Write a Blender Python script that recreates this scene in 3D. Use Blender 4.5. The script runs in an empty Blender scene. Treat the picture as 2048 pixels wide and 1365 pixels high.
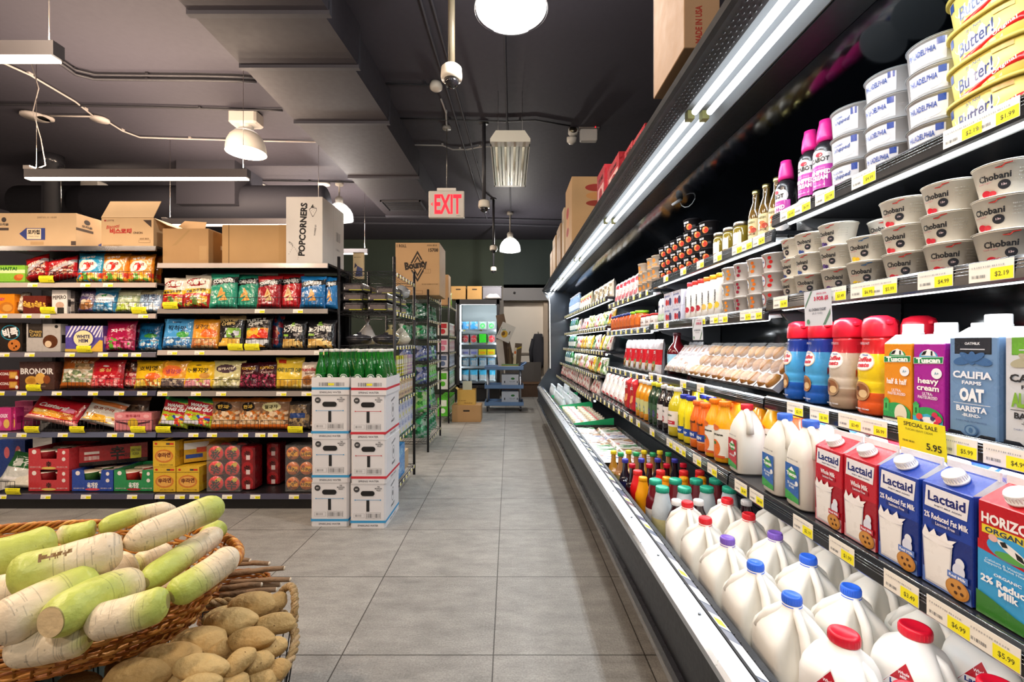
import bpy, math, random
from mathutils import Matrix, Vector, noise
R = math.radians
random.seed(7)
SC = bpy.context.scene
COL = SC.collection

# ---------------------------------------------------------------- camera
H = 1.25          # camera height
F = 900.0         # focal length in pixels of the 2048x1365 frame
cam_d = bpy.data.cameras.new('camera')
cam = bpy.data.objects.new('camera', cam_d)
COL.objects.link(cam)
cam.location = (0, 0, H)
cam.rotation_euler = (R(90), 0, 0)
cam_d.sensor_width = 36.0
cam_d.lens = 36.0 * F / 2048.0
cam_d.shift_x = 6 / 2048.0
cam_d.shift_y = 3.5 / 2048.0
cam_d.clip_start = 0.05
cam_d.clip_end = 60
SC.camera = cam

# ---------------------------------------------------------------- world and exposure
world = bpy.data.worlds.new('world')
SC.world = world
world.use_nodes = True
world.node_tree.nodes['Background'].inputs[0].default_value = (0.9, 0.93, 1.0, 1)
world.node_tree.nodes['Background'].inputs[1].default_value = 0.15
SC.view_settings.view_transform = 'Standard'
SC.view_settings.look = 'None'
SC.view_settings.gamma = 1.0
SC.view_settings.use_curve_mapping = False
SC.view_settings.exposure = 0.0
SC.cycles.max_bounces = 7
SC.cycles.diffuse_bounces = 4
SC.cycles.glossy_bounces = 3
SC.cycles.transmission_bounces = 6
SC.cycles.transparent_max_bounces = 12
SC.cycles.sample_clamp_indirect = 4.0
SC.cycles.caustics_reflective = False
SC.cycles.caustics_refractive = False

WARM = (1.0, 0.76, 0.57)
COOL = (0.90, 0.95, 1.0)
NEUT = (1.0, 0.94, 0.87)
P_BELL, P_LINE, P_TUBE, P_STRIP = 118.0, 32.0, 3.2, 1.55


def light(kind, loc, power, col, parent=None, size=None, rot=None, name='lamp_light', **kw):
 d = bpy.data.lights.new(name, kind)
 d.energy = power
 d.color = col
 if kind == 'POINT':
  d.shadow_soft_size = size or 0.08
 elif kind == 'AREA':
  d.shape = 'RECTANGLE'
  d.size, d.size_y = size
 elif kind == 'SPOT':
  d.shadow_soft_size = size or 0.08
  d.spot_size = kw.get('angle', R(150))
  d.spot_blend = 0.6
 o = bpy.data.objects.new(name, d)
 COL.objects.link(o)
 o.location = loc
 if rot:
  o.rotation_euler = rot
 if parent:
  o.parent = parent
 return o


# ---------------------------------------------------------------- colours and materials
def srgb(c):
 c = c / 255.0
 return c / 12.92 if c <= 0.04045 else ((c + 0.055) / 1.055) ** 2.4


def hexc(c):
 if isinstance(c, str):
  return (srgb(int(c[0:2], 16)), srgb(int(c[2:4], 16)), srgb(int(c[4:6], 16)), 1.0)
 return c


MATS = {}


def mat(name, rough=0.5, metal=0.0, spec=0.5, coat=0.0, bump=0.0, bscale=30.0, trans=0.0, ior=1.45, alpha=1.0,
  emit=0.0, ecol=None, rvar=0.08, sss=0.0, detail=3.0, cvar=0.0, cscale=6.0):
 m = bpy.data.materials.new(name)
 m.use_nodes = True
 nt = m.node_tree
 b = nt.nodes['Principled BSDF']
 at = nt.nodes.new('ShaderNodeAttribute')
 at.attribute_name = 'Col'
 src = at.outputs['Color']
 tc = nt.nodes.new('ShaderNodeTexCoord')
 n = nt.nodes.new('ShaderNodeTexNoise')
 n.inputs['Scale'].default_value = bscale
 n.inputs['Detail'].default_value = detail
 nt.links.new(tc.outputs['Object'], n.inputs['Vector'])
 if cvar:
  n2 = nt.nodes.new('ShaderNodeTexNoise')
  n2.inputs['Scale'].default_value = cscale
  n2.inputs['Detail'].default_value = 5
  nt.links.new(tc.outputs['Object'], n2.inputs['Vector'])
  mr2 = nt.nodes.new('ShaderNodeMapRange')
  mr2.inputs[3].default_value = 1 - cvar
  mr2.inputs[4].default_value = 1 + cvar
  nt.links.new(n2.outputs[0], mr2.inputs[0])
  mx = nt.nodes.new('ShaderNodeVectorMath')
  mx.operation = 'SCALE'
  nt.links.new(src, mx.inputs[0])
  nt.links.new(mr2.outputs[0], mx.inputs['Scale'])
  src = mx.outputs[0]
 nt.links.new(src, b.inputs['Base Color'])
 mr = nt.nodes.new('ShaderNodeMapRange')
 mr.inputs[3].default_value = max(0.0, rough - rvar)
 mr.inputs[4].default_value = min(1.0, rough + rvar)
 nt.links.new(n.outputs[0], mr.inputs[0])
 nt.links.new(mr.outputs[0], b.inputs['Roughness'])
 b.inputs['Metallic'].default_value = metal
 b.inputs['IOR'].default_value = ior
 b.inputs['Specular IOR Level'].default_value = spec
 b.inputs['Coat Weight'].default_value = coat
 b.inputs['Coat Roughness'].default_value = 0.1
 b.inputs['Transmission Weight'].default_value = trans
 b.inputs['Alpha'].default_value = alpha
 if sss:
  b.inputs['Subsurface Weight'].default_value = sss
  b.inputs['Subsurface Radius'].default_value = (0.02, 0.018, 0.015)
 if bump:
  bp = nt.nodes.new('ShaderNodeBump')
  bp.inputs['Strength'].default_value = bump
  bp.inputs['Distance'].default_value = 0.01
  nt.links.new(n.outputs[0], bp.inputs['Height'])
  nt.links.new(bp.outputs[0], b.inputs['Normal'])
 if emit:
  if ecol:
   b.inputs['Emission Color'].default_value = ecol + (1,)
  else:
   nt.links.new(at.outputs['Color'], b.inputs['Emission Color'])
  b.inputs['Emission Strength'].default_value = emit
 MATS[name] = m
 return m


mat('paper', 0.62, bump=0.02, bscale=60)
mat('card', 0.75, bump=0.08, bscale=25, cvar=0.10, cscale=5)
mat('gloss', 0.28, coat=0.3, bump=0.01)
mat('film', 0.22, coat=0.5, bump=0.55, bscale=34, detail=2)
mat('foil', 0.3, metal=0.35, coat=0.3, bump=0.6, bscale=40, detail=2)
mat('plastic', 0.33, bump=0.01)
mat('milk', 0.36, sss=0.0, bump=0.02, bscale=12)
mat('satin', 0.45, bump=0.02)
mat('metal', 0.3, metal=1.0, bump=0.015, bscale=80)
mat('chrome', 0.16, metal=1.0)
mat('black', 0.4, bump=0.05, bscale=60)
mat('mirror', 0.10, spec=0.55, coat=0.35)
mat('panel', 0.22, spec=0.6, coat=0.4, bump=0.02, bscale=8)
mat('paint', 0.65, bump=0.05, bscale=20, cvar=0.05, cscale=2)
mat('wood', 0.6, bump=0.3, bscale=60, cvar=0.22, cscale=20)
mat('wicker', 0.42, bump=0.2, bscale=150, cvar=0.3, cscale=35)
mat('rope', 0.9, bump=0.6, bscale=300, cvar=0.2, cscale=120)
mat('skin', 0.42, bump=0.35, bscale=60, cvar=0.12, cscale=14)
mat('potato', 0.72, bump=0.5, bscale=70, cvar=0.22, cscale=22)
mat('cloth', 0.9, bump=0.5, bscale=90)
mat('glass', 0.04, trans=1.0, ior=1.45, rvar=0.02)
mat('pane', 0.02, trans=1.0, ior=1.02, rvar=0.01)
mat('bottle', 0.06, trans=0.75, ior=1.25, rvar=0.02, coat=0.6)
mat('juice', 0.12, coat=0.7, bump=0.03, bscale=20)
mat('wrap', 0.08, alpha=0.09, rvar=0.05, bump=0.6, bscale=30)
mat('acrylic', 0.15, trans=0.0, alpha=0.28, bump=0.1)
mat('glow_cool', 0.5, emit=2.6, ecol=(0.92, 0.97, 1.0))
mat('glow_warm', 0.5, emit=7.0, ecol=(1.0, 0.84, 0.68))
mat('glow_bell', 0.5, emit=7.0, ecol=(1.0, 0.95, 0.88))
mat('glow_soft', 0.4, emit=0.55, ecol=(1.0, 0.97, 0.9))
mat('glow_red', 0.4, emit=1.15, ecol=(1.0, 0.015, 0.03))


# ---------------------------------------------------------------- mesh building
class MB:
 def __init__(s, T=None):
  s.v, s.f, s.c, s.m, s.s, s.T = [], [], [], [], [], T

 def add(s, vs, fs, col='808080', m='paper', smooth=False):
  o = len(s.v)
  if s.T is not None:
   vs = [tuple(s.T @ Vector(v)) for v in vs]
  s.v.extend(vs)
  multi = isinstance(col, list)
  for i, f in enumerate(fs):
   s.f.append([k + o for k in f])
   s.c.append(hexc(col[i]) if multi else hexc(col))
   s.m.append(m)
   s.s.append(smooth)

 def box(s, x0, x1, y0, y1, z0, z1, col='808080', m='paper', bev=0.0):
  if bev:
   b = min(bev, (x1 - x0) / 2.01, (y1 - y0) / 2.01, (z1 - z0) / 2.01)
   rings = []
   for z, e in ((z0, b), (z0 + b, 0), (z1 - b, 0), (z1, b)):
    a0, a1, c0, c1 = x0 + e, x1 - e, y0 + e, y1 - e
    k = b if e == 0 else b * 0.6
    rings.append([(a0 + k, c0, z), (a1 - k, c0, z), (a1, c0 + k, z), (a1, c1 - k, z), (a1 - k, c1, z), (a0 + k, c1, z), (a0, c1 - k, z), (a0, c0 + k, z)])
   s.loft(rings, col, m, caps=True, smooth=False)
   return
  vs = [(x0, y0, z0), (x1, y0, z0), (x1, y1, z0), (x0, y1, z0), (x0, y0, z1), (x1, y0, z1), (x1, y1, z1), (x0, y1, z1)]
  s.add(vs, [(0, 3, 2, 1), (4, 5, 6, 7), (0, 1, 5, 4), (1, 2, 6, 5), (2, 3, 7, 6), (3, 0, 4, 7)], col, m)

 def loft(s, rings, col='808080', m='paper', caps=True, smooth=True, closed=True):
  n = len(rings[0])
  vs = [p for r in rings for p in r]
  fs, cs = [], []
  for i in range(len(rings) - 1):
   for j in range(n if closed else n - 1):
    k = (j + 1) % n
    fs.append((i * n + j, i * n + k, (i + 1) * n + k, (i + 1) * n + j))
    cs.append(col[i] if isinstance(col, list) else col)
  if caps:
   fs.append(tuple(range(n - 1, -1, -1)))
   cs.append(col[0] if isinstance(col, list) else col)
   fs.append(tuple((len(rings) - 1) * n + j for j in range(n)))
   cs.append(col[-1] if isinstance(col, list) else col)
  s.add(vs, fs, cs, m, smooth)

 def lathe(s, prof, n=24, col='808080', m='plastic', c=(0, 0, 0), sx=1.0, sy=1.0, smooth=True, caps=True):
  rings = [[(c[0] + r * sx * math.cos(2 * math.pi * j / n), c[1] + r * sy * math.sin(2 * math.pi * j / n), c[2] + z) for j in range(n)] for r, z in prof]
  s.loft(rings, col, m, caps, smooth)

 def prism(s, pts, y0, y1, col='808080', m='paper', axis='y', smooth=False):
  if axis == 'y':
   a = [(x, y0, z) for x, z in pts]
   b = [(x, y1, z) for x, z in pts]
  elif axis == 'x':
   a = [(y0, x, z) for x, z in pts]
   b = [(y1, x, z) for x, z in pts]
  else:
   a = [(x, z, y0) for x, z in pts]
   b = [(x, z, y1) for x, z in pts]
  s.loft([a, b], col, m, True, smooth)

 def tube(s, pts, r, n=6, col='808080', m='metal', smooth=True, closed=False):
  P = [Vector(p) for p in pts]
  N = len(P)
  rs = r if isinstance(r, list) else [r] * N
  rings = []
  up = None
  for i in range(N):
   a = P[i - 1] if (i > 0 or closed) else P[i]
   b = P[(i + 1) % N] if (i < N - 1 or closed) else P[i]
   t = (b - a)
   if t.length < 1e-9:
    t = Vector((0, 0, 1))
   t.normalize()
   if up is None:
    up = Vector((0, 0, 1)) if abs(t.z) < 0.9 else Vector((1, 0, 0))
   u = up - t * up.dot(t)
   if u.length < 1e-6:
    u = t.orthogonal()
   u.normalize()
   up = u
   w = t.cross(u)
   rings.append([tuple(P[i] + (u * math.cos(2 * math.pi * k / n) + w * math.sin(2 * math.pi * k / n)) * rs[i]) for k in range(n)])
  if closed:
   rings.append(rings[0])
  s.loft(rings, col, m, not closed, smooth)

 def build(s, name, parent=None, label=None, loc=None):
  me = bpy.data.meshes.new(name)
  me.from_pydata(s.v, [], s.f)
  names = []
  for k in s.m:
   if k not in names:
    names.append(k)
  for k in names:
   me.materials.append(MATS[k])
  idx = {k: i for i, k in enumerate(names)}
  me.polygons.foreach_set('material_index', [idx[k] for k in s.m])
  me.polygons.foreach_set('use_smooth', s.s)
  ca = me.color_attributes.new('Col', 'FLOAT_COLOR', 'CORNER')
  buf = []
  for f, c in zip(s.f, s.c):
   buf.extend(list(c) * len(f))
  ca.data.foreach_set('color', buf)
  me.update()
  o = bpy.data.objects.new(name, me)
  COL.objects.link(o)
  if parent:
   o.parent = parent
  if label:
   o['label'] = label
  if loc:
   o.location = loc
  return o


def empty(name, loc=(0, 0, 0), rz=0.0):
 o = bpy.data.objects.new(name, None)
 o.empty_display_size = 0.05
 COL.objects.link(o)
 o.location = loc
 o.rotation_euler = (0, 0, rz)
 return o


def tag(o, label, cat, group=None):
 o['label'] = label
 o['category'] = cat
 if group:
  o['group'] = group
 return o


def struct(o, label=None):
 o['kind'] = 'structure'
 if label:
  o['label'] = label
 return o


def copy_tree(o, parent=None):
 c = o.copy()
 COL.objects.link(c)
 c.parent = parent
 for ch in list(o.children):
  copy_tree(ch, c)
 return c


PROTO = {}


def put(key, build, loc, label, cat, rz=0.0, group=None, rx=0.0, ry=0.0, s=None):
 """first use moves the thing itself, later uses copy it and its parts"""
 if key in PROTO:
  o = copy_tree(PROTO[key])
 else:
  o = build()
  PROTO[key] = o
 o.location = loc
 o.rotation_euler = (rx, ry, rz)
 o.scale = s or (1, 1, 1)
 tag(o, label, cat)
 if group:
  o['group'] = group
 elif 'group' in o:
  del o['group']
 return o


ORD = 'first second third fourth fifth sixth seventh eighth ninth tenth eleventh twelfth thirteenth fourteenth fifteenth sixteenth seventeenth eighteenth nineteenth twentieth'.split()


def at(px, py, Y):
 return ((px - 1018) * Y / F, Y, H - (py - 686) * Y / F)


def atz(px, py, z):
 Y = F * (H - z) / (py - 686)
 return ((px - 1018) * Y / F, Y, z)


def yx(px, X):
 return F * X / (px - 1018)


# ---------------------------------------------------------------- print on packaging
TXT = {}


def glyphs(body, bold=0.0, shear=0.0):
 k = (body, bold, shear)
 if k in TXT:
  return TXT[k]
 c = bpy.data.curves.new('t', 'FONT')
 c.body = body
 c.resolution_u = 2
 c.offset = bold
 c.shear = shear
 c.align_x = 'CENTER'
 c.space_line = 0.9
 o = bpy.data.objects.new('t', c)
 COL.objects.link(o)
 dg = bpy.context.evaluated_depsgraph_get()
 dg.update()
 e = o.evaluated_get(dg)
 me = e.to_mesh()
 vs = [(v.co.x, v.co.y) for v in me.vertices]
 fs = [tuple(p.vertices) for p in me.polygons]
 e.to_mesh_clear()
 bpy.data.objects.remove(o)
 bpy.data.curves.remove(c)
 if vs:
  x0, x1 = min(v[0] for v in vs), max(v[0] for v in vs)
  y0, y1 = min(v[1] for v in vs), max(v[1] for v in vs)
  sx, sy = max(x1 - x0, 1e-6), max(y1 - y0, 1e-6)
  vs = [((x - x0) / sx - 0.5, (y - y0) / sy - 0.5) for x, y in vs]
 TXT[k] = (vs, fs)
 return TXT[k]


def decals(mb, f, items, m='paper', step=None, lift=0.00018, base=1):
 """items in face coordinates (metres, u to the reader's right, v up):
 ('r',x0,y0,x1,y1,col) ('e',cx,cy,rx,ry,col[,angle]) ('p',pts,col) ('t',text,cx,cy,w,h,col[,angle[,bold[,shear]]]) ('b',x0,y0,x1,y1,n,col) bars"""
 for k, it in enumerate(items):
  l = lift * (k + base)
  q = it[0]
  if q == 'r':
   _, x0, y0, x1, y1, col = it
   nu = max(1, int(math.ceil((x1 - x0) / step))) if step else 1
   nv = max(1, int(math.ceil((y1 - y0) / step))) if step else 1
   vs = [f(x0 + (x1 - x0) * i / nu, y0 + (y1 - y0) * j / nv, l) for j in range(nv + 1) for i in range(nu + 1)]
   fs = [(j * (nu + 1) + i, j * (nu + 1) + i + 1, (j + 1) * (nu + 1) + i + 1, (j + 1) * (nu + 1) + i) for j in range(nv) for i in range(nu)]
   mb.add(vs, fs, col, m, bool(step))
  elif q == 'b':
   _, x0, y0, x1, y1, n, col = it
   rr = random.Random(n)
   x = x0
   w = (x1 - x0) / n
   while x < x1:
    a = w * rr.uniform(0.25, 0.6)
    mb.add([f(x, y0, l), f(x + a, y0, l), f(x + a, y1, l), f(x, y1, l)], [(0, 1, 2, 3)], col, m)
    x += w * rr.uniform(0.7, 1.2)
  elif q in 'ep':
   if q == 'e':
    cx, cy, rx, ry, col = it[1:6]
    an = it[6] if len(it) > 6 else 0
    pts = []
    for i in range(24):
     t = 2 * math.pi * i / 24
     a, b = rx * math.cos(t), ry * math.sin(t)
     pts.append((cx + a * math.cos(an) - b * math.sin(an), cy + a * math.sin(an) + b * math.cos(an)))
   else:
    pts, col = it[1], it[2]
    cx = sum(p[0] for p in pts) / len(pts)
    cy = sum(p[1] for p in pts) / len(pts)
   n = len(pts)
   if step:
    nr = max(1, int(max(math.hypot(p[0] - cx, p[1] - cy) for p in pts) / step))
    vs = [f(cx, cy, l)]
    for rI in range(1, nr + 1):
     vs += [f(cx + (p[0] - cx) * rI / nr, cy + (p[1] - cy) * rI / nr, l) for p in pts]
    fs = [(0, 1 + i, 1 + (i + 1) % n) for i in range(n)]
    for rI in range(1, nr):
     a, b = 1 + (rI - 1) * n, 1 + rI * n
     fs += [(a + i, b + i, b + (i + 1) % n, a + (i + 1) % n) for i in range(n)]
    mb.add(vs, fs, col, m, True)
   else:
    mb.add([f(p[0], p[1], l) for p in pts], [tuple(range(n))], col, m)
  elif q == 't':
   _, body, cx, cy, w, h, col = it[:7]
   an = it[7] if len(it) > 7 else 0
   bold = it[8] if len(it) > 8 else 0.0
   sh = it[9] if len(it) > 9 else 0.0
   vs, fs = glyphs(body, bold, sh)
   ca, sa = math.cos(an), math.sin(an)
   mb.add([f(cx + x * w * ca - y * h * sa, cy + x * w * sa + y * h * ca, l) for x, y in vs], fs, col, m)


def ffront(d):
 return lambda u, v, l: (u, -d / 2 - l, v)


def fright(w):
 return lambda u, v, l: (w / 2 + l, u, v)


def fleft(w):
 return lambda u, v, l: (-w / 2 - l, -u, v)


def ftop(h):
 return lambda u, v, l: (u, v, h + l)


def fcyl(rf):
 def f(u, v, l):
  r = rf(v) if callable(rf) else rf
  a = u / (rf(0) if callable(rf) else rf)
  return ((r + l) * math.sin(a), -(r + l) * math.cos(a), v)
 return f


def mk_box(name, w, d, h, col, front=(), left=(), right=(), top=(), m='paper', bev=0.0, open_top=False):
 def b():
  mb = MB()
  if open_top:
   t = 0.004
   mb.box(-w / 2, w / 2, -d / 2, -d / 2 + t, 0, h, col, m)
   mb.box(-w / 2, w / 2, d / 2 - t, d / 2, 0, h, col, m)
   mb.box(-w / 2, -w / 2 + t, -d / 2 + t, d / 2 - t, 0, h, col, m)
   mb.box(w / 2 - t, w / 2, -d / 2 + t, d / 2 - t, 0, h, col, m)
   mb.box(-w / 2 + t, w / 2 - t, -d / 2 + t, d / 2 - t, 0, t, col, m)
  else:
   mb.box(-w / 2, w / 2, -d / 2, d / 2, 0, h, col, m, bev)
  decals(mb, ffront(d), front, m)
  decals(mb, fleft(w), left, m)
  decals(mb, fright(w), right, m)
  decals(mb, ftop(h), top, m)
  return mb.build(name)
 return b


def cellhash(x, y, z):
 p = noise.voronoi(Vector((x, y, z)))[1][0]
 return int(abs(p.x * 131.7 + p.y * 71.3) * 10)


def paint_at(shapes, base, u, v, rnd):
 c = base
 for s in shapes:
  q = s[0]
  if q == 'r' and s[1] <= u <= s[3] and s[2] <= v <= s[4]:
   c = s[5]
  elif q == 'e' and ((u - s[1]) / s[3]) ** 2 + ((v - s[2]) / s[4]) ** 2 <= 1:
   c = s[5]
  elif q == 'n' and s[1] <= u <= s[3] and s[2] <= v <= s[4]:      # speckled contents seen through a window
   c = s[5][cellhash(u * s[6] * 0.8, v * s[6] * 1.05, 3.1) % len(s[5])]
  elif q == 'd' and ((u - s[1]) / s[3]) ** 2 + ((v - s[2]) / s[4]) ** 2 <= 1:
   c = s[5][cellhash(u * s[6], v * s[6] * 1.3, 7.7) % len(s[5])]
  elif q == 's' and abs(v - (s[1] + s[2] * (u - 0.5))) < s[3]:       # slanted stripe
   c = s[4]
 return c


def mk_bag(name, w, h, th, base, shapes=(), texts=(), m='film', nu=32, nv=42, seed=0, back=None):
 """a filled pillow bag with crimped seams; print comes with the sheet"""
 def b():
  mb = MB()
  sd = seed * 3.7

  def surf(u, v, side):
   x = u / w + 0.5
   y = v / h
   ex = (1 - abs(2 * x - 1) ** 2.6)
   ey = max(0.0, (min(1, y / 0.10) if y < 0.5 else min(1, (1 - y) / 0.14)))
   bul = (max(ex, 0) ** 0.55) * (ey ** 0.6) * (0.72 + 0.5 * (1 - y))
   wr = noise.noise(Vector((x * 3.2 + sd, y * 3.6, side * 5.0 + sd))) * 0.10 + noise.noise(Vector((x * 9 + sd, y * 7, side))) * 0.045
   crim = 0.0015 * math.sin(x * 90) if (y > 0.93 or y < 0.04) else 0
   t = th / 2 * bul * (1 + wr * 2) + 0.0015 + crim
   sh = 1 - 0.07 * ey * (1 if 0.12 < y < 0.86 else 0.5) + 0.015 * noise.noise(Vector((y * 5, sd, side * 0.0)))
   return u * sh, t, v * 0.985 + 0.006 * noise.noise(Vector((x * 4, sd, 2.0))) * y
  for side in (-1, 1):
   vs, fs, cs = [], [], []
   for j in range(nv + 1):
    for i in range(nu + 1):
     u, v = (i / nu - 0.5) * w, j / nv * h
     X, t, Z = surf(u, v, side)
     vs.append((X, side * t, Z))
   for j in range(nv):
    for i in range(nu):
     a = j * (nu + 1) + i
     q = (a, a + 1, a + nu + 2, a + nu + 1)
     fs.append(q if side < 0 else q[::-1])
     cs.append(paint_at(shapes, base, (i + 0.5) / nu, (j + 0.5) / nv, None) if side < 0 else (back or base))
   mb.add(vs, fs, cs, m, True)

  def f(u, v, l):
   X, t, Z = surf(u, v, -1)
   return (X, -t - l - 0.0012, Z)
  its = []
  for t in texts:
   t = list(t)
   if t[0] == 't':
    t[2], t[3], t[4], t[5] = (t[2] - 0.5) * w, t[3] * h, t[4] * w, t[5] * h
   elif t[0] == 'e':
    t[1], t[2], t[3], t[4] = (t[1] - 0.5) * w, t[2] * h, t[3] * w, t[4] * h
   elif t[0] == 'r':
    t[1], t[2], t[3], t[4] = (t[1] - 0.5) * w, t[2] * h, (t[3] - 0.5) * w, t[4] * h
   elif t[0] == 'p':
    t[1] = [((p[0] - 0.5) * w, p[1] * h) for p in t[1]]
   its.append(tuple(t))
  decals(mb, f, its, 'gloss', step=w / 14, lift=0.0003)
  return mb.build(name)
 return b

# ================================================================ the room
CEIL = 3.75
BACK = 10.9


def mat_floor():
 m = bpy.data.materials.new('stone_tile')
 m.use_nodes = True
 nt = m.node_tree
 L = nt.links.new
 b = nt.nodes['Principled BSDF']
 tc = nt.nodes.new('ShaderNodeTexCoord')
 mp = nt.nodes.new('ShaderNodeMapping')
 mp.inputs['Location'].default_value = (0.0625, -1.832 + 0.606 * 8, 0)
 L(tc.outputs['Object'], mp.inputs['Vector'])
 br = nt.nodes.new('ShaderNodeTexBrick')
 br.offset = 0.0
 br.squash = 1.0
 br.inputs['Scale'].default_value = 1.0
 br.inputs['Brick Width'].default_value = 0.606
 br.inputs['Row Height'].default_value = 0.602
 br.inputs['Mortar Size'].default_value = 0.0028
 br.inputs['Mortar Smooth'].default_value = 0.1
 br.inputs['Color1'].default_value = (0.27, 0.265, 0.25, 1)
 br.inputs['Color2'].default_value = (0.325, 0.32, 0.30, 1)
 br.inputs['Mortar'].default_value = (0.07, 0.066, 0.06, 1)
 L(mp.outputs[0], br.inputs['Vector'])
 n1 = nt.nodes.new('ShaderNodeTexNoise')
 n1.inputs['Scale'].default_value = 5.0
 n1.inputs['Detail'].default_value = 9
 n1.inputs['Roughness'].default_value = 0.72
 mp2 = nt.nodes.new('ShaderNodeMapping')
 mp2.inputs['Scale'].default_value = (1.0, 2.4, 1)
 L(tc.outputs['Object'], mp2.inputs['Vector'])
 L(mp2.outputs[0], n1.inputs['Vector'])
 n2 = nt.nodes.new('ShaderNodeTexNoise')
 n2.inputs['Scale'].default_value = 130.0
 n2.inputs['Detail'].default_value = 4
 L(tc.outputs['Object'], n2.inputs['Vector'])
 mr = nt.nodes.new('ShaderNodeMapRange')
 mr.inputs[1].default_value = 0.3
 mr.inputs[2].default_value = 0.7
 mr.inputs[3].default_value = 0.68
 mr.inputs[4].default_value = 1.22
 L(n1.outputs[0], mr.inputs[0])
 mr2 = nt.nodes.new('ShaderNodeMapRange')
 mr2.inputs[1].default_value = 0.3
 mr2.inputs[2].default_value = 0.7
 mr2.inputs[3].default_value = 0.8
 mr2.inputs[4].default_value = 1.18
 L(n2.outputs[0], mr2.inputs[0])
 mu = nt.nodes.new('ShaderNodeMath')
 mu.operation = 'MULTIPLY'
 L(mr.outputs[0], mu.inputs[0])
 L(mr2.outputs[0], mu.inputs[1])
 vm = nt.nodes.new('ShaderNodeVectorMath')
 vm.operation = 'SCALE'
 L(br.outputs['Color'], vm.inputs[0])
 L(mu.outputs[0], vm.inputs['Scale'])
 L(vm.outputs[0], b.inputs['Base Color'])
 b.inputs['Roughness'].default_value = 0.42
 b.inputs['Specular IOR Level'].default_value = 0.4
 bp = nt.nodes.new('ShaderNodeBump')
 bp.inputs['Strength'].default_value = 0.35
 bp.inputs['Distance'].default_value = 0.006
 ad = nt.nodes.new('ShaderNodeMath')
 ad.operation = 'SUBTRACT'
 L(mu.outputs[0], ad.inputs[0])
 L(br.outputs['Fac'], ad.inputs[1])
 L(ad.outputs[0], bp.inputs['Height'])
 L(bp.outputs[0], b.inputs['Normal'])
 MATS['stone_tile'] = m


mat_floor()


def slab(name, x0, x1, y0, y1, z0, z1, col, m='paint'):
 mb = MB()
 mb.box(x0, x1, y0, y1, z0, z1, col, m)
 return struct(mb.build(name))


XL, XR, YF = -9.5, 1.75, -4.0
slab('floor', XL, XR, YF, BACK + 1.0, -0.1, 0, '9a9a96', 'stone_tile')
slab('ceiling', XL, XR, YF, BACK + 0.1, CEIL, CEIL + 0.1, '3d3b43')
slab('wall_back', XL, -0.13, BACK, BACK + 0.12, 0, CEIL, '313a30')
slab('wall_left', XL - 0.1, XL, YF, BACK + 0.1, 0, CEIL, '4c4a50')
slab('wall_right', XR, XR + 0.1, YF, BACK + 0.1, 0, CEIL, '1b222c')
slab('wall_front', XL, XR, YF - 0.1, YF, 0, CEIL, '6a6668')
# header over the recess and the recess itself
slab('wall_header', -0.13, XR, BACK, BACK + 0.12, 2.56, CEIL, '2a3432')
slab('trim_1', -0.15, XR, BACK - 0.08, BACK + 0.02, 2.27, 2.57, '7c7b7c')
slab('trim_2', -0.30, -0.13, BACK - 0.06, BACK, 0, 2.60, '77726c')
slab('wall_recess', -0.13, XR, BACK + 0.3, BACK + 0.4, 0, 2.6, 'f2e8da')
slab('wall_recess_side', XR - 0.9, XR - 0.8, BACK + 0.1, BACK + 0.3, 0, 2.6, 'b9a997')
slab('wall_recess_cover', -0.13, XR, BACK, BACK + 1.0, 2.56, 2.66, '555555')
slab('wall_recess_end', -0.23, -0.13, BACK + 0.12, BACK + 0.3, 0, 2.6, '8a8278')
slab('trim_3', -0.13, 0.85, BACK + 0.27, BACK + 0.3, 0.95, 1.0, '8e8276')
MATS['paint'].node_tree.nodes['Principled BSDF'].inputs['Specular IOR Level'].default_value = 0.25

DK = '302e34'
# ---------------------------------------------------------------- ducts
duct = tag(empty('ventilation_duct', (-1.66, 5.4, CEIL)), 'dark grey rectangular ceiling duct running along above the aisle', 'duct')
seams = [1.6, 2.98, 3.56, 4.46, 5.94, 7.76]
for i in range(len(seams) - 1):
 y0, y1 = seams[i] - 5.4, seams[i + 1] - 5.4
 mb = MB()
 fl = 0.05 if i else 0.10
 xa, xb = -2.11 + 1.66, -1.19 + 1.66
 a = [(xa, y0 + 0.02, -0.31), (xb - fl * 0.9, y0 + 0.02, -0.31), (xb + 0.02 - fl * 0.9, y0 + 0.02, -0.005), (xa, y0 + 0.02, -0.005)]
 c = [(xa, y1 - 0.02, -0.31), (xb, y1 - 0.02, -0.31), (xb + 0.02, y1 - 0.02, -0.005), (xa, y1 - 0.02, -0.005)]
 mb.loft([a, c], DK, 'paint', True, False)
 mb.box(xa - 0.015, xb + 0.01, y0 - 0.02, y0 + 0.02, -0.335, -0.004, '34343b', 'paint')
 if i == len(seams) - 2:
  mb.box(xa - 0.015, xb + 0.01, y1 - 0.02, y1 + 0.02, -0.335, -0.004, '34343b', 'paint')
 mb.build('duct_section', duct)
mb = MB()
mb.box(-0.62 + 0.3, 0.30, 1.5, 1.52, -0.335, -0.311, '2c2c32')
mb.box(-0.32, 0.30, 1.98, 2.0, -0.335, -0.311, '2c2c32')
mb.box(-0.32, -0.30, 1.5, 2.0, -0.335, -0.311, '2c2c32')
mb.box(0.28, 0.30, 1.5, 2.0, -0.335, -0.311, '2c2c32')
for k in range(9):
 mb.box(-0.28, 0.28, 1.55 + k * 0.05, 1.575 + k * 0.05, -0.33, -0.312, '26262b')
mb.build('vent_grille', duct)

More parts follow.
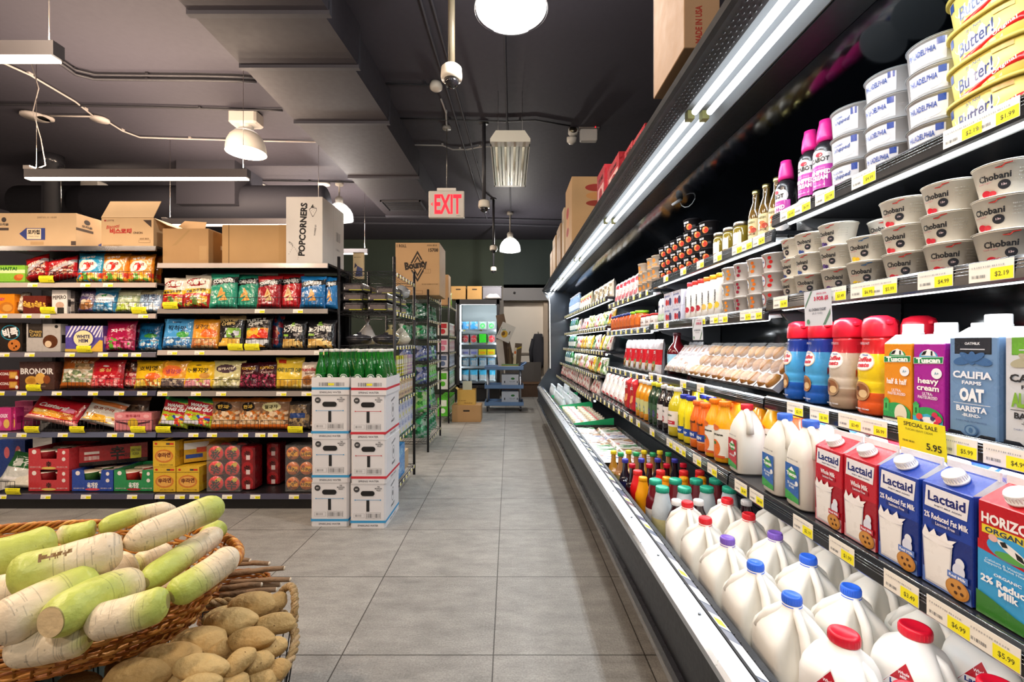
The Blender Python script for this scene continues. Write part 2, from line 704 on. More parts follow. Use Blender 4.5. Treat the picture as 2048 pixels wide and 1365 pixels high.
rd = tag(empty('round_duct', (-3.8, 6.5, 3.25)), 'dark round duct with a square junction box in the far part of the ceiling', 'duct')
mb = MB()
mb.tube([(-3.2, 0, 0.0), (1.15, 0, 0.0)], 0.26, 20, '34343b', 'paint')
mb.build('pipe', rd)
mb = MB()
mb.box(-0.75, 0.05, -0.35, 0.35, -0.1, 0.5, '38373e', 'paint')
mb.build('junction_box', rd)
mb = MB()
mb.box(-0.9, 0.1, -0.32, 0.32, 0, 0.03, '2e2a2e', 'paint')
for k in range(8):
 mb.box(-0.84, 0.04, -0.27 + k * 0.07, -0.24 + k * 0.07, -0.012, 0.0, '5a4d50', 'paint')
g = mb.build('ceiling_vent', loc=(-6.2, 7.6, CEIL - 0.03))
tag(g, 'square dark ceiling vent beyond the cartons at the far end', 'vent')

# ---------------------------------------------------------------- column
mb = MB()
mb.lathe([(0.095, 0), (0.095, 3.6), (0.13, 3.61), (0.13, 3.75)], 20, '2c2c31', 'panel')
tag(mb.build('support_column', loc=(-6.1, 6.0, 0)), 'round black steel column behind the snack shelves', 'column')

# ---------------------------------------------------------------- conduits on the ceiling


def conduit(name, pts, r, col, label, m='paint', cat='conduit'):
 c = sum((Vector(p) for p in pts), Vector()) / len(pts)
 mb = MB()
 sm = []
 for i in range(len(pts) - 1):
  a, b = Vector(pts[i]), Vector(pts[i + 1])
  n = max(2, int((b - a).length / 0.4))
  sm += [a.lerp(b, k / n) - c for k in range(n)]
 sm.append(Vector(pts[-1]) - c)
 mb.tube(sm, r, 7, col, m)
 for i in range(2, len(sm) - 1, 3):
  p = sm[i]
  mb.box(p.x - 0.012, p.x + 0.012, p.y - 0.02, p.y + 0.02, p.z - 0.001, p.z + r + 0.015, col, m)
 return tag(mb.build(name, loc=c), label, cat)


def cz(px, py, dz=0.0):
 return atz(px, py, CEIL - 0.02 - dz)


conduit('ceiling_conduit', [cz(-40, 105), cz(60, 150), cz(150, 203), cz(190, 235)], 0.009, 'a8a09a', 'pale conduit slanting over the ceiling to a round junction plate')
conduit('ceiling_conduit', [cz(210, 240), cz(245, 262), cz(280, 275), cz(480, 281), cz(632, 284)], 0.009, 'a8a09a', 'pale conduit running past the white enamel bell lamp to the duct')
conduit('ceiling_conduit', [cz(100, 232), cz(190, 233)], 0.009, 'a8a09a', 'short pale conduit between two round junction plates')
conduit('cable_bundle', [cz(112, 120), cz(150, 148), cz(190, 158), cz(400, 160), cz(512, 163)], 0.016, '2b2a2f', 'dark cable bundle curving over the ceiling to the duct', 'satin', 'cable')
conduit('cable_bundle', [cz(112, 113), cz(150, 139), cz(192, 149), cz(400, 151), cz(510, 154)], 0.012, '2b2a2f', 'thinner dark cable beside the curving bundle', 'satin', 'cable')
conduit('cable_bundle', [cz(-60, 208), cz(100, 210), cz(300, 214), cz(500, 220), cz(565, 221)], 0.012, '2b2a2f', 'straight dark cable crossing the ceiling above the bell lamp', 'satin', 'cable')
conduit('ceiling_conduit', [cz(396, 364), cz(520, 366), cz(540, 376), cz(575, 394)], 0.010, 'a8a09a', 'pale conduit bending above the tall white carton')
conduit('ceiling_conduit', [cz(396, 384), cz(450, 408), cz(505, 436), cz(512, 438)], 0.010, 'a8a09a', 'pale conduit slanting down toward the far linear lamp')
conduit('ceiling_conduit', [cz(500, 361), cz(620, 363), cz(720, 365)], 0.012, '2b2a2f', 'dark conduit passing the ceiling mount of the acrylic bell lamp')
conduit('ceiling_conduit', [cz(690, 446), cz(800, 447), cz(1000, 449), cz(1190, 455)], 0.03, '35353c', 'thick dark pipe crossing the ceiling near the back wall')
conduit('ceiling_conduit', [cz(690, 434), cz(800, 435), cz(1000, 438), cz(1190, 443)], 0.02, '35353c', 'thinner dark pipe beside the thick one near the back wall')
conduit('ceiling_conduit', [cz(824, -60), cz(858, 60), cz(905, 215), cz(950, 370), cz(975, 440)], 0.010, '45454c', 'outer one of two dark conduits running along the aisle ceiling')
conduit('ceiling_conduit', [cz(846, -60), cz(880, 60), cz(918, 200), cz(960, 350), cz(980, 430)], 0.010, '45454c', 'inner one of two dark conduits running along the aisle ceiling')
conduit('ceiling_conduit', [cz(1008, -60), cz(1010, 80), cz(1014, 240), cz(1018, 320), cz(1022, 440)], 0.012, '33333a', 'dark conduit along the ceiling behind the tube fixture')
conduit('ceiling_conduit', [cz(767, 167), cz(850, 170), cz(870, 170)], 0.010, '26262b', 'short dark conduit from the duct to the smoke detector')
conduit('ceiling_conduit', [cz(826, 290), cz(885, 291), cz(905, 299), cz(935, 299), cz(960, 294), cz(982, 293)], 0.009, 'a8a6a4', 'pale wavy conduit leading to the tube fixture')
conduit('cable_bundle', [cz(800, 237), cz(900, 240), cz(1010, 243), cz(1070, 240), cz(1140, 252)], 0.010, '1c1c20', 'thin black cable sagging across to the emergency lamp', 'satin', 'cable')
conduit('ceiling_conduit', [cz(882, 198), cz(892, 225), cz(893, 250)], 0.010, 'a8a6a4', 'short pale conduit from smoke detector to the exit sign mount')


def disc(px, py, r, label):
 mb = MB()
 mb.lathe([(r, -0.03), (r, -0.008), (r * 0.7, 0)], 18, 'b8afa8', 'paint')
 p = atz(px, py, CEIL - 0.001)
 tag(mb.build('junction_plate', loc=p), label, 'junction plate')


disc(200, 236, 0.085, 'round pale junction plate where two conduits meet')
disc(70, 230, 0.12, 'round pale junction plate above the linear lamp cable')
disc(92, 233, 0.07, 'smaller round junction plate beside the lamp cable plate')
disc(262, 383, 0.16, 'round pale junction plate beyond the linear lamp')
disc(648, 366, 0.09, 'small pale ceiling plate beside the acrylic bell lamp mount')

# ---------------------------------------------------------------- lamps


def linear_lamp(Y, label, power=P_LINE):
 t = tag(empty('linear_pendant', (-3.28, Y, 2.70)), label, 'pendant lamp', None)
 mb = MB()
 mb.box(-0.98, 0.98, -0.03, 0.03, 0.006, 0.078, '4a4648', 'satin')
 mb.build('housing', t)
 mb = MB()
 mb.box(-0.975, 0.965, -0.028, 0.028, -0.006, 0.0055, 'ffffff', 'glow_warm')
 mb.build('diffuser', t)
 for x in (-0.9, 0.93):
  mb = MB()
  mb.tube([(x, 0, 0.07), (x, 0, CEIL - 2.70)], 0.0022, 5, 'b5afa8', 'metal')
  mb.build('suspension_wire', t)
 if Y != 3.98:
  mb = MB()
  mb.box(-0.985, -0.93, -0.032, 0.032, 0.078, 0.09, '9a928c', 'satin')
  mb.build('end_clip', t)
 mb = MB()
 mb.box(-0.985, -0.93, -0.032, 0.032, 0.078, 0.11, '9a928c', 'satin')
 mb.tube([(-0.9, 0, 0.09), (-0.82, 0, 0.12), (-0.86, 0, 0.35), (-0.93, 0, 0.6), (-0.88, 0, 0.8), (-0.95, 0, CEIL - 2.71)], 0.004, 5, '9a928c', 'plastic')
 if Y == 3.98:
  mb.build('feed_cable', t)
 light('AREA', (0, 0, -0.02), power, WARM, t, (1.9, 0.05), (0, 0, 0))
 light('AREA', (0, 0, 0.10), power * 2.0, WARM, t, (1.9, 0.05), (R(180), 0, 0))
 return t


linear_lamp(2.30, 'linear pendant lamp cut off by the top edge of the photo')
linear_lamp(3.98, 'long linear pendant lamp directly above the snack shelf cartons')
linear_lamp(5.55, 'linear pendant lamp passing behind the tall white carton')
linear_lamp(7.33, 'short glimpse of a linear pendant above the wire racks')


def bell_lamp(loc, kind, label, drop=0.0, r=0.20, power=P_BELL, shown=True):
 """housing, bell shade, bulb; loc is the rim centre, drop the pendant stem length"""
 t = tag(empty('bell_lamp', loc), label, 'pendant lamp')
 mb = MB()
 h = CEIL - loc[2]
 white = kind == 'enamel'
 c1 = 'c9c2b8' if white else '3a3a3e'
 if white:
  mb.lathe([(0.07, 0.22), (0.075, 0.30), (0.09, 0.31), (0.09, 0.42)], 20, 'c4beb6', 'satin')
  mb.box(-0.15, 0.15, -0.09, 0.09, h - 0.15, h, 'c4beb6', 'satin', 0.02)
 else:
  mb.lathe([(0.055, 0.26), (0.06, 0.33), (0.04, 0.36), (0.012, 0.37), (0.012, h - 0.06), (0.06, h - 0.05), (0.06, h)], 20, 'aaa59c', 'satin')
 mb.build('mount', t)
 mb = MB()
 prof = [(r, 0.0), (r * 0.985, 0.05), (r * 0.93, 0.11), (r * 0.80, 0.17), (r * 0.58, 0.215), (r * 0.34, 0.24), (r * 0.30, 0.26)]
 n = 40
 if white:
  mb.lathe(prof, n, 'e6dfd2', 'satin', caps=False)
  mb.lathe([(a * 0.985, b + 0.002) for a, b in prof], n, 'fff8ee', 'glow_soft', caps=False)
  mb.lathe([(r * 0.96, 0.006), (0.01, 0.012)], n, 'ffffff', 'glow_bell', caps=False)
 else:
  mb.lathe(prof, n, 'd8dadd', 'acrylic', caps=False)
  mb.tube([(r * math.cos(a), r * math.sin(a), 0) for a in [2 * math.pi * k / n for k in range(n)]], 0.006, 6, 'e8e8ea', 'glass', closed=True)
  for k in range(n):       # prismatic ribs
   a = 2 * math.pi * k / n
   mb.tube([(q * math.cos(a), q * math.sin(a), z) for q, z in prof[::2]], 0.0022, 4, 'e4e6ea', 'acrylic')
 mb.build('shade', t)
 if not white:
  mb = MB()
  mb.lathe([(0.02, 0.24), (0.055, 0.20), (0.07, 0.13), (0.065, 0.08), (0.03, 0.055), (0.001, 0.05)], 20, 'ffffff', 'glow_bell')
  mb.build('bulb', t)
  mb = MB()
  mb.lathe([(r * 0.93, 0.012), (0.001, 0.004)], n, 'f2f4f6', 'acrylic', caps=False)
  mb.build('lens', t)
 light('POINT', (0, 0, -0.05 if white else -0.03), power, NEUT if not white else WARM, t, 0.09)
 return t


bell_lamp((0.012, 2.50, 3.10), 'clear', 'ribbed clear acrylic bell lamp hanging over the aisle at the top edge', power=88)
bell_lamp((-2.85, 4.88, 3.31), 'enamel', 'white enamel bell lamp mounted on the warm lit ceiling')
bell_lamp((-2.64, 7.0, 3.16), 'clear', 'clear acrylic bell lamp half hidden by the tall white carton', r=0.21)
bell_lamp((0.02, 8.6, 3.0), 'clear', 'small clear bell lamp far down the aisle by the back wall', power=P_BELL * 1.3)
bell_lamp((-6.45, 7.0, 3.27), 'enamel', 'white bell lamp peeking out above the two printed cartons')
# out-of-view lamps added as fill light, modelled like the hanging bells
bell_lamp((-0.2, -0.9, 3.2), 'clear', 'added clear fill bell lamp over the aisle behind the photographer', power=92)
bell_lamp((-2.85, 1.2, 3.31), 'enamel', 'added white enamel fill lamp over the vegetable baskets', power=150)
bell_lamp((-3.0, -2.2, 3.31), 'enamel', 'added white enamel fill lamp at the shop entrance')
bell_lamp((-6.5, 1.6, 3.31), 'enamel', 'added white enamel fill lamp over the aisle beside the entrance')

bell_lamp((-1.9, 0.1, 3.2), 'enamel', 'added white enamel fill lamp over the floor in front of the snack shelves', power=120)  # unseen lamp added to brighten the lower snack shelves
# four tube fixture (unlit)
t = tag(empty('tube_fixture', (0.012, 5.02, 3.2)), 'unlit pale metal four tube fixture hanging over the aisle', 'ceiling lamp')
mb = MB()
mb.box(-0.195, 0.195, -0.61, 0.61, 0.03, 0.045, 'b5b2a4', 'satin')
for x in (-0.195, 0.185):
 mb.box(x, x + 0.01, -0.61, 0.61, 0.0, 0.045, 'c8c5b6', 'satin')
mb.prism([(-0.195, 0.0), (0.195, 0.0), (0.195, 0.03), (0.14, 0.11), (-0.14, 0.11), (-0.195, 0.03)], -0.66, -0.55, 'c2bfb2', 'satin')
mb.box(-0.195, 0.195, 0.55, 0.61, 0.0, 0.045, 'c2bfb2', 'satin')
mb.build('housing', t)
for k in range(4):
 x = -0.135 + k * 0.09
 mb = MB()
 mb.prism([(x - 0.04, 0.0), (x - 0.02, 0.028), (x + 0.02, 0.028), (x + 0.04, 0.0)], -0.55, 0.55, 'aaa797', 'metal')
 mb.build('reflector', t)
 mb = MB()
 mb.tube([(x, -0.54, -0.004), (x, 0.54, -0.004)], 0.013, 10, 'dcdccb', 'satin')
 mb.build('lamp_tube', t)
for x, y in ((-0.12, -0.55), (0.12, -0.55), (-0.12, 0.5), (0.12, 0.5)):
 mb = MB()
 mb.tube([(x, y, 0.04), (x, y, CEIL - 3.2)], 0.002, 5, '888888', 'metal')
 mb.build('suspension_wire', t)


# dome cameras on poles
def dome(px, py, Y, label):
 p = at(px, py, Y)
 t = tag(empty('dome_camera', p), label, 'security camera')
 mb = MB()
 mb.tube([(0, 0, 0.08), (0, 0, CEIL - p[2])], 0.021, 12, '2d2d31' if Y > 3 else '5c5546', 'satin')
 mb.lathe([(0.055, CEIL - p[2] - 0.012), (0.055, CEIL - p[2])], 16, '2d2d31', 'satin')
 mb.build('pole', t)
 mb = MB()
 mb.lathe([(0.062, 0.0), (0.066, 0.02), (0.062, 0.07), (0.05, 0.082)], 20, 'ddd6c8', 'plastic')
 mb.build('housing', t)
 mb = MB()
 mb.lathe([(0.001, -0.052), (0.025, -0.045), (0.042, -0.025), (0.047, 0.0)], 16, '1c1c20', 'mirror')
 mb.build('lens_dome', t)


dome(903, 160, 2.75, 'large white dome camera on a ceiling pole in front of the duct')
dome(968, 416, 5.1, 'dome camera on a long black pole beside the tube fixture')
dome(987, 501, 7.8, 'small far dome camera hanging beside the far bell lamp')
dome(987, 542, 9.6, 'tiny dome camera lowest against the back wall')
p = atz(872, 180, CEIL - 0.07)
mb = MB()
mb.lathe([(0.045, 0), (0.06, 0.012), (0.062, 0.04), (0.05, 0.07)], 20, 'd8d2c6', 'plastic')
tag(mb.build('smoke_detector', loc=p), 'round white smoke detector on the ceiling beside the camera pole', 'smoke detector')

# exit sign
p = at(893.5, 437, 5.2)
t = tag(empty('exit_sign', p), 'white EXIT sign with red glowing letters hanging over the aisle', 'exit sign')
mb = MB()
mb.box(-0.205, 0.205, -0.03, 0.03, 0.0, 0.31, 'd2cdc4', 'plastic', 0.008)
mb.box(-0.11, 0.11, -0.025, 0.025, 0.311, 0.345, 'dcd8d0', 'plastic', 0.004)
mb.build('housing', t)
mb = MB()
decals(mb, ffront(0.06), [('t', 'EXIT', 0.018, 0.155, 0.31, 0.225, 'ff1030', 0, 0.03), ('p', [(-0.178, 0.155), (-0.16, 0.175), (-0.152, 0.17), (-0.165, 0.155), (-0.152, 0.14), (-0.16, 0.135)], 'ff1030')], 'glow_red', lift=0.0006)
decals(mb, ffront(0.06), [('t', 'EMERGI', 0.14, 0.022, 0.05, 0.008, '222222')])
mb.build('lettering', t)
mb = MB()
mb.tube([(0, 0, 0.345), (0, 0, CEIL - p[2])], 0.004, 6, 'a09a90', 'metal')
mb.lathe([(0.05, CEIL - p[2] - 0.03), (0.05, CEIL - p[2])], 14, 'a8a49c', 'satin')
mb.build('stem', t)

# emergency lamp
p = atz(1177, 258, CEIL)
t = tag(empty('emergency_lamp', p), 'white emergency lamp box with two round heads on the dark ceiling', 'emergency lamp')
mb = MB()
mb.box(-0.10, 0.10, -0.04, 0.04, -0.15, -0.012, 'b9b6b2', 'plastic', 0.01)
mb.box(-0.12, 0.12, -0.05, 0.05, -0.012, 0, '77706c', 'plastic')
mb.build('housing', t)
for dx, dz in ((-0.185, -0.045), (-0.20, -0.14)):
 mb = MB(Matrix.Translation((dx, -0.02, dz)) @ Matrix.Rotation(R(70 if dz > -0.1 else 20), 4, 'X'))
 mb.lathe([(0.02, -0.05), (0.055, -0.02), (0.058, 0.03), (0.05, 0.035)], 18, 'c4c0b8', 'plastic')
 mb.lathe([(0.048, 0.0355), (0.001, 0.037)], 18, 'a8a490', 'metal')
 mb.build('lamp_head', t)
mb = MB()
mb.lathe([(0.006, -0.014), (0.006, 0.0)], 8, 'ff2020', 'glow_red', c=(0.07, -0.06, 0))
mb.build('indicator', t)

# ================================================================ snack gondola
GY = 3.40
TAGM = {}


def price_tag(parent, x, w=0.075, h=0.034, txt='$3.99', front=-0.002, z=0.0, rz=0.0, label=None):
 k = (round(w, 3), round(h, 3), txt)
 if k not in TAGM:
  mb = MB()
  mb.box(-w / 2, w / 2, -0.0008, 0.0, -h / 2, h / 2, 'ece9de', 'paper')
  its = [('r', 0.0, -h / 2 + 0.001, w / 2 - 0.001, h * 0.12, 'f2ea1e')]
  if txt:
   its += [('t', txt, w * 0.25, -h * 0.2, w * 0.3, h * 0.26, '4a4a10', 0, 0.01), ('b', -w * 0.42, -h * 0.3, -w * 0.1, -h * 0.15, 9, '777777'),
     ('b', -w * 0.42, h * 0.2, w * 0.3, h * 0.28, 14, 'aaaaaa')]
  decals(mb, lambda u, v, l: (u, -0.0008 - l, v), its)
  TAGM[k] = mb.build('price_tag').data
  o = bpy.data.objects[[q.name for q in bpy.data.objects if q.data == TAGM[k]][0]]
 else:
  o = bpy.data.objects.new('price_tag', TAGM[k])
  COL.objects.link(o)
 o.parent = parent
 o.location = (x, front, z)
 o.rotation_euler = (0, 0, rz)
 return o


def sale_flag_mesh():
 mb = MB()
 n = 8
 for side in (0, 1):
  pass
 vs, fs = [], []
 for j in range(n + 1):
  v = j / n
  for i in range(5):
   u = i / 4 - 0.5
   vs.append((u * 0.115, -0.012 * math.sin(v * 2.4) - 0.004 * u, v * 0.05))
 for j in range(n):
  for i in range(4):
   a = j * 5 + i
   fs.append((a, a + 1, a + 6, a + 5))
 mb.add(vs, fs, 'ece51c', 'paper', True)
 fl = lambda u, v, l: (u, -0.012 * math.sin(v / 0.05 * 2.4) - 0.004 * u / 0.115 - l - 0.0005, v)
 decals(mb, fl, [('t', 'SPECIAL SALE', 0, 0.041, 0.07, 0.006, '6b6a1a'), ('t', '3.99', 0.03, 0.012, 0.03, 0.009, '6b6a1a'), ('b', -0.045, 0.024, 0.03, 0.028, 16, '8d8b2a')])
 return mb.build('sale_flag').data


FLAG = None


def flag(parent, x, z, y=-0.004):
 global FLAG
 if FLAG is None:
  FLAG = sale_flag_mesh()
  o = [q for q in bpy.data.objects if q.data == FLAG][0]
 else:
  o = bpy.data.objects.new('sale_flag', FLAG)
  COL.objects.link(o)
 o.parent = parent
 o.location = (x, y, z)
 return o


def gx(px, Y=GY):
 return (px - 1018) * Y / F


def fence(parent, x0, x1, z, y=0.012, h=0.085, name='wire_fence'):
 mb = MB()
 mb.tube([(x0, y, z), (x0, y, z + h), (x1, y, z + h), (x1, y, z)], 0.0022, 5, '1d1b1c', 'satin')
 mb.tube([(x0, y, z + h * 0.12), (x1, y, z + h * 0.12)], 0.0018, 4, '1d1b1c', 'satin')
 mb.tube([(x0, y, z), (x0, y + 0.012, z)], 0.002, 4, '1d1b1c', 'satin')
 mb.tube([(x1, y, z), (x1, y + 0.012, z)], 0.002, 4, '1d1b1c', 'satin')
 n = int((x1 - x0) / 0.028)
 for k in range(1, n):
  x = x0 + (x1 - x0) * k / n
  mb.tube([(x, y, z), (x, y, z + h)], 0.0015, 4, '1d1b1c', 'satin')
 return mb.build(name, parent)


def gondola(name, x0, x1, label, shelves, depth=0.46):
 """shelves: (z_top, front y, tags px, flags px, fences px, rail colour)"""
 t = tag(empty(name, ((x0 + x1) / 2, GY, 0)), label, 'shelving unit')
 cx = (x0 + x1) / 2
 hw = (x1 - x0) / 2
 top = shelves[0][0]
 mb = MB()
 mb.box(-hw, hw, depth, depth + 0.02, 0.1, top - 0.03, '17171a', 'black')
 for x in (-hw, hw - 0.03):
  mb.box(x, x + 0.03, depth - 0.02, depth + 0.04, 0.0, top + 0.0, '101012', 'black')
 mb.build('back_panel', t)
 mb = MB()
 mb.box(-hw, hw, -0.01, depth, 0.0, 0.085, '141416', 'black')
 mb.build('kick_base', t)
 for z, fy, tags, flags, fences, rc in shelves:
  s = empty('shelf', (0, fy, z))
  s.parent = t
  mb = MB()
  mb.box(-hw + 0.002, hw - 0.002, 0.0, depth - fy - 0.001, -0.018, -0.002, '1a1a1d', 'black')
  mb.build('deck', s)
  mb = MB()
  mb.prism([(-0.003, -0.002), (-0.012, -0.004), (-0.018, -0.040), (-0.003, -0.042)], -hw + 0.002, hw - 0.002, rc, 'panel', axis='x')
  # bracket ends
  mb.build('price_rail', s)
  for px in tags:
   o = price_tag(s, (px - 1018) * (GY + fy) / F - cx, txt='$3.99', front=-0.0165, z=-0.022, h=0.030)
   o.rotation_euler = (R(-9), 0, 0)
  for px in flags:
   flag(s, (px - 1018) * (GY + fy) / F - cx, -0.004, -0.02)
  for a, b in fences:
   fence(s, max(gx(a) - cx, -hw + 0.01), min(gx(b) - cx, hw - 0.01), -0.001)
 return t


NAVY, RAIL_LIT = '4a4a5e', 'b8aca4'  # paler rail colours paint in the light reflected on the upper rails
XS = -2.652
GZL = [1.983, 1.707, 1.473, 1.182, 0.891, 0.578, 0.12]
GZR = [1.854, 1.51, 1.197, 0.888, 0.578, 0.12]
gondola('snack_gondola', -3.9, XS - 0.004, 'black snack shelving section holding the two printed cartons on top', [
 (1.983, 0.0, [], [], [], '2a2a30'),
 (1.707, 0.0, [70, 175, 220], [100], [(85, 232), (236, 300)], RAIL_LIT),
 (1.473, 0.0, [10, 58, 95, 290], [103, 284], [(135, 205), (222, 303)], RAIL_LIT),
 (1.182, 0.0, [14, 64, 144, 210, 250, 276], [175], [(230, 316)], '6d6a74'),
 (0.891, 0.0, [4, 48, 118, 190, 242, 288], [75], [(132, 293), (296, 316)], NAVY),
 (0.578, 0.0, [10, 48, 130, 228, 262], [71, 161, 282], [(40, 122), (126, 204), (228, 303)], '5a6076'),
 (0.12, -0.02, [8, 96, 176, 268], [34], [(-5, 32)], NAVY)])
gondola('snack_gondola', XS + 0.004, -1.364, 'black snack shelving section under the tall white carton', [
 (1.854, 0.0, [], [], [], RAIL_LIT),
 (1.51, 0.0, [522, 598], [346], [(323, 401), (432, 537), (541, 645)], '8d8680'),
 (1.197, 0.0, [348, 402, 640], [475, 508], [(322, 423), (454, 533), (537, 630)], RAIL_LIT),
 (0.888, 0.0, [328, 395, 445, 565, 615], [], [(318, 418), (422, 518), (522, 626)], '8d8680'),
 (0.578, 0.0, [390, 427, 489, 523, 548, 628], [332, 594], [(318, 410), (414, 515), (519, 575)], NAVY),
 (0.12, -0.02, [323, 363, 392, 457, 513, 590], [], [], NAVY)])


# ================================================================ refrigerated case
CY0, CY1 = 0.18, 7.0
case = tag(empty('refrigerated_case', (0.9, 3.6, 0)), 'long open black refrigerated dairy case with glowing canopy along the aisle', 'display fridge')


def part(mb, name, parent=None, label=None):
 """geometry given in world coordinates, parented to a thing"""
 o = mb.build(name, parent or case, label)
 o.location = [-a for a in wloc(parent or case)]
 return o


def wloc(o):
 v = Vector((0, 0, 0))
 while o is not None:
  v += o.location
  o = o.parent
 return v


def cprism(name, pts, col, m, y0=CY0, y1=CY1, label=None):
 mb = MB()
 mb.prism(pts, y0, y1, col, m, axis='y')
 return part(mb, name, case, label)


cprism('kick_plate', [(0.62, 0.0), (1.4, 0.0), (1.4, 0.18), (0.62, 0.18)], '0e0e10', 'black')
cprism('lower_panel', [(0.50, 0.19), (0.455, 0.36), (0.56, 0.36), (0.9, 0.19)], '8f959c', 'panel')
cprism('bumper_rail', [(0.437, 0.345), (0.432, 0.36), (0.437, 0.378), (0.47, 0.378), (0.47, 0.345)], '26262a', 'gloss')
cprism('front_panel', [(0.452, 0.379), (0.446, 0.545), (0.56, 0.545), (0.56, 0.37)], '0a0c12', 'black')
mb = MB()
mb.prism([(0.438, 0.546), (0.438, 0.563), (0.447, 0.571), (0.490, 0.576), (0.490, 0.546)], CY0, CY1, 'c9ccd0', 'metal')
yy = 0.5
while yy < CY1:
 mb.lathe([(0.004, 0.5745), (0.004, 0.5765), (0.001, 0.577)], 8, '888c90', 'metal', c=(0.474, yy, 0))
 yy += 0.31
part(mb, 'chrome_sill', case)
cprism('sill_gasket', [(0.491, 0.546), (0.491, 0.579), (0.497, 0.579), (0.497, 0.546)], '0a0a0c', 'black')
sr = cprism('sill_price_rail', [(0.498, 0.546), (0.498, 0.574), (0.532, 0.556), (0.532, 0.546)], '7f8aa0', 'panel')
yy = 0.72
k = 0
while yy < 6.6:
 mb = MB()
 w = (0.075, 0.11, 0.06)[k % 3]
 mb.add([(0.499, yy, 0.5745), (0.531, yy, 0.5576), (0.531, yy + w, 0.5576), (0.499, yy + w, 0.5745)], [(0, 1, 2, 3)], 'eef0f2', 'paper')
 if k % 2 == 0:
  mb.add([(0.505, yy + 0.01, 0.5718), (0.526, yy + 0.01, 0.5608), (0.526, yy + 0.04, 0.5608), (0.505, yy + 0.04, 0.5718)], [(0, 1, 2, 3)], 'e6df50', 'paper')
 for v in range(4):
  pass
 part(mb, 'price_tag', case)
 yy += w + (0.05 if k % 4 else 0.12)
 k += 1
# wire mesh inside the sill
mb = MB()
for i in range(6):
 z = 0.55 - i * 0.028
 mb.tube([(0.538 + i * 0.004, CY0, z), (0.538 + i * 0.004, CY1 - 0.05, z)], 0.0022, 4, '17181a', 'satin')
yy = CY0 + 0.02
while yy < CY1 - 0.05:
 mb.tube([(0.534, yy, 0.556), (0.541, yy + 0.012, 0.55), (0.562, yy + 0.012, 0.40)], 0.0018, 4, '17181a', 'satin')
 yy += 0.03
part(mb, 'wire_mesh', case)
cprism('well_floor', [(0.565, 0.37), (0.565, 0.395), (1.28, 0.395), (1.28, 0.37)], '1a1d22', 'black')
cprism('well_front', [(0.561, 0.37), (0.561, 0.535), (0.566, 0.535), (0.566, 0.37)], '2b3040', 'panel')
cprism('back_panel', [(1.285, 0.2), (1.285, 2.18), (1.32, 2.18), (1.32, 0.2)], '14181c', 'mirror')
cprism('case_top', [(0.62, 2.16), (0.62, 2.18), (1.32, 2.18), (1.32, 2.16)], '1c1e22', 'black')
cprism('mirror_panel', [(0.855, 2.045), (0.855, 2.055), (1.284, 1.89), (1.284, 1.88)], '0a0f16', 'mirror')
# canopy: curved dimpled fascia, reflector, tubes
mb = MB()
mb.prism([(0.513, 2.065), (0.520, 2.052), (0.535, 2.049), (0.615, 2.060), (0.618, 2.158), (0.60, 2.158)], CY0, CY1, '22262c', 'satin')
part(mb, 'canopy_fascia', case)
mb = MB()
for rr_ in range(4):
 yy = 0.9
 while yy < 6.9:
  x = 0.556 + rr_ * 0.015
  z = 2.049 + (x - 0.535) * 0.1375 - 0.0002
  a, b = 0.0045, 0.006 * (1 + yy * 0.12)
  mb.add([(x - a, yy, z), (x, yy - b, z - 0.0012), (x + a, yy, z + 0.0003), (x, yy + b, z - 0.0012), (x, yy, z - 0.0025)], [(0, 1, 4), (1, 2, 4), (2, 3, 4), (3, 0, 4)], '3a4048', 'gloss')
  yy += 0.022
part(mb, 'dimple_strip', case)
mb = MB()
mb.prism([(0.616, 2.066), (0.625, 2.080), (0.735, 2.080), (0.752, 2.050), (0.758, 2.052), (0.740, 2.09), (0.616, 2.09)], CY0, CY1, '868a8e', 'satin')
part(mb, 'canopy_reflector', case)
cprism('canopy_underside', [(0.759, 2.046), (0.759, 2.10), (0.854, 2.10), (0.854, 2.046)], '15181c', 'black')
ty = [0.2, 1.60, 3.0, 4.4, 5.8, 6.98]
for i in range(5):
 for j, x in enumerate((0.648, 0.700)):
  mb = MB()
  mb.tube([(x, ty[i] + 0.03, 2.056), (x, ty[i + 1] - 0.03, 2.056)], 0.0115, 10, 'ffffff', 'glow_cool')
  mb.box(x - 0.012, x + 0.012, ty[i], ty[i] + 0.028, 2.048, 2.078, 'a9a86a', 'satin')
  part(mb, 'light_tube', case)
 for x in (0.648, 0.700):
  light('AREA', (x - 0.9, (ty[i] + ty[i + 1]) / 2 - 3.6, 2.0435), P_TUBE * (ty[i + 1] - ty[i]), COOL, case, (0.018, (ty[i + 1] - ty[i]) * 0.95), (0, R(6), 0))
# far end panel with its light strip and a near frame
for y0 in (7.002,):
 mb = MB()
 mb.prism([(0.62, 0.0), (1.32, 0.0), (1.32, 2.18), (0.62, 2.18), (0.52, 2.05), (0.62, 1.9), (0.645, 0.9), (0.45, 0.575), (0.455, 0.36), (0.50, 0.19), (0.62, 0.19)], y0, y0 + 0.05, '30363e', 'panel')
 part(mb, 'end_panel', case)
mb = MB()
mb.tube([(0.56, 6.985, 2.03), (0.612, 6.985, 2.0), (0.632, 6.985, 1.85), (0.64, 6.985, 0.85)], 0.007, 8, 'ffffff', 'glow_soft')
part(mb, 'edge_light', case)

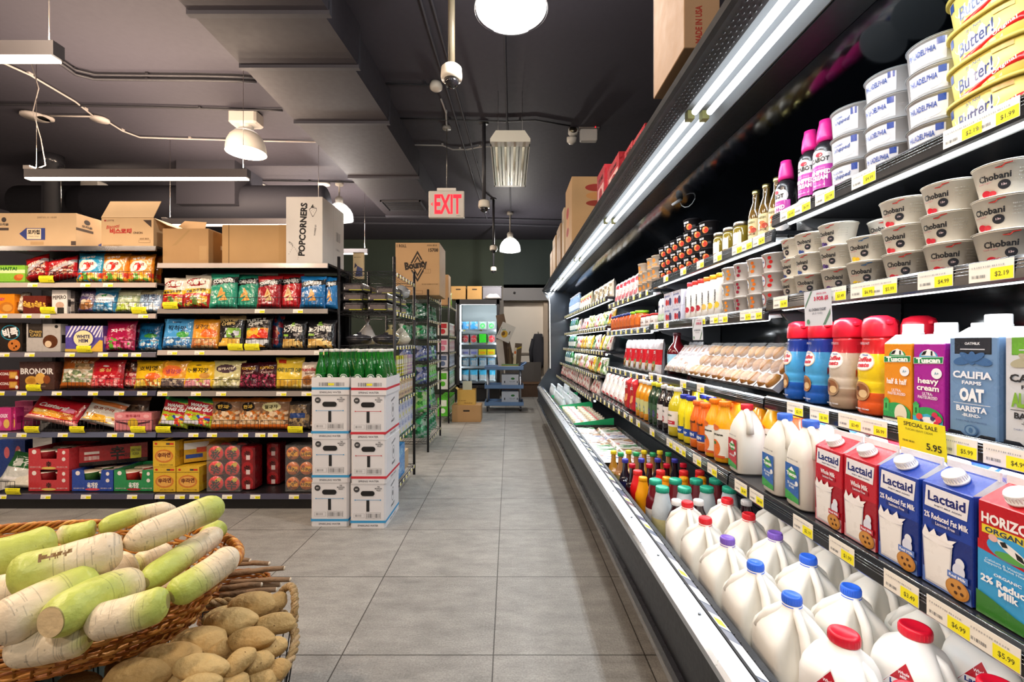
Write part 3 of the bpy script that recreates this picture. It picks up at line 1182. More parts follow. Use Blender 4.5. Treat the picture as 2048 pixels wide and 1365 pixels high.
# ---- shelves: (y0, y1, z, lip x, lit)
SHELVES = [
 ('A4', 0.25, 1.485, 1.67, 0.88), ('A3', 0.25, 1.50, 1.395, 0.87), ('A2', 0.25, 1.50, 1.07, 0.865), ('A1', 0.25, 1.50, 0.81, 0.745),
 ('B4', 1.495, 2.755, 1.625, 0.885), ('B3', 1.51, 2.755, 1.366, 0.87), ('B2', 1.51, 2.755, 1.065, 0.865), ('B1', 1.51, 2.755, 0.81, 0.745),
 ('C4', 2.765, 3.965, 1.585, 0.885), ('C3', 2.765, 3.965, 1.35, 0.87), ('C2', 2.765, 3.965, 1.045, 0.865), ('C1', 2.765, 3.965, 0.81, 0.745),
 ('D4', 3.975, 6.98, 1.66, 0.87), ('D3', 3.975, 6.98, 1.40, 0.87), ('D25', 3.975, 6.98, 1.175, 0.85), ('D2', 3.975, 6.98, 0.955, 0.80), ('D1', 3.975, 6.98, 0.76, 0.745)]
PRICES = ['$1.99', '$2.19', '$4.99', '$5.99', '$6.99', '$3.49']
TAGY = {
 'A4': [0.80, 0.86, 1.10, 1.235, 1.33, 1.40], 'A3': [0.80, 0.905, 1.03, 1.09, 1.18, 1.42], 'A2': [0.77, 0.855, 1.05, 1.125, 1.235, 1.34],
 'A1': [0.68, 0.75, 0.84, 0.99, 1.12, 1.33, 1.42], 'B4': [1.57, 1.65, 1.72, 1.88, 2.05, 2.25, 2.5], 'B3': [1.56, 1.63, 1.80, 1.88, 2.0, 2.45, 2.62],
 'B2': [2.0, 2.2, 2.55, 2.70], 'B1': [1.62, 1.75, 1.9, 1.97, 2.05, 2.3, 2.55, 2.7]}
for k, (nm, y0, y1, z, lx) in enumerate(SHELVES):
 s = empty('shelf', (0, 0, z))
 s.parent = case
 s.location = (lx - 0.9, (y0 + y1) / 2 - 3.6, z)
 hl = (y1 - y0) / 2
 mb = MB()
 mb.box(0.004, 1.283 - lx, -hl, hl, -0.016, -0.002, '24262b', 'panel')
 for yb in (-hl + 0.02, hl - 0.03):
  mb.prism([(0.06, -0.017), (1.28 - lx, -0.017), (1.28 - lx, -0.12), (1.2 - lx, -0.12), (0.08, -0.04)], yb, yb + 0.008, '5d5f63', 'satin')
 mb.build('deck', s)
 mb = MB()
 mb.prism([(-0.006, 0.003), (-0.011, -0.002), (-0.014, -0.036), (-0.010, -0.040), (0.002, -0.040), (0.002, 0.003)], -hl, hl, '17191c', 'panel')
 for dz in (0.0035, -0.006, -0.012, -0.018):
  mb.tube([(-0.0125 if dz < 0.003 else -0.003, -hl, dz), (-0.0125 if dz < 0.003 else -0.003, hl, dz)], 0.0012, 4, 'aab0b4', 'chrome')
 mb.build('price_rail', s)
 if nm != 'D2':
  mb = MB()
  mb.tube([(0.022, -hl + 0.04, -0.032), (0.022, hl - 0.04, -0.032)], 0.0095, 8, 'ffffff', 'glow_cool')
  mb.build('light_tube', s)
  mb = MB()
  mb.prism([(0.004, -0.018), (0.052, -0.018), (0.060, -0.030), (0.055, -0.030), (0.048, -0.021), (0.010, -0.021)], -hl + 0.02, hl - 0.02, 'd8dcdf', 'satin')
  mb.build('light_reflector', s)
  light('AREA', (0.022, 0, -0.0425), P_STRIP * (0.5 if nm[1] == '1' else 1.0) * (y1 - y0), COOL, s, (0.014, (y1 - y0) * 0.92), (0, R(-12), 0))
 ys = TAGY.get(nm)
 if ys is None:
  ys = []
  yq = y0 + 0.08
  while yq < y1 - 0.05:
   ys.append(yq)
   yq += 0.15 if nm[0] == 'C' else 0.13
 for i, yq in enumerate(ys):
  o = price_tag(s, -0.0135, w=0.075 if nm[0] in 'AB' else 0.05, h=0.036, txt=PRICES[(i + k) % 6] if nm[0] in 'AB' else '', front=yq - (y0 + y1) / 2, z=-0.017)
  o.rotation_euler = (R(0), R(0), R(-90))

# ================================================================ goods on the snack shelves
def gput(kind, x0, x1, y0, z, key, name, label, cat, cfg, lean=8, dy=0.0, ybot=None, yaw=0.0, th=None, rot=0.0, group=None):
 """x0,x1,y0: outline seen from the aisle; z: shelf height"""
 th = th or (0.07 if kind == 'bag' else 0.06)
 Y = GY + 0.035 + th / 2 + dy
 zb = z + 0.001 if ybot is None else H - (ybot - 686) * (Y - th / 2) / F
 Yf = Y - th / 2
 if abs(zb - 0.12) < 0.02:
  zb = 0.1215
 w = (x1 - x0) * Yf / F
 zt = H - (y0 - 686) * Yf / F
 h = zt - zb
 xc = ((x0 + x1) / 2 - 1018) * Yf / F
 if kind == 'bag':
  cl = math.cos(R(lean))
  zb += th * 0.5 * math.sin(R(lean)) + abs(w / 2 * math.sin(R(rot)))
  h = max(zt - zb, h * 0.6)
  b = mk_bag(name, w * 1.05, h / cl, th, cfg[0], cfg[1], cfg[2], m=cfg[3] if len(cfg) > 3 else 'film', seed=len(PROTO) % 17)
  return put(key + str(x0), b, (xc, Y, zb), label, cat, rx=-R(lean), rz=R(yaw), ry=R(rot), group=group)
 W, Hh = w, h
 sc = lambda its: [tuple([t[0]] + [([(p[0] * W, p[1] * Hh) for p in t[1]])] + list(t[2:])) if t[0] == 'p' else
       (('t', t[1], t[2] * W, t[3] * Hh, t[4] * W, t[5] * Hh) + tuple(t[6:]) if t[0] == 't' else
        ((t[0], t[1] * W, t[2] * Hh, t[3] * W, t[4] * Hh) + tuple(t[5:]))) for t in its]
 b = mk_box(name, w, th, h, cfg[0], front=sc(cfg[1]), right=[('r', -th * 0.35, h * 0.3, th * 0.35, h * 0.6, cfg[2] if len(cfg) > 2 else 'dddddd')], m='gloss', bev=0.0)
 return put(key + str(x0), b, (xc, Y, zb), label, cat, rz=R(yaw), rx=-R(lean if kind == 'lbox' else 0), group=group)


def img(colors, x0, y0, x1, y1, sc=22):
 return ('n', x0, y0, x1, y1, colors, sc)


CH = ['c98a3c', 'e0b060', 'a86a28', 'f0cf88']
RED = ['a01020', 'd02030', '701018', 'e05050']
MIX = ['d8c8a8', '8a4a20', 'c04020', 'e8d8b0', '5a6a20']
SHRIMP = lambda base, txt: (base, [('n', 0, 0.0, 1, 0.32, ['e8b020', 'd04020', 'f0d860', '60a030', base], 9), ('e', 0.45, 0.55, 0.36, 0.2, 'f4ead8'), ('e', 0.42, 0.52, 0.17, 0.15, 'd02418'), ('e', 0.36, 0.5, 0.09, 0.1, 'f4ead8')],
         [('t', txt, 0.46, 0.82, 0.55, 0.08, 'f8f0e0', 0.1, 0.04), ('t', '맛', 0.62, 0.6, 0.2, 0.1, 'a01818', 0.2, 0.03)])
SHIN_CLR = ('b01a20', [('n', 0.05, 0.12, 0.95, 0.62, ['5a1418', '883030', 'c8a080', '40282c', 'a86048'], 16), ('s', 0.5, 0.5, 0.09, 'b8b4b8'), ('r', 0, 0.78, 1, 1, 'd81e26')], [('t', '불갈비', 0.5, 0.62, 0.5, 0.13, 'f2d8c8', 0.2, 0.04)])
z = GZL
g = gput
g('box', -4, 50, 531, z[1], 'haitai', 'biscuit_box', 'lime green biscuit carton on the uppermost goods shelf', 'biscuit box',
  ('8cc63f', [('r', -0.5, 0.55, 0.5, 0.75, 'dff0b0'), ('t', 'HAITAI', -0.1, 0.8, 0.6, 0.2, '1c5a28', 0, 0.03), ('e', 0.25, 0.3, 0.16, 0.18, 'c8642a'), ('e', 0.32, 0.38, 0.13, 0.12, 'd88040'), ('r', -0.5, 0, 0.5, 0.08, '5a9a28')], '3a8030'), th=0.12)
g('bag', 45, 92, 507, z[1], 'redlean', 'snack_bag', 'red snack bag slumping sideways beside the lime biscuit carton', 'snack bag', SHIN_CLR, lean=12, rot=-16)
g('bag', 88, 148, 512, z[1], 'redlean', 'snack_bag', 'red and silver snack bag leaning beside the blue shrimp bag', 'snack bag', SHIN_CLR, lean=12, rot=-12)
g('bag', 146, 199, 503, z[1], 'shr', 'snack_bag', 'blue snack bag with a red shrimp on the uppermost goods shelf', 'snack bag', SHRIMP('2c9cc8', '새우깡'), lean=6)
g('bag', 196, 249, 503, z[1], 'shr2', 'snack_bag', 'orange shrimp snack bag next to the blue shrimp bag', 'snack bag', SHRIMP('e08a20', '새우깡'), lean=6)
g('bag', 249, 300, 505, z[1], 'shr3', 'snack_bag', 'orange shrimp snack bag at the shelf end under the printed carton', 'snack bag', SHRIMP('e08a20', '새우깡'), lean=6)
g('bag', 284, 314, 507, z[1], 'shr4', 'snack_bag', 'dim orange snack bag tucked behind at the shelf end', 'snack bag', SHRIMP('b8742a', '새우깡'), lean=6, dy=0.09)
# second shelf
g('box', -3, 29, 588, z[2], 'ck', 'cookie_box', 'orange cookie carton at the photo edge on the second goods shelf', 'cookie box',
  ('ef8f1e', [('e', 0.0, 0.3, 0.45, 0.28, 'c87a2a'), ('e', 0.05, 0.28, 0.3, 0.18, 'e0a048'), ('t', 'NEY', -0.3, 0.72, 0.4, 0.14, 'c03080', 0, 0.03)], 'b06010'), th=0.1)
g('bag', 30, 46, 583, z[2], 'tanb', 'snack_bag', 'narrow greyish snack bag beside the orange cookie carton', 'snack bag', ('a09080', [('n', 0, 0.1, 1, 0.8, ['b8a890', '887060', 'd8ccb8'], 10)], []))
g('box', 46, 68, 592, z[2], 'almb', 'snack_box', 'brown almond stick carton, first of a pair', 'snack box',
  ('6a2a20', [('t', '아몬드', 0, 0.5, 0.5, 0.7, 'e8b848', R(75), 0.05)], '4a1a14'), th=0.09)
g('box', 68, 92, 592, z[2], 'alm', 'snack_box', 'brown almond stick carton, second of a pair beside a white carton', 'snack box',
  ('6a2a20', [('t', '아몬드', 0, 0.5, 0.5, 0.7, 'e8b848', R(75), 0.05)], '4a1a14'), th=0.09)
g('box', 104, 134, 580, z[2], 'pep', 'snack_box', 'tall white chocolate stick carton with black lettering', 'snack box',
  ('eae6e2', [('t', 'PEPERO', 0, 0.68, 0.9, 0.16, '1c1c1c', 0.05, 0.03), ('e', 0.02, 0.35, 0.28, 0.14, 'caa892'), ('r', -0.15, 0.0, 0.3, 0.25, '2c2c30'), ('p', [(-0.5, 0), (-0.5, 0.25), (-0.2, 0)], '606468')], '3a3638'), th=0.05, lean=0)
g('box', 135, 150, 582, z[2], 'pep2', 'snack_box', 'narrow dark chocolate stick carton behind the tall white one', 'snack box',
  ('4a4648', [('t', 'PEPERO', 0, 0.6, 0.8, 0.12, 'e8e4e0', 0.0, 0.03), ('r', -0.4, 0.1, 0.4, 0.4, '8a8480')], '2a2628'), th=0.05, dy=0.03)
g('bag', 150, 187, 577, z[2], 'ch', 'candy_bag', 'dark purple chocolate ball bag on the second goods shelf', 'candy bag',
  ('4a4068', [('e', 0.5, 0.3, 0.4, 0.2, '8a5a30'), ('e', 0.62, 0.42, 0.18, 0.12, 'b07840'), ('e', 0.35, 0.45, 0.16, 0.1, 'd8c0a0')], [('t', '초코볼', 0.5, 0.72, 0.7, 0.14, 'e8e0f0', 0, 0.04)]))
g('bag', 176, 226, 574, z[2], 'any', 'candy_bag', 'sky blue mint candy bag with white lettering', 'candy bag',
  ('2a7cae', [('r', 0, 0.8, 1, 1, '58b0d8'), ('n', 0.1, 0.05, 0.9, 0.28, ['4a9cc8', 'c8e4f0', '2a6c9a'], 8), ('e', 0.5, 0.55, 0.4, 0.2, 'e8f2f6')], [('t', 'Anytime', 0.5, 0.46, 0.85, 0.13, 'ffffff', 0, 0.05), ('t', 'Anytime', 0.5, 0.465, 0.82, 0.12, '1c5c96', 0, 0.01), ('p', [(0.4, 0.66), (0.55, 0.7), (0.5, 0.6)], '3aa050'), ('p', [(0.5, 0.68), (0.66, 0.74), (0.6, 0.62)], '3aa050')]), lean=10)
g('bag', 224, 274, 577, z[2], 'grn', 'candy_bag', 'pale green candy bag beside the sky blue one', 'candy bag',
  ('a8b890', [('r', 0, 0.72, 1, 1, 'c8cca8'), ('n', 0.08, 0.05, 0.92, 0.4, ['b8d048', 'e0e8b0', '88a030', 'f0f0e0'], 9)], [('t', '소프트', 0.42, 0.62, 0.6, 0.16, 'ffffff', 0, 0.06), ('t', '소프트', 0.42, 0.62, 0.58, 0.14, '4a8a3c', 0, 0.01)]), lean=10)
g('bag', 269, 318, 577, z[2], 'mal', 'candy_bag', 'pale blue milk caramel bag with black handwriting', 'candy bag',
  ('98b4d0', [('r', 0, 0.75, 1, 1, 'b0a888'), ('n', 0.05, 0.05, 0.95, 0.36, ['d8e4f0', '88a8d0', 'f4f6f8'], 8)], [('t', '말랑\n카우', 0.55, 0.6, 0.6, 0.34, '1c2448', 0.05, 0.01)]), lean=10)
# third
g('box', -8, 44, 646, z[3], 'bigck', 'cookie_box', 'black chocolate chip cookie carton at the photo edge', 'cookie box',
  ('2c2622', [('e', 0.05, 0.66, 0.36, 0.26, '2a9ab8'), ('e', 0.05, 0.66, 0.33, 0.235, '2c2622'), ('t', '빅쿡', 0.05, 0.66, 0.6, 0.32, 'f0f0f0', 0.2, 0.05), ('e', 0.2, 0.22, 0.24, 0.2, 'c87838'), ('e', 0.12, 0.28, 0.04, 0.04, '40200c'), ('e', 0.28, 0.18, 0.04, 0.04, '40200c'), ('e', 0.2, 0.12, 0.03, 0.03, '40200c')], '1a1612'))
g('box', 53, 121, 648, z[3], 'dream', 'cake_box', 'silver grey chocolate cake carton beside the black cookie carton', 'cake box',
  ('b8b4b0', [('r', -0.45, 0.5, -0.02, 1.0, '3a3430'), ('t', 'Dream\nCAKE', -0.23, 0.66, 0.36, 0.24, 'c8a85c', 0, 0.02), ('e', 0.2, 0.36, 0.22, 0.24, '5a3420'), ('e', 0.14, 0.27, 0.1, 0.12, 'e0c8a8'), ('e', 0.38, 0.9, 0.05, 0.06, '2c2c2c')], '2a2622'))
g('box', 121, 133, 660, z[3], 'dreamb', 'cake_box', 'narrow dim cake carton wedged behind the silver one', 'cake box', ('5a5654', [('r', -0.4, 0.1, 0.4, 0.4, '2a2622')], '2a2622'), dy=0.05)
_st = []
for k in range(-5, 6):
 _st.append(('p', [(max(-0.5, min(0.5, k * 0.1 - 0.02)), 0.55), (max(-0.5, min(0.5, k * 0.1 + 0.03)), 0.55), (max(-0.5, min(0.5, k * 0.1 + 0.03 + 0.18)), 1.0), (max(-0.5, min(0.5, k * 0.1 - 0.02 + 0.18)), 1.0)], 'e8e4f0'))
g('box', 131, 206, 652, z[3], 'heim', 'wafer_box', 'purple and white striped wafer carton on the middle shelf', 'wafer box',
  ('5a50a0', _st + [('e', -0.02, 0.5, 0.3, 0.36, '4a4090'), ('e', -0.02, 0.5, 0.26, 0.32, 'f0e4b0'), ('t', 'WHITE\nHEIM', -0.02, 0.5, 0.36, 0.3, '2a2458', 0, 0.04), ('r', -0.5, 0, 0.5, 0.1, 'd0b048'), ('p', [(0.2, 0.0), (0.5, 0.0), (0.5, 0.42), (0.42, 0.45), (0.2, 0.1)], 'e0b850')], 'e0dce8'), lean=0)
BERRY = ('a81848', [('n', 0.06, 0.02, 0.94, 0.42, ['d84880', '881038', 'e890b0', '58a030', 'a81848'], 12)], [('t', '자두', 0.5, 0.66, 0.5, 0.12, 'f8d8e0', 0.1, 0.03)])
g('bag', 203, 262, 640, z[3], 'berry', 'candy_bag', 'magenta plum candy bag beside the striped wafer carton', 'candy bag', BERRY, lean=6)
g('bag', 255, 286, 643, z[3], 'berry', 'candy_bag', 'second magenta candy bag half behind the first', 'candy bag', BERRY, lean=6, dy=0.09)
g('bag', 268, 316, 645, z[3], 'bl', 'candy_bag', 'blue mint candy bag at the end of the middle shelf', 'candy bag',
  ('2080c0', [('n', 0.06, 0.02, 0.94, 0.38, ['58b8e8', 'e0f0f8', '1868a8'], 11), ('e', 0.62, 0.52, 0.26, 0.08, '48a048')], [('t', '박하맛', 0.5, 0.68, 0.6, 0.16, '102038', -0.1, 0.01)]), lean=6, dy=0.075)
# fourth
for k, (ya, yb) in enumerate(((761, 779.5), (741, 760.5))):
 g('box', -6, 38, ya, H, 'coco%d' % k, 'biscuit_box', 'maroon coconut biscuit carton, %s of two stacked' % ('lower', 'upper')[k], 'biscuit box',
   ('7a2420', [('t', 'COCONUT', -0.2, 0.62, 0.7, 0.3, 'f0e8e0', 0, 0.03), ('r', 0.05, 0.15, 0.42, 0.85, 'c08838'), ('r', 0.1, 0.25, 0.36, 0.75, 'd8a850'), ('e', 0.4, 0.25, 0.07, 0.2, 'f0ece4')], '5a1814'), ybot=yb)
g('box', 39, 109, 724, z[4], 'bron', 'biscuit_box', 'dark brown biscuit carton with big white lettering', 'biscuit box',
  ('4a3430', [('t', 'BRONOIR', 0, 0.66, 0.94, 0.22, 'e4e0dc', 0, 0.03), ('e', -0.16, 0.32, 0.18, 0.17, 'c8943c'), ('e', -0.16, 0.32, 0.12, 0.1, 'b07c2c'), ('e', 0.1, 0.4, 0.15, 0.2, 'dcaa50'), ('e', 0.28, 0.36, 0.1, 0.15, '8a4a28'), ('t', 'BROWNIE COOKIE', 0, 0.12, 0.5, 0.05, 'b09880')], '3a2824'), th=0.07)
g('bag', 112, 182, 714, z[4], 'brn', 'candy_bag', 'orange brown sesame candy bag beside the dark biscuit carton', 'candy bag',
  ('a85a20', [('n', 0.1, 0.2, 0.95, 0.62, ['c8c8b8', '8a9a70', 'e8e4d8', '607050', 'b0a088'], 12), ('n', 0.45, 0.6, 0.95, 0.78, ['605040', 'b09068', '907850'], 8)], [('t', '깨강정', 0.55, 0.84, 0.5, 0.1, 'f0d8b0', 0.05, 0.02)]), lean=8)
REDC = ('b81c28', [('n', 0.1, 0.03, 0.95, 0.45, ['e06060', '981020', 'f0a0a0', 'c83040'], 13)], [('e', 0.5, 0.75, 0.1, 0.03, 'e8d0d0'), ('t', '홍삼', 0.5, 0.62, 0.4, 0.12, 'f0c878', 0.05, 0.01)])
g('bag', 174, 238, 719, z[4], 'redc', 'candy_bag', 'red ginseng candy bag, fuller one of the pair', 'candy bag', REDC, lean=8)
g('bag', 226, 270, 718, z[4], 'redd', 'candy_bag', 'red ginseng candy bag with brown print, second of the pair', 'candy bag', ('a02428', [('n', 0.1, 0.03, 0.95, 0.5, ['e87878', '981020', 'f8c0b0', 'c83040'], 13), ('n', 0.2, 0.55, 0.9, 0.9, ['5a2018', '8a4830', '3a1810'], 9)], []), lean=8, dy=0.06)
g('bag', 262, 322, 721, z[4], 'pump', 'candy_bag', 'yellow pumpkin candy bag with black brush lettering', 'candy bag',
  ('e8b81c', [('n', 0.08, 0.03, 0.92, 0.34, ['e8c850', 'd87828', 'f8e8a0', 'b86020'], 10), ('e', 0.66, 0.42, 0.24, 0.13, 'e06828')], [('t', '호박엿', 0.5, 0.7, 0.62, 0.17, '2a1a08', 0.05, 0.02)]), lean=8)
g('bag', 313, 371, 722, z[4], 'apri', 'candy_bag', 'orange and yellow candy bag, first past the shelf joint', 'candy bag',
  ('e0a030', [('e', 0.45, 0.62, 0.36, 0.2, 'f07838'), ('n', 0.08, 0.03, 0.92, 0.36, ['6a5a58', '9a8a80', '4a4048', 'c8b8a0'], 11)], [('t', '생강맛', 0.5, 0.6, 0.55, 0.16, '98305a', 0.05, 0.02)]), lean=8)
g('bag', 361, 424, 723, z[4], 'nur', 'candy_bag', 'bright yellow scorched rice candy bag with black lettering', 'candy bag',
  ('f0c41c', [('n', 0.08, 0.03, 0.92, 0.36, ['e8a0a8', 'f8e0d0', 'c86878', 'd8c060'], 10), ('e', 0.72, 0.46, 0.16, 0.11, 'c89040')], [('t', '누룽지맛', 0.48, 0.66, 0.7, 0.17, '1c1408', 0.0, 0.02), ('e', 0.5, 0.84, 0.1, 0.02, '5a4a20')]), lean=8)
g('bag', 419, 482, 722, z[4], 'crm', 'candy_bag', 'cream coloured sesame candy bag with a dark oval', 'candy bag',
  ('cfc88c', [('n', 0.08, 0.03, 0.92, 0.4, ['d8d4a0', 'b0a870', 'f0ecd0', '8a8450'], 11), ('e', 0.46, 0.7, 0.34, 0.15, '4a3840')], [('t', '참깨사탕', 0.46, 0.7, 0.55, 0.1, 'e8dcc0', 0.05, 0.02)]), lean=8)
MAR = ('3c1018', [('n', 0.06, 0.03, 0.94, 0.55, ['6a1830', '2a0810', 'a83858', '501020'], 12)], [('t', 'KOPIKO', 0.5, 0.78, 0.7, 0.1, 'c8a038', 0, 0.03), ('t', 'Classic', 0.5, 0.62, 0.5, 0.08, 'd8b0a8', 0.1, 0.01)])
g('bag', 474, 514, 726, z[4], 'mar', 'candy_bag', 'maroon coffee candy bag beside the cream coloured bag', 'candy bag', MAR, lean=5)
g('bag', 510, 551, 724, z[4], 'mar', 'candy_bag', 'maroon coffee candy bag beside the honey butter chips', 'candy bag', MAR, lean=5)
g('bag', 547, 603, 715, z[4], 'hbc', 'snack_bag', 'yellow honey butter chip bag leaning slightly', 'snack bag',
  ('e8c840', [('n', 0.15, 0.05, 0.85, 0.28, ['e8c060', 'f0d880', 'd8a838'], 7), ('r', 0.12, 0.8, 0.42, 0.92, 'c83820')], [('t', 'HONEY BUTTER CHIP', 0.5, 0.6, 0.88, 0.13, '4a5838', -0.02, 0.03)]), lean=4)
g('bag', 598, 632, 724, z[4], 'nut', 'biscuit_bag', 'pale hazelnut biscuit bag beside the green glass bottles', 'biscuit bag',
  ('d8c8b8', [('e', 0.5, 0.32, 0.36, 0.18, 'b07840'), ('e', 0.5, 0.32, 0.25, 0.12, '8a5428')], [('t', 'nutella', 0.5, 0.72, 0.9, 0.14, 'a81c20', 0, 0.03), ('t', 'Biscuits', 0.62, 0.58, 0.6, 0.09, '6a4028', 0, 0.01)]), lean=4)
# fifth
PK = ('c83a80', [('t', 'choux', -0.1, 0.68, 0.8, 0.24, 'f8e0f0', 0, 0.03), ('e', 0.2, 0.3, 0.2, 0.2, 'e8c060'), ('e', -0.3, 0.3, 0.2, 0.16, 'e070a8')], 'a02060')
g('box', -8, 22, 816, z[5], 'pk', 'pie_box', 'pink snack carton cut by the photo edge on the fifth shelf', 'snack box', PK)
g('box', 22, 31, 816, z[5], 'pk2', 'pie_box', 'slim pink snack carton beside the one at the photo edge', 'snack box', PK, dy=0.02)
g('box', 30, 66, 803, z[5], 'pkb', 'pie_box', 'taller pink carton standing behind the red custard pack', 'snack box', ('b84a78', [('r', -0.5, 0.6, 0.5, 0.8, 'd8709a'), ('t', 'choco', 0, 0.7, 0.5, 0.12, '8a1848', 0, 0.02)], '8a2050'), dy=0.2)
CUST = ('c01828', [('n', 0.1, 0.18, 0.9, 0.42, ['e8a838', 'c87820', 'f0d080', 'b05820'], 7), ('r', 0, 0, 1, 0.14, 'e8a8a0'), ('e', 0.75, 0.55, 0.14, 0.1, 'e890b0')], [('t', 'Custard', 0.45, 0.6, 0.6, 0.16, 'f4ece8', 0.0, 0.04, 0.3)])
g('bag', 40, 143, 800, z[5], 'cust', 'pie_bag', 'large red custard pie bag lying tilted on the fifth shelf', 'cake bag', CUST, lean=26, rot=12, th=0.07)
g('bag', 112, 186, 798, z[5], 'cust2', 'pie_bag', 'second large red bag leaning behind the custard pies', 'cake bag', CUST, lean=20, rot=13, dy=0.14, th=0.06)
g('bag', 152, 226, 803, z[5], 'wht', 'pie_bag', 'white and orange pie bag tilted beside the red custard pies', 'cake bag',
  ('c8c4bc', [('n', 0.1, 0.1, 0.9, 0.36, ['e8b030', 'd8d4c8', 'b87820', 'f0d880'], 7), ('r', 0, 0.74, 1, 0.9, 'c8743a')], [('t', '군고구마', 0.5, 0.6, 0.6, 0.12, '8a3a18', 0.0, 0.03)]), lean=24, rot=13, th=0.06)
g('bag', 222, 288, 795, z[5], 'clr', 'snack_bag', 'clear brown baked snack bag behind the pink tiger print carton', 'snack bag',
  ('7a6252', [('n', 0.1, 0.1, 0.9, 0.7, ['9a8068', 'c8a888', '5a4438', 'b89878'], 8), ('r', 0, 0.85, 1, 1, 'c8a070')], []), lean=10, dy=0.14)
g('box', 229, 303, 826, z[5], 'pkt', 'snack_box', 'low pink snack carton with dark stripes and a yellow centre', 'snack box',
  ('e08a90', [('p', [(-0.46, 0.45), (-0.1, 0.3), (-0.1, 0.42), (-0.46, 0.55)], '5a3038'), ('p', [(0.46, 0.45), (0.1, 0.3), (0.1, 0.42), (0.46, 0.55)], '5a3038'), ('e', 0, 0.4, 0.14, 0.3, 'e0b838'), ('e', -0.36, 0.8, 0.08, 0.1, 'f0b0b4'), ('e', 0.36, 0.8, 0.08, 0.1, 'f0b0b4'), ('t', '호두과자', 0, 0.82, 0.4, 0.16, 'a83848', 0, 0.03)], 'c06a70'), th=0.09)
# base shelf
g('box', -6, 50, 881, z[6], 'bluebk', 'noodle_pack', 'blue cup noodle pack standing at the back of the bottom shelf', 'noodle pack', ('1c3a80', [('e', -0.15, 0.7, 0.1, 0.14, 'c8606a'), ('e', 0.25, 0.72, 0.1, 0.14, 'c8606a'), ('e', 0.3, 0.72, 0.04, 0.06, 'f0e8e0')], '142a60'), dy=0.22)
g('bag', -12, 54, 914, z[6], 'grw', 'seaweed_bag', 'green and white seaweed bag slumped in the bottom shelf corner', 'seaweed bag',
  ('c8ccc8', [('r', 0, 0.5, 1, 1, '2a6a38'), ('r', 0.2, 0.0, 0.8, 0.2, 'e8e8e8')], [('t', '돌김', 0.5, 0.68, 0.6, 0.24, 'e8f0e8', 0.1, 0.04)]), lean=24, dy=0.03, rot=8)
g('bag', 2, 56, 955, z[6], 'whb', 'seaweed_bag', 'plain white pouch under the green and white seaweed bag', 'pouch', ('d4d2c4', [], []), lean=40, dy=-0.005, th=0.05)


def tray12(name, x0, x1, ya, yb, col, food, oval, label, key):
 Y = GY + 0.02
 w, h = (x1 - x0) * Y / F, (yb - ya) * Y / F
 d = 0.27
 zb = 0.1215 if yb > 980 else 0.1235 + (985 - 943) * Y / F

 def b():
  mb = MB()
  pts = [(-w / 2, 0), (w / 2, 0), (w / 2, h), (w * 0.22, h), (w * 0.19, h * 0.52), (-w * 0.19, h * 0.52), (-w * 0.22, h), (-w / 2, h)]
  mb.prism(pts, -d / 2, -d / 2 + 0.004, col, 'gloss')
  mb.box(-w / 2, -w / 2 + 0.004, -d / 2 + 0.004, d / 2, 0, h, col, 'gloss')
  mb.box(w / 2 - 0.004, w / 2, -d / 2 + 0.004, d / 2, 0, h, col, 'gloss')
  mb.box(-w / 2 + 0.004, w / 2 - 0.004, -d / 2 + 0.004, d / 2, 0, 0.004, col, 'gloss')
  mb.box(-w / 2 + 0.004, w / 2 - 0.004, d / 2 - 0.004, d / 2, 0, h, col, 'gloss')
  decals(mb, ffront(d), [('e', -w * 0.36, h * 0.85, w * 0.055, w * 0.055, 'f0e8e4'), ('t', '辛' if col == 'c03840' else '육개장', 0, h * 0.26, w * (0.13 if col == 'c03840' else 0.26), h * 0.3, '1c1414' if col == 'c03840' else 'f0f0f0', 0, 0.04),
          ('e', 0, h * 0.08, w * 0.18, h * 0.06, oval), ('e', w * 0.37, h * 0.82, w * 0.04, h * 0.09, 'f0e8e4'), ('e', w * 0.37, h * 0.5, w * 0.045, h * 0.09, 'e8dcd8'),
          ('b', w * 0.2, h * 0.1, w * 0.46, h * 0.16, 12, 'e0d0d0'), ('b', -w * 0.46, h * 0.1, -w * 0.2, h * 0.16, 12, 'e0d0d0')], 'gloss')
  t = mb.build(name)
  r = min(w * 0.235, 0.07)
  for i in range(2):
   for j in range(2):
    mb = MB()
    mb.lathe([(r * 0.72, 0.006), (r * 0.98, h * 0.8), (r, h * 0.83), (r * 0.96, h * 0.86), (0.002, h * 0.87)], 20, [food, food, 'e8e4dc', 'c8b8a0', 'c8b8a0', food], 'gloss', c=(-w * 0.245 + i * w * 0.49, -d / 2 + 0.072 + j * 0.128, 0))
    mb.build('noodle_bowl', t)
  return t
 p = ((x0 + x1) / 2 - 1018) * Y / F
 return put(key, b, (p, Y + d / 2, zb + 0.001), label, 'noodle tray')


tray12('noodle_tray', 57, 138, 943, 985, 'c03840', '9a2028', 'd8c060', 'red noodle bowl tray, lower of two stacked on the bottom shelf', 'tr1')
tray12('noodle_tray', 57, 138, 900, 942.4, 'c03840', '9a2028', 'd8c060', 'red noodle bowl tray, upper of two stacked on the bottom shelf', 'tr1')
tray12('noodle_tray', 144, 226, 943, 985, '2848a0', '3a6a30', 'd04858', 'blue noodle bowl tray on the bottom shelf', 'tr2')
tray12('noodle_tray', 228, 307, 943, 985, '288a50', 'b83028', 'a83038', 'green noodle bowl tray on the bottom shelf', 'tr3')
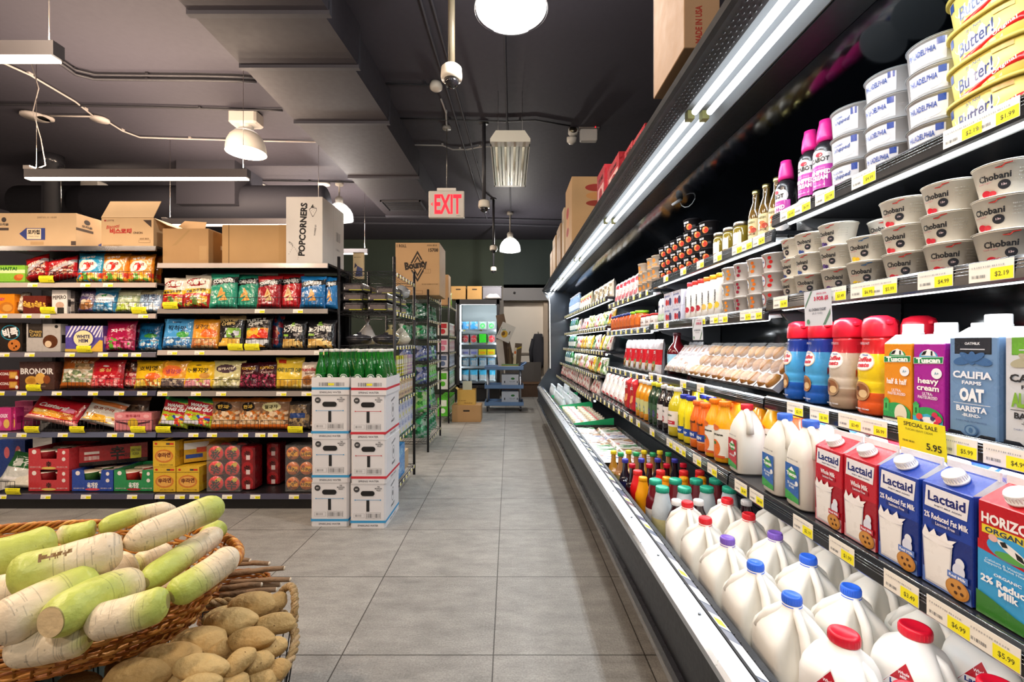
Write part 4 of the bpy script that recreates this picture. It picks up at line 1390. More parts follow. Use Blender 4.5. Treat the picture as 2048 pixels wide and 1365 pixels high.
# long red noodle carton lying behind, and the long yellow ones
mb_long = mk_box('noodle_case', 0.12, 0.42, 0.15, '9c1c24', left=(), right=[('r', -0.21, 0.0, 0.21, 0.03, '1c1416'), ('t', '辛', 0.02, 0.085, 0.09, 0.11, '181012', 0, 0.03), ('t', '라면', 0.085, 0.06, 0.05, 0.035, '181012', 0, 0.02),
                 ('r', 0.10, 0.03, 0.17, 0.125, 'd8dc40'), ('t', 'ANOTHER\nKOREA', 0.135, 0.08, 0.06, 0.05, '4a5010', 0, 0.02), ('r', -0.18, 0.09, -0.09, 0.11, 'e0d8d4'), ('b', -0.18, 0.045, -0.09, 0.075, 16, 'f0ecec')], m='gloss')
put('long_red', mb_long, (-3.17, GY + 0.235, 0.2875), 'long dark red noodle carton lying behind the bowl trays', 'noodle carton', rz=R(-62))
YEL = ('d8b030', [('r', -0.48, 0.78, 0.48, 0.8, '5a4010'), ('e', 0, 0.42, 0.42, 0.26, 'c87830'), ('e', 0, 0.42, 0.34, 0.2, 'e0a850'), ('t', '辛라면', 0, 0.46, 0.6, 0.2, '5a1010', 0.05, 0.04), ('r', 0.1, 0.86, 0.44, 0.93, 'c83020'), ('r', 0.1, 0.86, 0.26, 0.93, '3a3a3a'), ('e', -0.36, 0.9, 0.06, 0.04, 'c02020'),
      ('b', -0.2, 0.06, 0.4, 0.1, 12, '6a5a20')], 'b88820')
for k, (xa, xb, ya, yb, what) in enumerate(((307, 351, 935, 985, 'lower one under another'), (353, 398, 935, 985, 'beside the stacked pair'), (306, 350, 883, 934.4, 'upper one of the stacked pair'))):
 g('box', xa, xb, ya, H, 'yel', 'noodle_pack', 'yellow noodle multipack, ' + what, 'noodle pack', YEL, th=0.30, ybot=yb, dy=-0.03)
mbl = mk_box('noodle_pack', 0.12, 0.36, 0.17, 'c8a028', right=[('r', -0.18, 0.1, -0.02, 0.15, 'd8dce0'), ('t', '辛', 0.04, 0.09, 0.08, 0.09, '2a1010', 0, 0.03), ('r', -0.17, 0.03, -0.06, 0.06, '2848a0'), ('r', -0.1, 0.07, -0.02, 0.11, 'c84828'), ('e', 0.04, 0.09, 0.08, 0.06, 'a87a20')], m='gloss')
put('long_yel', mbl, (-2.395, GY + 0.225, 0.3215), 'yellow noodle multipack turned sideways on the lower ones', 'noodle pack', rz=R(-55))


def cup_pack(x0, x1, ya, yb, cols, kind, label):
 Y = GY + 0.0
 w, h = (x1 - x0) * (Y + 0.02) / F, (yb - ya) * (Y + 0.02) / F
 zb = 0.121
 t = tag(empty('noodle_cup_pack', (((x0 + x1) / 2 - 1018) * (Y + 0.02) / F, Y + 0.02, zb)), label, 'noodle cups')
 nr = 3
 r = min(w / 4, h / nr / 2) * 0.97
 for i in range(2):
  for j in range(nr):
   cx, czz = (i - 0.5) * w / 2, h / nr * (j + 0.5)
   for q in range(2 if kind == 'shin' else 1):
    mb = MB(Matrix.Translation((cx, q * 0.125, czz)) @ Matrix.Rotation(R(90), 4, 'X'))
    mb.lathe([(r * 0.75, -0.118), (r * 0.95, -0.012), (r, -0.008), (r, -0.004), (r * 0.98, 0.0), (0.001, 0.001)], 24, [cols[0], cols[0], 'e8e0d8', cols[1], cols[1], cols[1]], 'gloss')
    if q == 0:
     rot = random.Random(i * 7 + j).uniform(-0.6, 1.0)
     its = [('e', r * 0.3, r * 0.45, r * 0.5, r * 0.3, 'c8b040', 0.6), ('e', -r * 0.45, r * 0.3, r * 0.25, r * 0.2, '8a3018'), ('t', '辛' if kind == 'shin' else '너구리', 0, -r * 0.15, r * (1.35 if kind == 'shin' else 1.5), r * (1.25 if kind == 'shin' else 0.55), '181012', rot, 0.04)]
     if kind != 'shin':
      its[0] = ('p', [(-r * 0.75, -r * 0.45), (r * 0.75, -r * 0.45), (r * 0.75, r * 0.3), (-r * 0.75, r * 0.3)], 'e0a028')
     decals(mb, lambda u, v, l: (u, v, 0.0012 + l), its, 'gloss')
    mb.build('noodle_cup', t)
 mb = MB()
 mb.box(-w / 2 - 0.003, w / 2 + 0.003, -0.004, 0.26 if kind == 'shin' else 0.13, 0.0, h + 0.003, 'ffffff', 'wrap')
 mb.build('shrink_wrap', t)
 return t


cup_pack(415, 480, 893, 984, ('a01420', 'dc2020'), 'shin', 'shrink wrapped block of six red noodle cups on the bottom shelf')
cup_pack(572, 626, 893, 984, ('a85a18', 'c86a20'), 'neo', 'shrink wrapped block of orange noodle cups beside the water cases')
for k in range(2):
 def b():
  w, h = 0.105, 0.335
  mb = MB()
  mb.box(-w / 2, w / 2, -0.06, 0.06, 0, h, '7a1018', 'film', 0.01)
  for r_ in range(3):
   decals(mb, fleft(w), [('e', 0, h / 3 * (r_ + 0.5), 0.05, 0.05, '981822')], 'gloss')
   decals(mb, ffront(0.12), [('e', 0, h / 3 * (r_ + 0.5), 0.045, 0.05, '9c1820'), ('t', '辛', 0, h / 3 * (r_ + 0.5), 0.05, 0.05, '1a0a0c', 0.3, 0.04), ('r', -0.01, h / 3 * r_ + 0.01, 0.02, h / 3 * r_ + 0.045, 'd8c8c8')], 'gloss')
  return mb.build('noodle_cup_pack')
 put('cupcol', b, (-2.0 + k * 0.125, GY + 0.10 + k * 0.13, 0.121), 'red noodle cup pack, %s behind the wrapped block' % ('first', 'second')[k], 'noodle cups', rz=R(0))

z = GZR
SW = ('e0d8c8', [('r', 0, 0.0, 1, 0.42, 'b01c20'), ('n', 0.1, 0.04, 0.9, 0.36, ['e8b040', 'c83020', 'f0d070', '608030', 'a01818'], 8), ('r', 0, 0.42, 1, 0.58, 'e0b828'), ('e', 0.46, 0.76, 0.36, 0.12, '8a1c1c')],
   [('t', '스윙칩', 0.47, 0.77, 0.62, 0.17, 'f4ecdc', 0.12, 0.06), ('t', '볶음고추장맛', 0.5, 0.51, 0.72, 0.09, '1c140c', 0.12, 0.03)])
g('bag', 317, 366, 553, z[1], 'swg', 'snack_bag', 'red and cream chip bag, lower leaning one of two', 'snack bag', SW, lean=8)
g('bag', 360, 416, 547, z[1], 'swg', 'snack_bag', 'red and cream chip bag, upright one of two', 'snack bag', SW, lean=8)


def CRN(base, dark='20201e', chip='e8a850'):
 return (base, [('s', 0.76, 0.12, 0.085, dark)],
   [('t', 'CORNERS', 0.52, 0.765, 0.72, 0.10, 'e8ecec', 0.07, 0.04), ('p', [(0.36, 0.28), (0.66, 0.4), (0.48, 0.6)], chip), ('p', [(0.42, 0.2), (0.74, 0.22), (0.62, 0.38)], chip), ('p', [(0.43, 0.36), (0.56, 0.41), (0.49, 0.52)], 'c88838'),
    ('t', '2X\nPOP', 0.16, 0.4, 0.14, 0.14, 'dfe8e8', 0, 0.02)])


for xa, xb, ya, cc, nm_, ks in ((413, 468, 544, '2c9a7c', 'teal green corn chip bag, first of two', 'cg'), (459, 514, 546, '2c9a7c', 'teal green corn chip bag, second of two', 'cg'),
        (509, 557, 549, '9c1c24', 'red corn chip bag beside the teal ones', 'cr'), (549, 600, 544, 'c01c24', 'brighter red corn chip bag beside the blue ones', 'cr2'),
        (596, 646, 550, '1c70b0', 'blue corn chip bag, first of three', 'cb'), (642, 672, 552, '1c70b0', 'blue corn chip bag, second of three at the shelf end', 'cb')):
 g('bag', xa, xb, ya, z[1], ks, 'snack_bag', nm_, 'snack bag', CRN(cc, chip='e0c080' if 'r' in ks else 'e8a850'), lean=6, dy=0.0 if xa not in (459, 549, 642) else 0.05)
g('bag', 318, 379, 636, z[2], 'bkm', 'candy_bag', 'light blue mint candy bag past the shelf joint', 'candy bag',
  ('4a9cd8', [('n', 0.06, 0.03, 0.94, 0.38, ['80b8e8', 'd8ecf8', '3078b8'], 11), ('e', 0.72, 0.46, 0.2, 0.1, '48a048'), ('e', 0.5, 0.86, 0.16, 0.03, '1c4878')], [('t', '박하맛', 0.52, 0.66, 0.6, 0.18, '102038', -0.05, 0.02)]), lean=8)
g('bag', 376, 432, 637, z[2], 'orc', 'candy_bag', 'orange apricot candy bag beside the light blue one', 'candy bag',
  ('e89c28', [('n', 0.06, 0.03, 0.94, 0.3, ['e8a060', 'f0c890', 'c87840'], 11), ('e', 0.68, 0.5, 0.28, 0.15, 'e86c28')], [('t', '살구맛', 0.4, 0.72, 0.5, 0.15, '3a2410', -0.05, 0.02)]), lean=8)
g('bag', 431, 483, 630, z[2], 'tur', 'snack_bag', 'black and gold chip bag on the middle shelf', 'snack bag',
  ('1c1a1a', [('r', 0, 0.86, 1, 1, 'c8b080'), ('n', 0.08, 0.08, 0.92, 0.3, ['e8b848', '1c1a1a', 'd89838', 'e8e4dc'], 5), ('n', 0.3, 0.34, 0.9, 0.62, ['6a9a38', '2a2a2c', 'c8ccd8', '8ab848'], 7)], [('t', 'TURTLE\nCHIPS', 0.4, 0.8, 0.75, 0.2, 'd8bc78', 0.1, 0.05)]), lean=6)
g('bag', 484, 538, 630, z[2], 'tur2', 'snack_bag', 'black and red chip bag with white lettering', 'snack bag',
  ('242020', [('n', 0.08, 0.3, 0.92, 0.62, ['d83820', 'e88828', 'f0c040', '7a9a38'], 5), ('n', 0.06, 0.04, 0.94, 0.26, ['e8a838', '2a2828', 'd8dce0'], 6)], [('t', 'TURTLE\nCHIPS', 0.42, 0.8, 0.75, 0.2, 'ecebe4', 0.08, 0.05)]), lean=6)
g('bag', 524, 562, 628, z[2], 'blx', 'snack_bag', 'dark blue and orange snack bag tucked behind', 'snack bag',
  ('1c4878', [('n', 0.0, 0.05, 1, 0.95, ['1c4878', 'c85020', '203050', 'a02838', '286090'], 6)], []), lean=6, dy=0.08)
NG = ('16161a', [('n', 0.08, 0.03, 0.92, 0.34, ['e0b868', 'f0d890', 'c89848', '2a2418'], 8), ('r', 0.1, 0.42, 0.3, 0.5, '8ab83c')], [('t', '노가리칩', 0.48, 0.66, 0.78, 0.2, 'ecebe4', 0.04, 0.05), ('p', [(0.4, 0.78), (0.6, 0.78), (0.54, 0.92), (0.44, 0.9)], '7ab030')])
g('bag', 559, 608, 640, z[2], 'ng', 'snack_bag', 'black fish chip bag, first of two', 'snack bag', NG, lean=6)
g('bag', 608, 668, 638, z[2], 'ng', 'snack_bag', 'black fish chip bag, second of two at the shelf end', 'snack bag', NG, lean=6, dy=0.02)
WH = ('a8b828', [('r', 0, 0.86, 1, 1, '3a9a50'), ('s', 0.66, -0.1, 0.19, 'a81828'), ('n', 0.08, 0.06, 0.92, 0.4, ['e8d838', '2848a0', 'd8d8e0', 'c86828', '98c030', 'e04030'], 8)], [('t', 'WANG\nHANG GU', 0.48, 0.66, 0.85, 0.24, 'f0f0f0', 0.0, 0.06, 0.25)])
g('bag', 310, 368, 797, z[4], 'wh', 'snack_bag', 'lime and red snack bag leaning, first of two', 'snack bag', WH, lean=10, rot=8)
g('bag', 356, 420, 797, z[4], 'wh', 'snack_bag', 'lime and red snack bag leaning, second of two', 'snack bag', WH, lean=10, rot=8)
CLRB = lambda t1, sp: ('8a6a50', [('r', 0, 0.88, 1, 1, 'd87828'), ('n', 0.04, 0.03, 0.96, 0.6, ['b08858', 'd8b890', '7a5a40', 'e0c8a8', 'c06820'], 12), ('r', 0, 0, 1, 0.16, 'c86418'), ('e', 0.45, 0.72, 0.3, 0.14, sp)],
      [('t', t1, 0.45, 0.72, 0.42, 0.12, 'e0b850' if sp == '1c1814' else '3a3818', 0.0, 0.03)])
g('bag', 416, 476, 797, z[4], 'cl1', 'snack_bag', 'clear brown snack bag with black oval label, first of two', 'snack bag', CLRB('한과', '1c1814'), lean=6)
g('bag', 472, 518, 797, z[4], 'cl1', 'snack_bag', 'clear brown snack bag with black oval label, second of two', 'snack bag', CLRB('한과', '1c1814'), lean=6)
g('bag', 510, 575, 797, z[4], 'cl3', 'snack_bag', 'clear snack bag with cream oval label and orange header', 'snack bag', CLRB('쌀과자', 'd8d4a0'), lean=6)
g('bag', 573, 617, 803, z[4], 'cl4', 'snack_bag', 'dark clear nut bag with a navy band', 'snack bag',
  ('3a3430', [('n', 0.04, 0.03, 0.96, 0.85, ['6a5a48', '8a7458', '3a3430', 'a89068'], 10), ('r', 0.05, 0.4, 0.8, 0.56, '24407a')], []), lean=6)
g('bag', 612, 640, 808, z[4], 'cl5', 'snack_bag', 'dark brown bag just showing beside the water cases', 'snack bag', ('5a4030', [('n', 0.04, 0.03, 0.96, 0.85, ['6a4a38', '8a6448', '4a3020'], 10)], []), lean=4, dy=0.04)

# ---------------------------------------------------------------- cartons on top of the gondola
TAN, TAN2 = 'bf9a70', 'c4a27a'


def carton(key, x0, x1, y0, y1, Y, d, label, col=TAN, front=(), right=(), left=(), extra=None, z=None, name='carton', rz=0.0):
 w, h = (x1 - x0) * Y / F, (y1 - y0) * Y / F
 zb = H - (y1 - 686) * Y / F if z is None else z

 def b():
  mb = MB()
  mb.box(-w / 2, w / 2, -d / 2, d / 2, 0, h, col, 'card', 0.002)
  decals(mb, ffront(d), [sc_(t, w, h) for t in front], 'card')
  decals(mb, fright(w), [sc_(t, d, h) for t in right], 'card')
  decals(mb, fleft(w), [sc_(t, d, h) for t in left], 'card')
  decals(mb, ftop(h), [('r', -w / 2, -0.025, w / 2, 0.025, 'b8996c'), ('r', -w / 2, -0.001, w / 2, 0.001, '7a6040')], 'gloss')
  if extra:
   extra(mb, w, d, h)
  return mb.build(name)
 return put(key, b, (((x0 + x1) / 2 - 1018) * Y / F, Y + d / 2, zb), label, 'cardboard box', rz=rz)


def sc_(t, W, Hh):
 if t[0] == 'p':
  return ('p', [(p[0] * W, p[1] * Hh) for p in t[1]], t[2])
 if t[0] == 't':
  return ('t', t[1], t[2] * W, t[3] * Hh, t[4] * W, t[5] * Hh) + tuple(t[6:])
 if t[0] == 'e':
  return ('e', t[1] * W, t[2] * Hh, t[3] * W, t[4] * Hh) + tuple(t[5:])
 return (t[0], t[1] * W, t[2] * Hh, t[3] * W, t[4] * Hh) + tuple(t[5:])


carton('c_orion', -10, 152, 427, 494, 3.43, 0.26, 'long tan carton with blue arrow print on the gondola top', col='c9ab84', z=1.984,
    front=[('e', -0.39, 0.8, 0.03, 0.075, '3a3230'), ('t', '오리온', -0.39, 0.66, 0.12, 0.08, '3a3230', 0, 0.04), ('r', -0.46, 0.48, -0.33, 0.56, '4a3c34'), ('t', '2007.01.11 10:09', 0.14, 0.87, 0.24, 0.05, '6a5a48'),
     ('p', [(-0.2, 0.38), (-0.11, 0.56), (-0.11, 0.2)], '2c3a7a'), ('r', -0.11, 0.2, 0.12, 0.55, '2c3a7a'), ('r', -0.105, 0.22, 0.07, 0.53, 'e0ccaa'), ('t', '포카칩', -0.02, 0.43, 0.15, 0.14, '2a2420', 0, 0.05), ('t', 'Potato Chips', -0.02, 0.3, 0.13, 0.05, '5a4a3c'), ('r', -0.06, 0.06, 0.1, 0.15, 'b8966a'), ('r', 0.44, 0.04, 0.5, 0.16, '4a3c34')],
    right=[('e', -0.15, 0.8, 0.1, 0.075, '3a3230'), ('t', '오리온', -0.15, 0.66, 0.35, 0.08, '3a3230', 0, 0.04), ('r', -0.5, 0.5, 0.05, 0.58, '4a3c34'), ('p', [(0.2, 0.2), (0.48, 0.38), (0.48, 0.02)], '2c3a7a')])


def flaps(mb, w, d, h):
 mb.add([(-w / 2, -d / 2, h), (w / 2, -d / 2, h), (w / 2 + 0.03, -d / 2 + 0.03, h + 0.135), (-w / 2 + 0.02, -d / 2 + 0.03, h + 0.135)], [(0, 1, 2, 3)], 'd0b28a', 'card')
 mb.add([(-w / 2, d / 2, h), (w / 2, d / 2, h), (w / 2 - 0.01, d / 2 + 0.06, h + 0.10), (-w / 2, d / 2 + 0.06, h + 0.10)], [(0, 1, 2, 3)], 'b08c60', 'card')
 mb.add([(w / 2, -d / 2, h), (w / 2, d / 2, h), (w / 2 + 0.13, d / 2, h - 0.05), (w / 2 + 0.13, -d / 2 + 0.02, h - 0.05)], [(0, 1, 2, 3)], 'ad8a60', 'card')


def mk_open(key, x0, x1, y0, y1, Y, d, z):
 w, h = (x1 - x0) * Y / F, (y1 - y0) * Y / F
 t = tag(empty('open_carton', (((x0 + x1) / 2 - 1018) * Y / F, Y + d / 2, z)), 'open tan carton with red lettering and raised lid flap on the gondola', 'cardboard box')
 mb = MB()
 e = 0.005
 for a in ((-w / 2, w / 2, -d / 2, -d / 2 + e), (-w / 2, w / 2, d / 2 - e, d / 2), (-w / 2, -w / 2 + e, -d / 2 + e, d / 2 - e), (w / 2 - e, w / 2, -d / 2 + e, d / 2 - e)):
  mb.box(*a, 0, h, 'c6a67c', 'card')
 mb.box(-w / 2 + e, w / 2 - e, -d / 2 + e, d / 2 - e, 0, e, 'c6a67c', 'card')
 decals(mb, ffront(d), [sc_(q, w, h) for q in [('e', -0.43, 0.9, 0.02, 0.03, '8a2418'), ('t', 'LOTTE', -0.33, 0.9, 0.14, 0.06, '6a4a38', 0, 0.03), ('t', 'Biscotti', -0.28, 0.69, 0.26, 0.12, 'b02c20', 0.12, 0.02, 0.3), ('t', '비스코티', -0.13, 0.53, 0.42, 0.19, 'b02820', 0, 0.06),
              ('t', 'ONION', 0.2, 0.47, 0.18, 0.08, '4a3424', 0, 0.03), ('p', [(0.3, 0.92), (0.46, 0.92), (0.46, 0.66)], '3a2c24'), ('r', 0.22, 0.12, 0.44, 0.22, '8a6c4a'), ('r', 0.225, 0.13, 0.435, 0.21, 'c6a67c'), ('b', 0.24, 0.24, 0.42, 0.29, 10, '8a6c4a'), ('b', -0.46, 0.02, -0.1, 0.05, 24, '9a7c54')]], 'card')
 mb.build('carton_body', t)
 for nm_, vs in (('lid_flap', [(-w / 2, -d / 2, h), (w / 2, -d / 2, h), (w / 2 + 0.03, -d / 2 + 0.04, h + 0.135), (-w / 2 + 0.035, -d / 2 + 0.04, h + 0.135)]),
     ('lid_flap', [(w / 2 - 0.04, d / 2 - 0.003, h), (w / 2 + 0.18, d / 2 + 0.0, h - 0.06), (w / 2 + 0.19, d / 2 + 0.02, h + 0.05), (w / 2 + 0.01, d / 2 + 0.02, h + 0.06)]),
     ('lid_flap', [(w / 2, -d / 2 + 0.01, h), (w / 2, d / 2 - 0.01, h), (w / 2 + 0.09, d / 2 - 0.01, h - 0.05), (w / 2 + 0.09, -d / 2 + 0.03, h - 0.05)])):
  mb = MB()
  n = (Vector(vs[1]) - Vector(vs[0])).cross(Vector(vs[2]) - Vector(vs[0])).normalized() * 0.004
  mb.add(vs + [tuple(Vector(v) + n) for v in vs], [(0, 1, 2, 3), (7, 6, 5, 4), (0, 4, 5, 1), (1, 5, 6, 2), (2, 6, 7, 3), (3, 7, 4, 0)], 'cfb28a', 'card')
  mb.build(nm_, t)


mk_open('c_bis', 203, 307, 437, 494, 3.42, 0.30, 1.984)
carton('c_pl1', 325, 417, 457, 527, 3.43, 0.36, 'plain brown carton with crumpled tape beside the open carton', z=1.855, col='a98558',
    front=[('r', 0.3, 0.1, 0.46, 0.5, 'b08e60'), ('p', [(-0.3, 0.5), (-0.2, 0.52), (0.1, 0.94), (0.06, 0.96)], 'a08052')], right=[('r', -0.1, 0.5, 0.15, 0.62, 'e8e0d0')])
carton('c_pl2', 444, 573, 449, 527, 3.44, 0.36, 'large plain brown carton beside the tall white carton', z=1.855, col='b08c5c',
    front=[('r', -0.40, 0, -0.388, 1, '6a5030'), ('r', 0.40, 0, 0.405, 0.2, '6a5030'), ('r', -0.5, 0.06, 0.5, 0.065, '9a7a50'), ('r', 0.38, 0, 0.5, 1, 'a88454')])
_berry = [('e', 0.23, 0.77, 0.105, 0.095, '2a2826'), ('e', 0.23, 0.77, 0.095, 0.085, 'd6d2cc')]
_berry = [('p', [(0.13, 0.81), (0.2, 0.845), (0.34, 0.83), (0.34, 0.79), (0.25, 0.70), (0.22, 0.70)], '3a3836'), ('p', [(0.145, 0.805), (0.205, 0.832), (0.328, 0.82), (0.328, 0.79), (0.25, 0.712), (0.225, 0.712)], 'd4d0ca'),
    ('p', [(0.18, 0.845), (0.24, 0.89), (0.26, 0.85), (0.31, 0.86), (0.24, 0.835)], '3a3836'), ('e', 0.2, 0.79, 0.008, 0.004, '3a3836'), ('e', 0.25, 0.77, 0.008, 0.004, '3a3836'), ('e', 0.29, 0.8, 0.008, 0.004, '3a3836'), ('e', 0.24, 0.81, 0.008, 0.004, '3a3836')]
_swirl = []
for k in range(22):
 a = k / 21
 ux = -0.42 + 0.12 * a + 0.075 * math.sin(a * 9) + 0.1 * a * a
 vy = 0.1 + 0.18 * math.sin(a * 3.6)
 _swirl.append(('e', ux, vy + 0.04, 0.009, 0.0045, '4a4846'))
carton('c_pop', 572, 645, 394, 527, 3.42, 0.44, 'tall white carton with sideways black lettering and strawberry drawing', z=1.855, col='d2cec8', name='tall_carton',
    front=[('t', 'POPCORNERS', -0.04, 0.51, 0.82 * 1.78, 0.185 / 1.78, '1c1a1a', R(87), 0.045), ('t', 'POWERED BY', 0.3, 0.5, 0.3, 0.025, '2a2828', R(84), 0.03)] + _berry + _swirl + [('p', [(-0.16, 0.14), (-0.08, 0.155), (-0.13, 0.19)], '3a3836')],
    right=[('r', -0.03, 0, -0.025, 1, 'a8acac'), ('b', 0.12, 0.45, 0.3, 0.6, 5, '5a5a5a'), ('b', 0.1, 0.3, 0.3, 0.33, 8, '7a7a7a')])

# ================================================================ water cases and green bottles


def water_case(w, d, h, strip, word, tall=True):
 def b():
  mb = MB()
  c = 0.012
  pts = [(-w / 2 + c, -d / 2), (w / 2 - c, -d / 2), (w / 2, -d / 2 + c), (w / 2, d / 2 - c), (w / 2 - c, d / 2), (-w / 2 + c, d / 2), (-w / 2, d / 2 - c), (-w / 2, -d / 2 + c)]
  if tall:
   mb.prism(pts, 0, h, 'd9d9dc', 'card', axis='z')
  else:
   e = 0.005
   for a in ((-w / 2, w / 2, -d / 2, -d / 2 + e), (-w / 2, w / 2, d / 2 - e, d / 2), (-w / 2, -w / 2 + e, -d / 2 + e, d / 2 - e), (w / 2 - e, w / 2, -d / 2 + e, d / 2 - e)):
    mb.box(*a, 0, h, 'd9d9dc', 'card')
   mb.box(-w / 2 + e, w / 2 - e, -d / 2 + e, d / 2 - e, 0, e, 'd9d9dc', 'card')
  f = ffront(d)
  z1 = 0.035 if tall else 0.04
  zs = 0.034
  its = [('r', -w / 2, zs, w / 2, zs + 0.017, strip), ('t', word, 0.0, 0.017, w * 0.58, 0.013, '4a4a50', 0, 0.02)]
  if tall:
   its += [('r', -w * 0.4, zs + 0.035, -w * 0.1, zs + 0.065, '9a9a9c'), ('r', -w * 0.393, zs + 0.0362, -w * 0.107, zs + 0.0638, 'd9d9dc'), ('b', -w * 0.36, zs + 0.042, -w * 0.2, zs + 0.058, 7, '6a6a6c'),
     ('r', -w * 0.06, zs + 0.03, w * 0.36, zs + 0.07, '6a6a6c'), ('r', -w * 0.053, zs + 0.0315, w * 0.353, zs + 0.0685, 'd9d9dc'), ('b', -w * 0.04, zs + 0.036, w * 0.34, zs + 0.064, 26, '5a5a5c'),
     ('r', -0.010, 0.112, 0.010, 0.188, '1c1c1e'), ('e', -w * 0.32, h - 0.035, 0.02, 0.02, '3a3a3c'), ('t', 'MV', -w * 0.32, h - 0.035, 0.018, 0.01, 'd0d0d0', 0, 0.03),
     ('r', -w * 0.13, h - 0.080, w * 0.12, h - 0.046, '141416'), ('e', -w * 0.13, h - 0.063, 0.017, 0.017, '141416'), ('e', w * 0.12, h - 0.063, 0.017, 0.017, '141416'),
     ('t', 'THE\nMOUNTAIN\nVALLEY', w * 0.3, h - 0.03, w * 0.2, 0.034, '4a4a4e', 0, 0.02),
     ('r', -w * 0.36, h - 0.108, w * 0.36, h - 0.1055, strip), ('e', -w * 0.36, h - 0.107, 0.004, 0.004, strip), ('e', w * 0.36, h - 0.107, 0.004, 0.004, strip), ('r', -w / 2, h - 0.004, w / 2, h - 0.002, '9a9a9c')]
  else:
   its += [('b', -w * 0.3, zs + 0.025, w * 0.36, zs + 0.05, 26, '6a6a6c'), ('r', -w * 0.06, zs + 0.03, w * 0.1, zs + 0.045, 'e6df30')]
  decals(mb, f, its, 'card')
  for fs in (fright(w), fleft(w)):
   it2 = [('r', -d / 2, zs, d / 2, zs + 0.017, strip)]
   if tall:
    it2 += [('e', 0.0, h * 0.58, 0.032, 0.05, '8a8a8c'), ('e', 0.0, h * 0.58, 0.026, 0.043, 'd9d9dc'), ('e', 0.0, h * 0.6, 0.012, 0.02, '5a5a5c'), ('t', 'THE MOUNTAIN', 0, h * 0.84, 0.1, 0.014, '5a5a5c', 0.2, 0.03), ('t', 'VALLEY', 0, h * 0.34, 0.09, 0.016, '5a5a5c', 0.1, 0.03), ('t', 'SPRING WATER', 0.0, 0.017, d * 0.4, 0.014, '6a6a70')]
   decals(mb, fs, it2, 'card')
  return mb.build('water_case')
 return b


BLU, RDD = '3a94c8', 'c02a38'
hc = 0.297
cols = [(-1.217, 3.06, BLU, 0.255), (-0.947, 3.03, None, 0.238)]
for ci, (xc, yf, col, w) in enumerate(cols):
 for lv in range(4):
  c = col or (BLU if lv == 0 else RDD)
  word = 'SPARKLING WATER' if (col or lv == 0) else 'SPRING WATER'
  tall = lv < 3
  h = hc if tall else 0.118
  lab = 'white water case with %s stripe, %s in the stack %s' % ('blue' if c == BLU else 'red', ['bottom one', 'second up', 'third up', 'shallow top tray'][lv], ['beside the shelves', 'on the aisle side'][ci])
  put('wc%s%s%s' % (c, tall, ci), water_case(w, 0.37, h, c, word, tall), (xc + (0.002 if lv % 2 else -0.003), yf + 0.185 + (0.004 if lv == 2 else 0), 0.0005 + lv * (hc + 0.0015)), lab, 'water case')


def green_bottle():
 t = empty('water_bottle')
 mb = MB()
 mb.lathe([(0.030, 0.0), (0.039, 0.006), (0.040, 0.03), (0.040, 0.15), (0.036, 0.175), (0.024, 0.215), (0.0155, 0.245), (0.014, 0.27), (0.0145, 0.285), (0.0135, 0.288)], 20, '2fa845', 'bottle')
 mb.lathe([(0.028, 0.006), (0.036, 0.01), (0.037, 0.13)], 16, '2ca83c', 'juice')
 f = fcyl(0.0402)
 decals(mb, f, [('e', 0, 0.105, 0.030, 0.030, 'e8ece8'), ('e', 0, 0.105, 0.026, 0.026, '3a6a50'), ('e', 0, 0.112, 0.016, 0.012, 'dfe8e2'), ('t', 'MOUNTAIN\nVALLEY', 0, 0.094, 0.034, 0.014, 'f0f4f0', 0, 0.03), ('r', -0.022, 0.04, 0.022, 0.058, 'e8ece8')], step=0.008, lift=0.0003)
 mb.build('bottle_body', t)
 mb = MB()
 mb.lathe([(0.016, 0.284), (0.0165, 0.298), (0.0155, 0.303), (0.001, 0.304)], 16, 'e6e8e4', 'plastic')
 mb.build('cap', t)
 return t


for ci, (xc, yf, col, w) in enumerate(cols):
 nx = 3
 pitch = (w - 0.012) / nx
 for j in range(4):
  for i in range(nx):
   x = xc - 0.003 + 0.002 + (i - 1) * pitch
   y = yf + 0.052 + j * 0.088
   put('gb', green_bottle, (x, y, 0.0005 + 3 * (hc + 0.0015) + 0.006), 'green glass water bottle, %s row, %s along, in the tray %s' % (['front', 'second', 'third', 'rear'][j], ORD[i], ['beside the shelves', 'on the aisle side'][ci]), 'bottle', rz=R(random.uniform(-25, 25)), s=(0.92, 0.92, 1))

# ================================================================ goods in the refrigerated case
FACE = R(-90)


def side_tag(y):
 return 'near' if y < 2.8 else 'far'


def mk_cup(rt, rb, h, col, rim, lid, its, segs=28, sx=1.0, name='yogurt_cup', lidh=0.004, m='satin', lidname='foil_lid'):
 def b():
  t = empty(name)
  mb = MB()
  mb.lathe([(rb * 0.92, 0), (rb, 0.003), (rt * 0.985, h * 0.93), (rt, h * 0.93), (rt, h * 0.97), (rt * 0.96, h * 0.97)], segs, col, m, sx=sx)
  f0 = lambda v: rb + (rt * 0.985 - rb) * (v / (h * 0.93))

  def f(u, v, l):
   r = f0(v)
   a = u / ((rb + rt) / 2)
   return ((r * sx + l) * math.sin(a), -(r + l) * math.cos(a), v)
  decals(mb, f, its, 'gloss', step=0.012, lift=0.00025)
  mb.build('cup', t)
  mb = MB()
  mb.lathe([(rt * 1.0, h * 0.971), (rt * 1.03, h * 0.972), (rt * 1.035, h * 0.985), (rt * 1.02, h * 0.99), (rt * 0.9, h * 0.99 + lidh * 0.6), (0.001, h * 0.99 + lidh * 0.6)], segs, [rim, rim, rim, lid, lid, lid], 'foil' if lidname == 'foil_lid' else 'satin', sx=sx)
  mb.build(lidname, t)
  return t
 return b


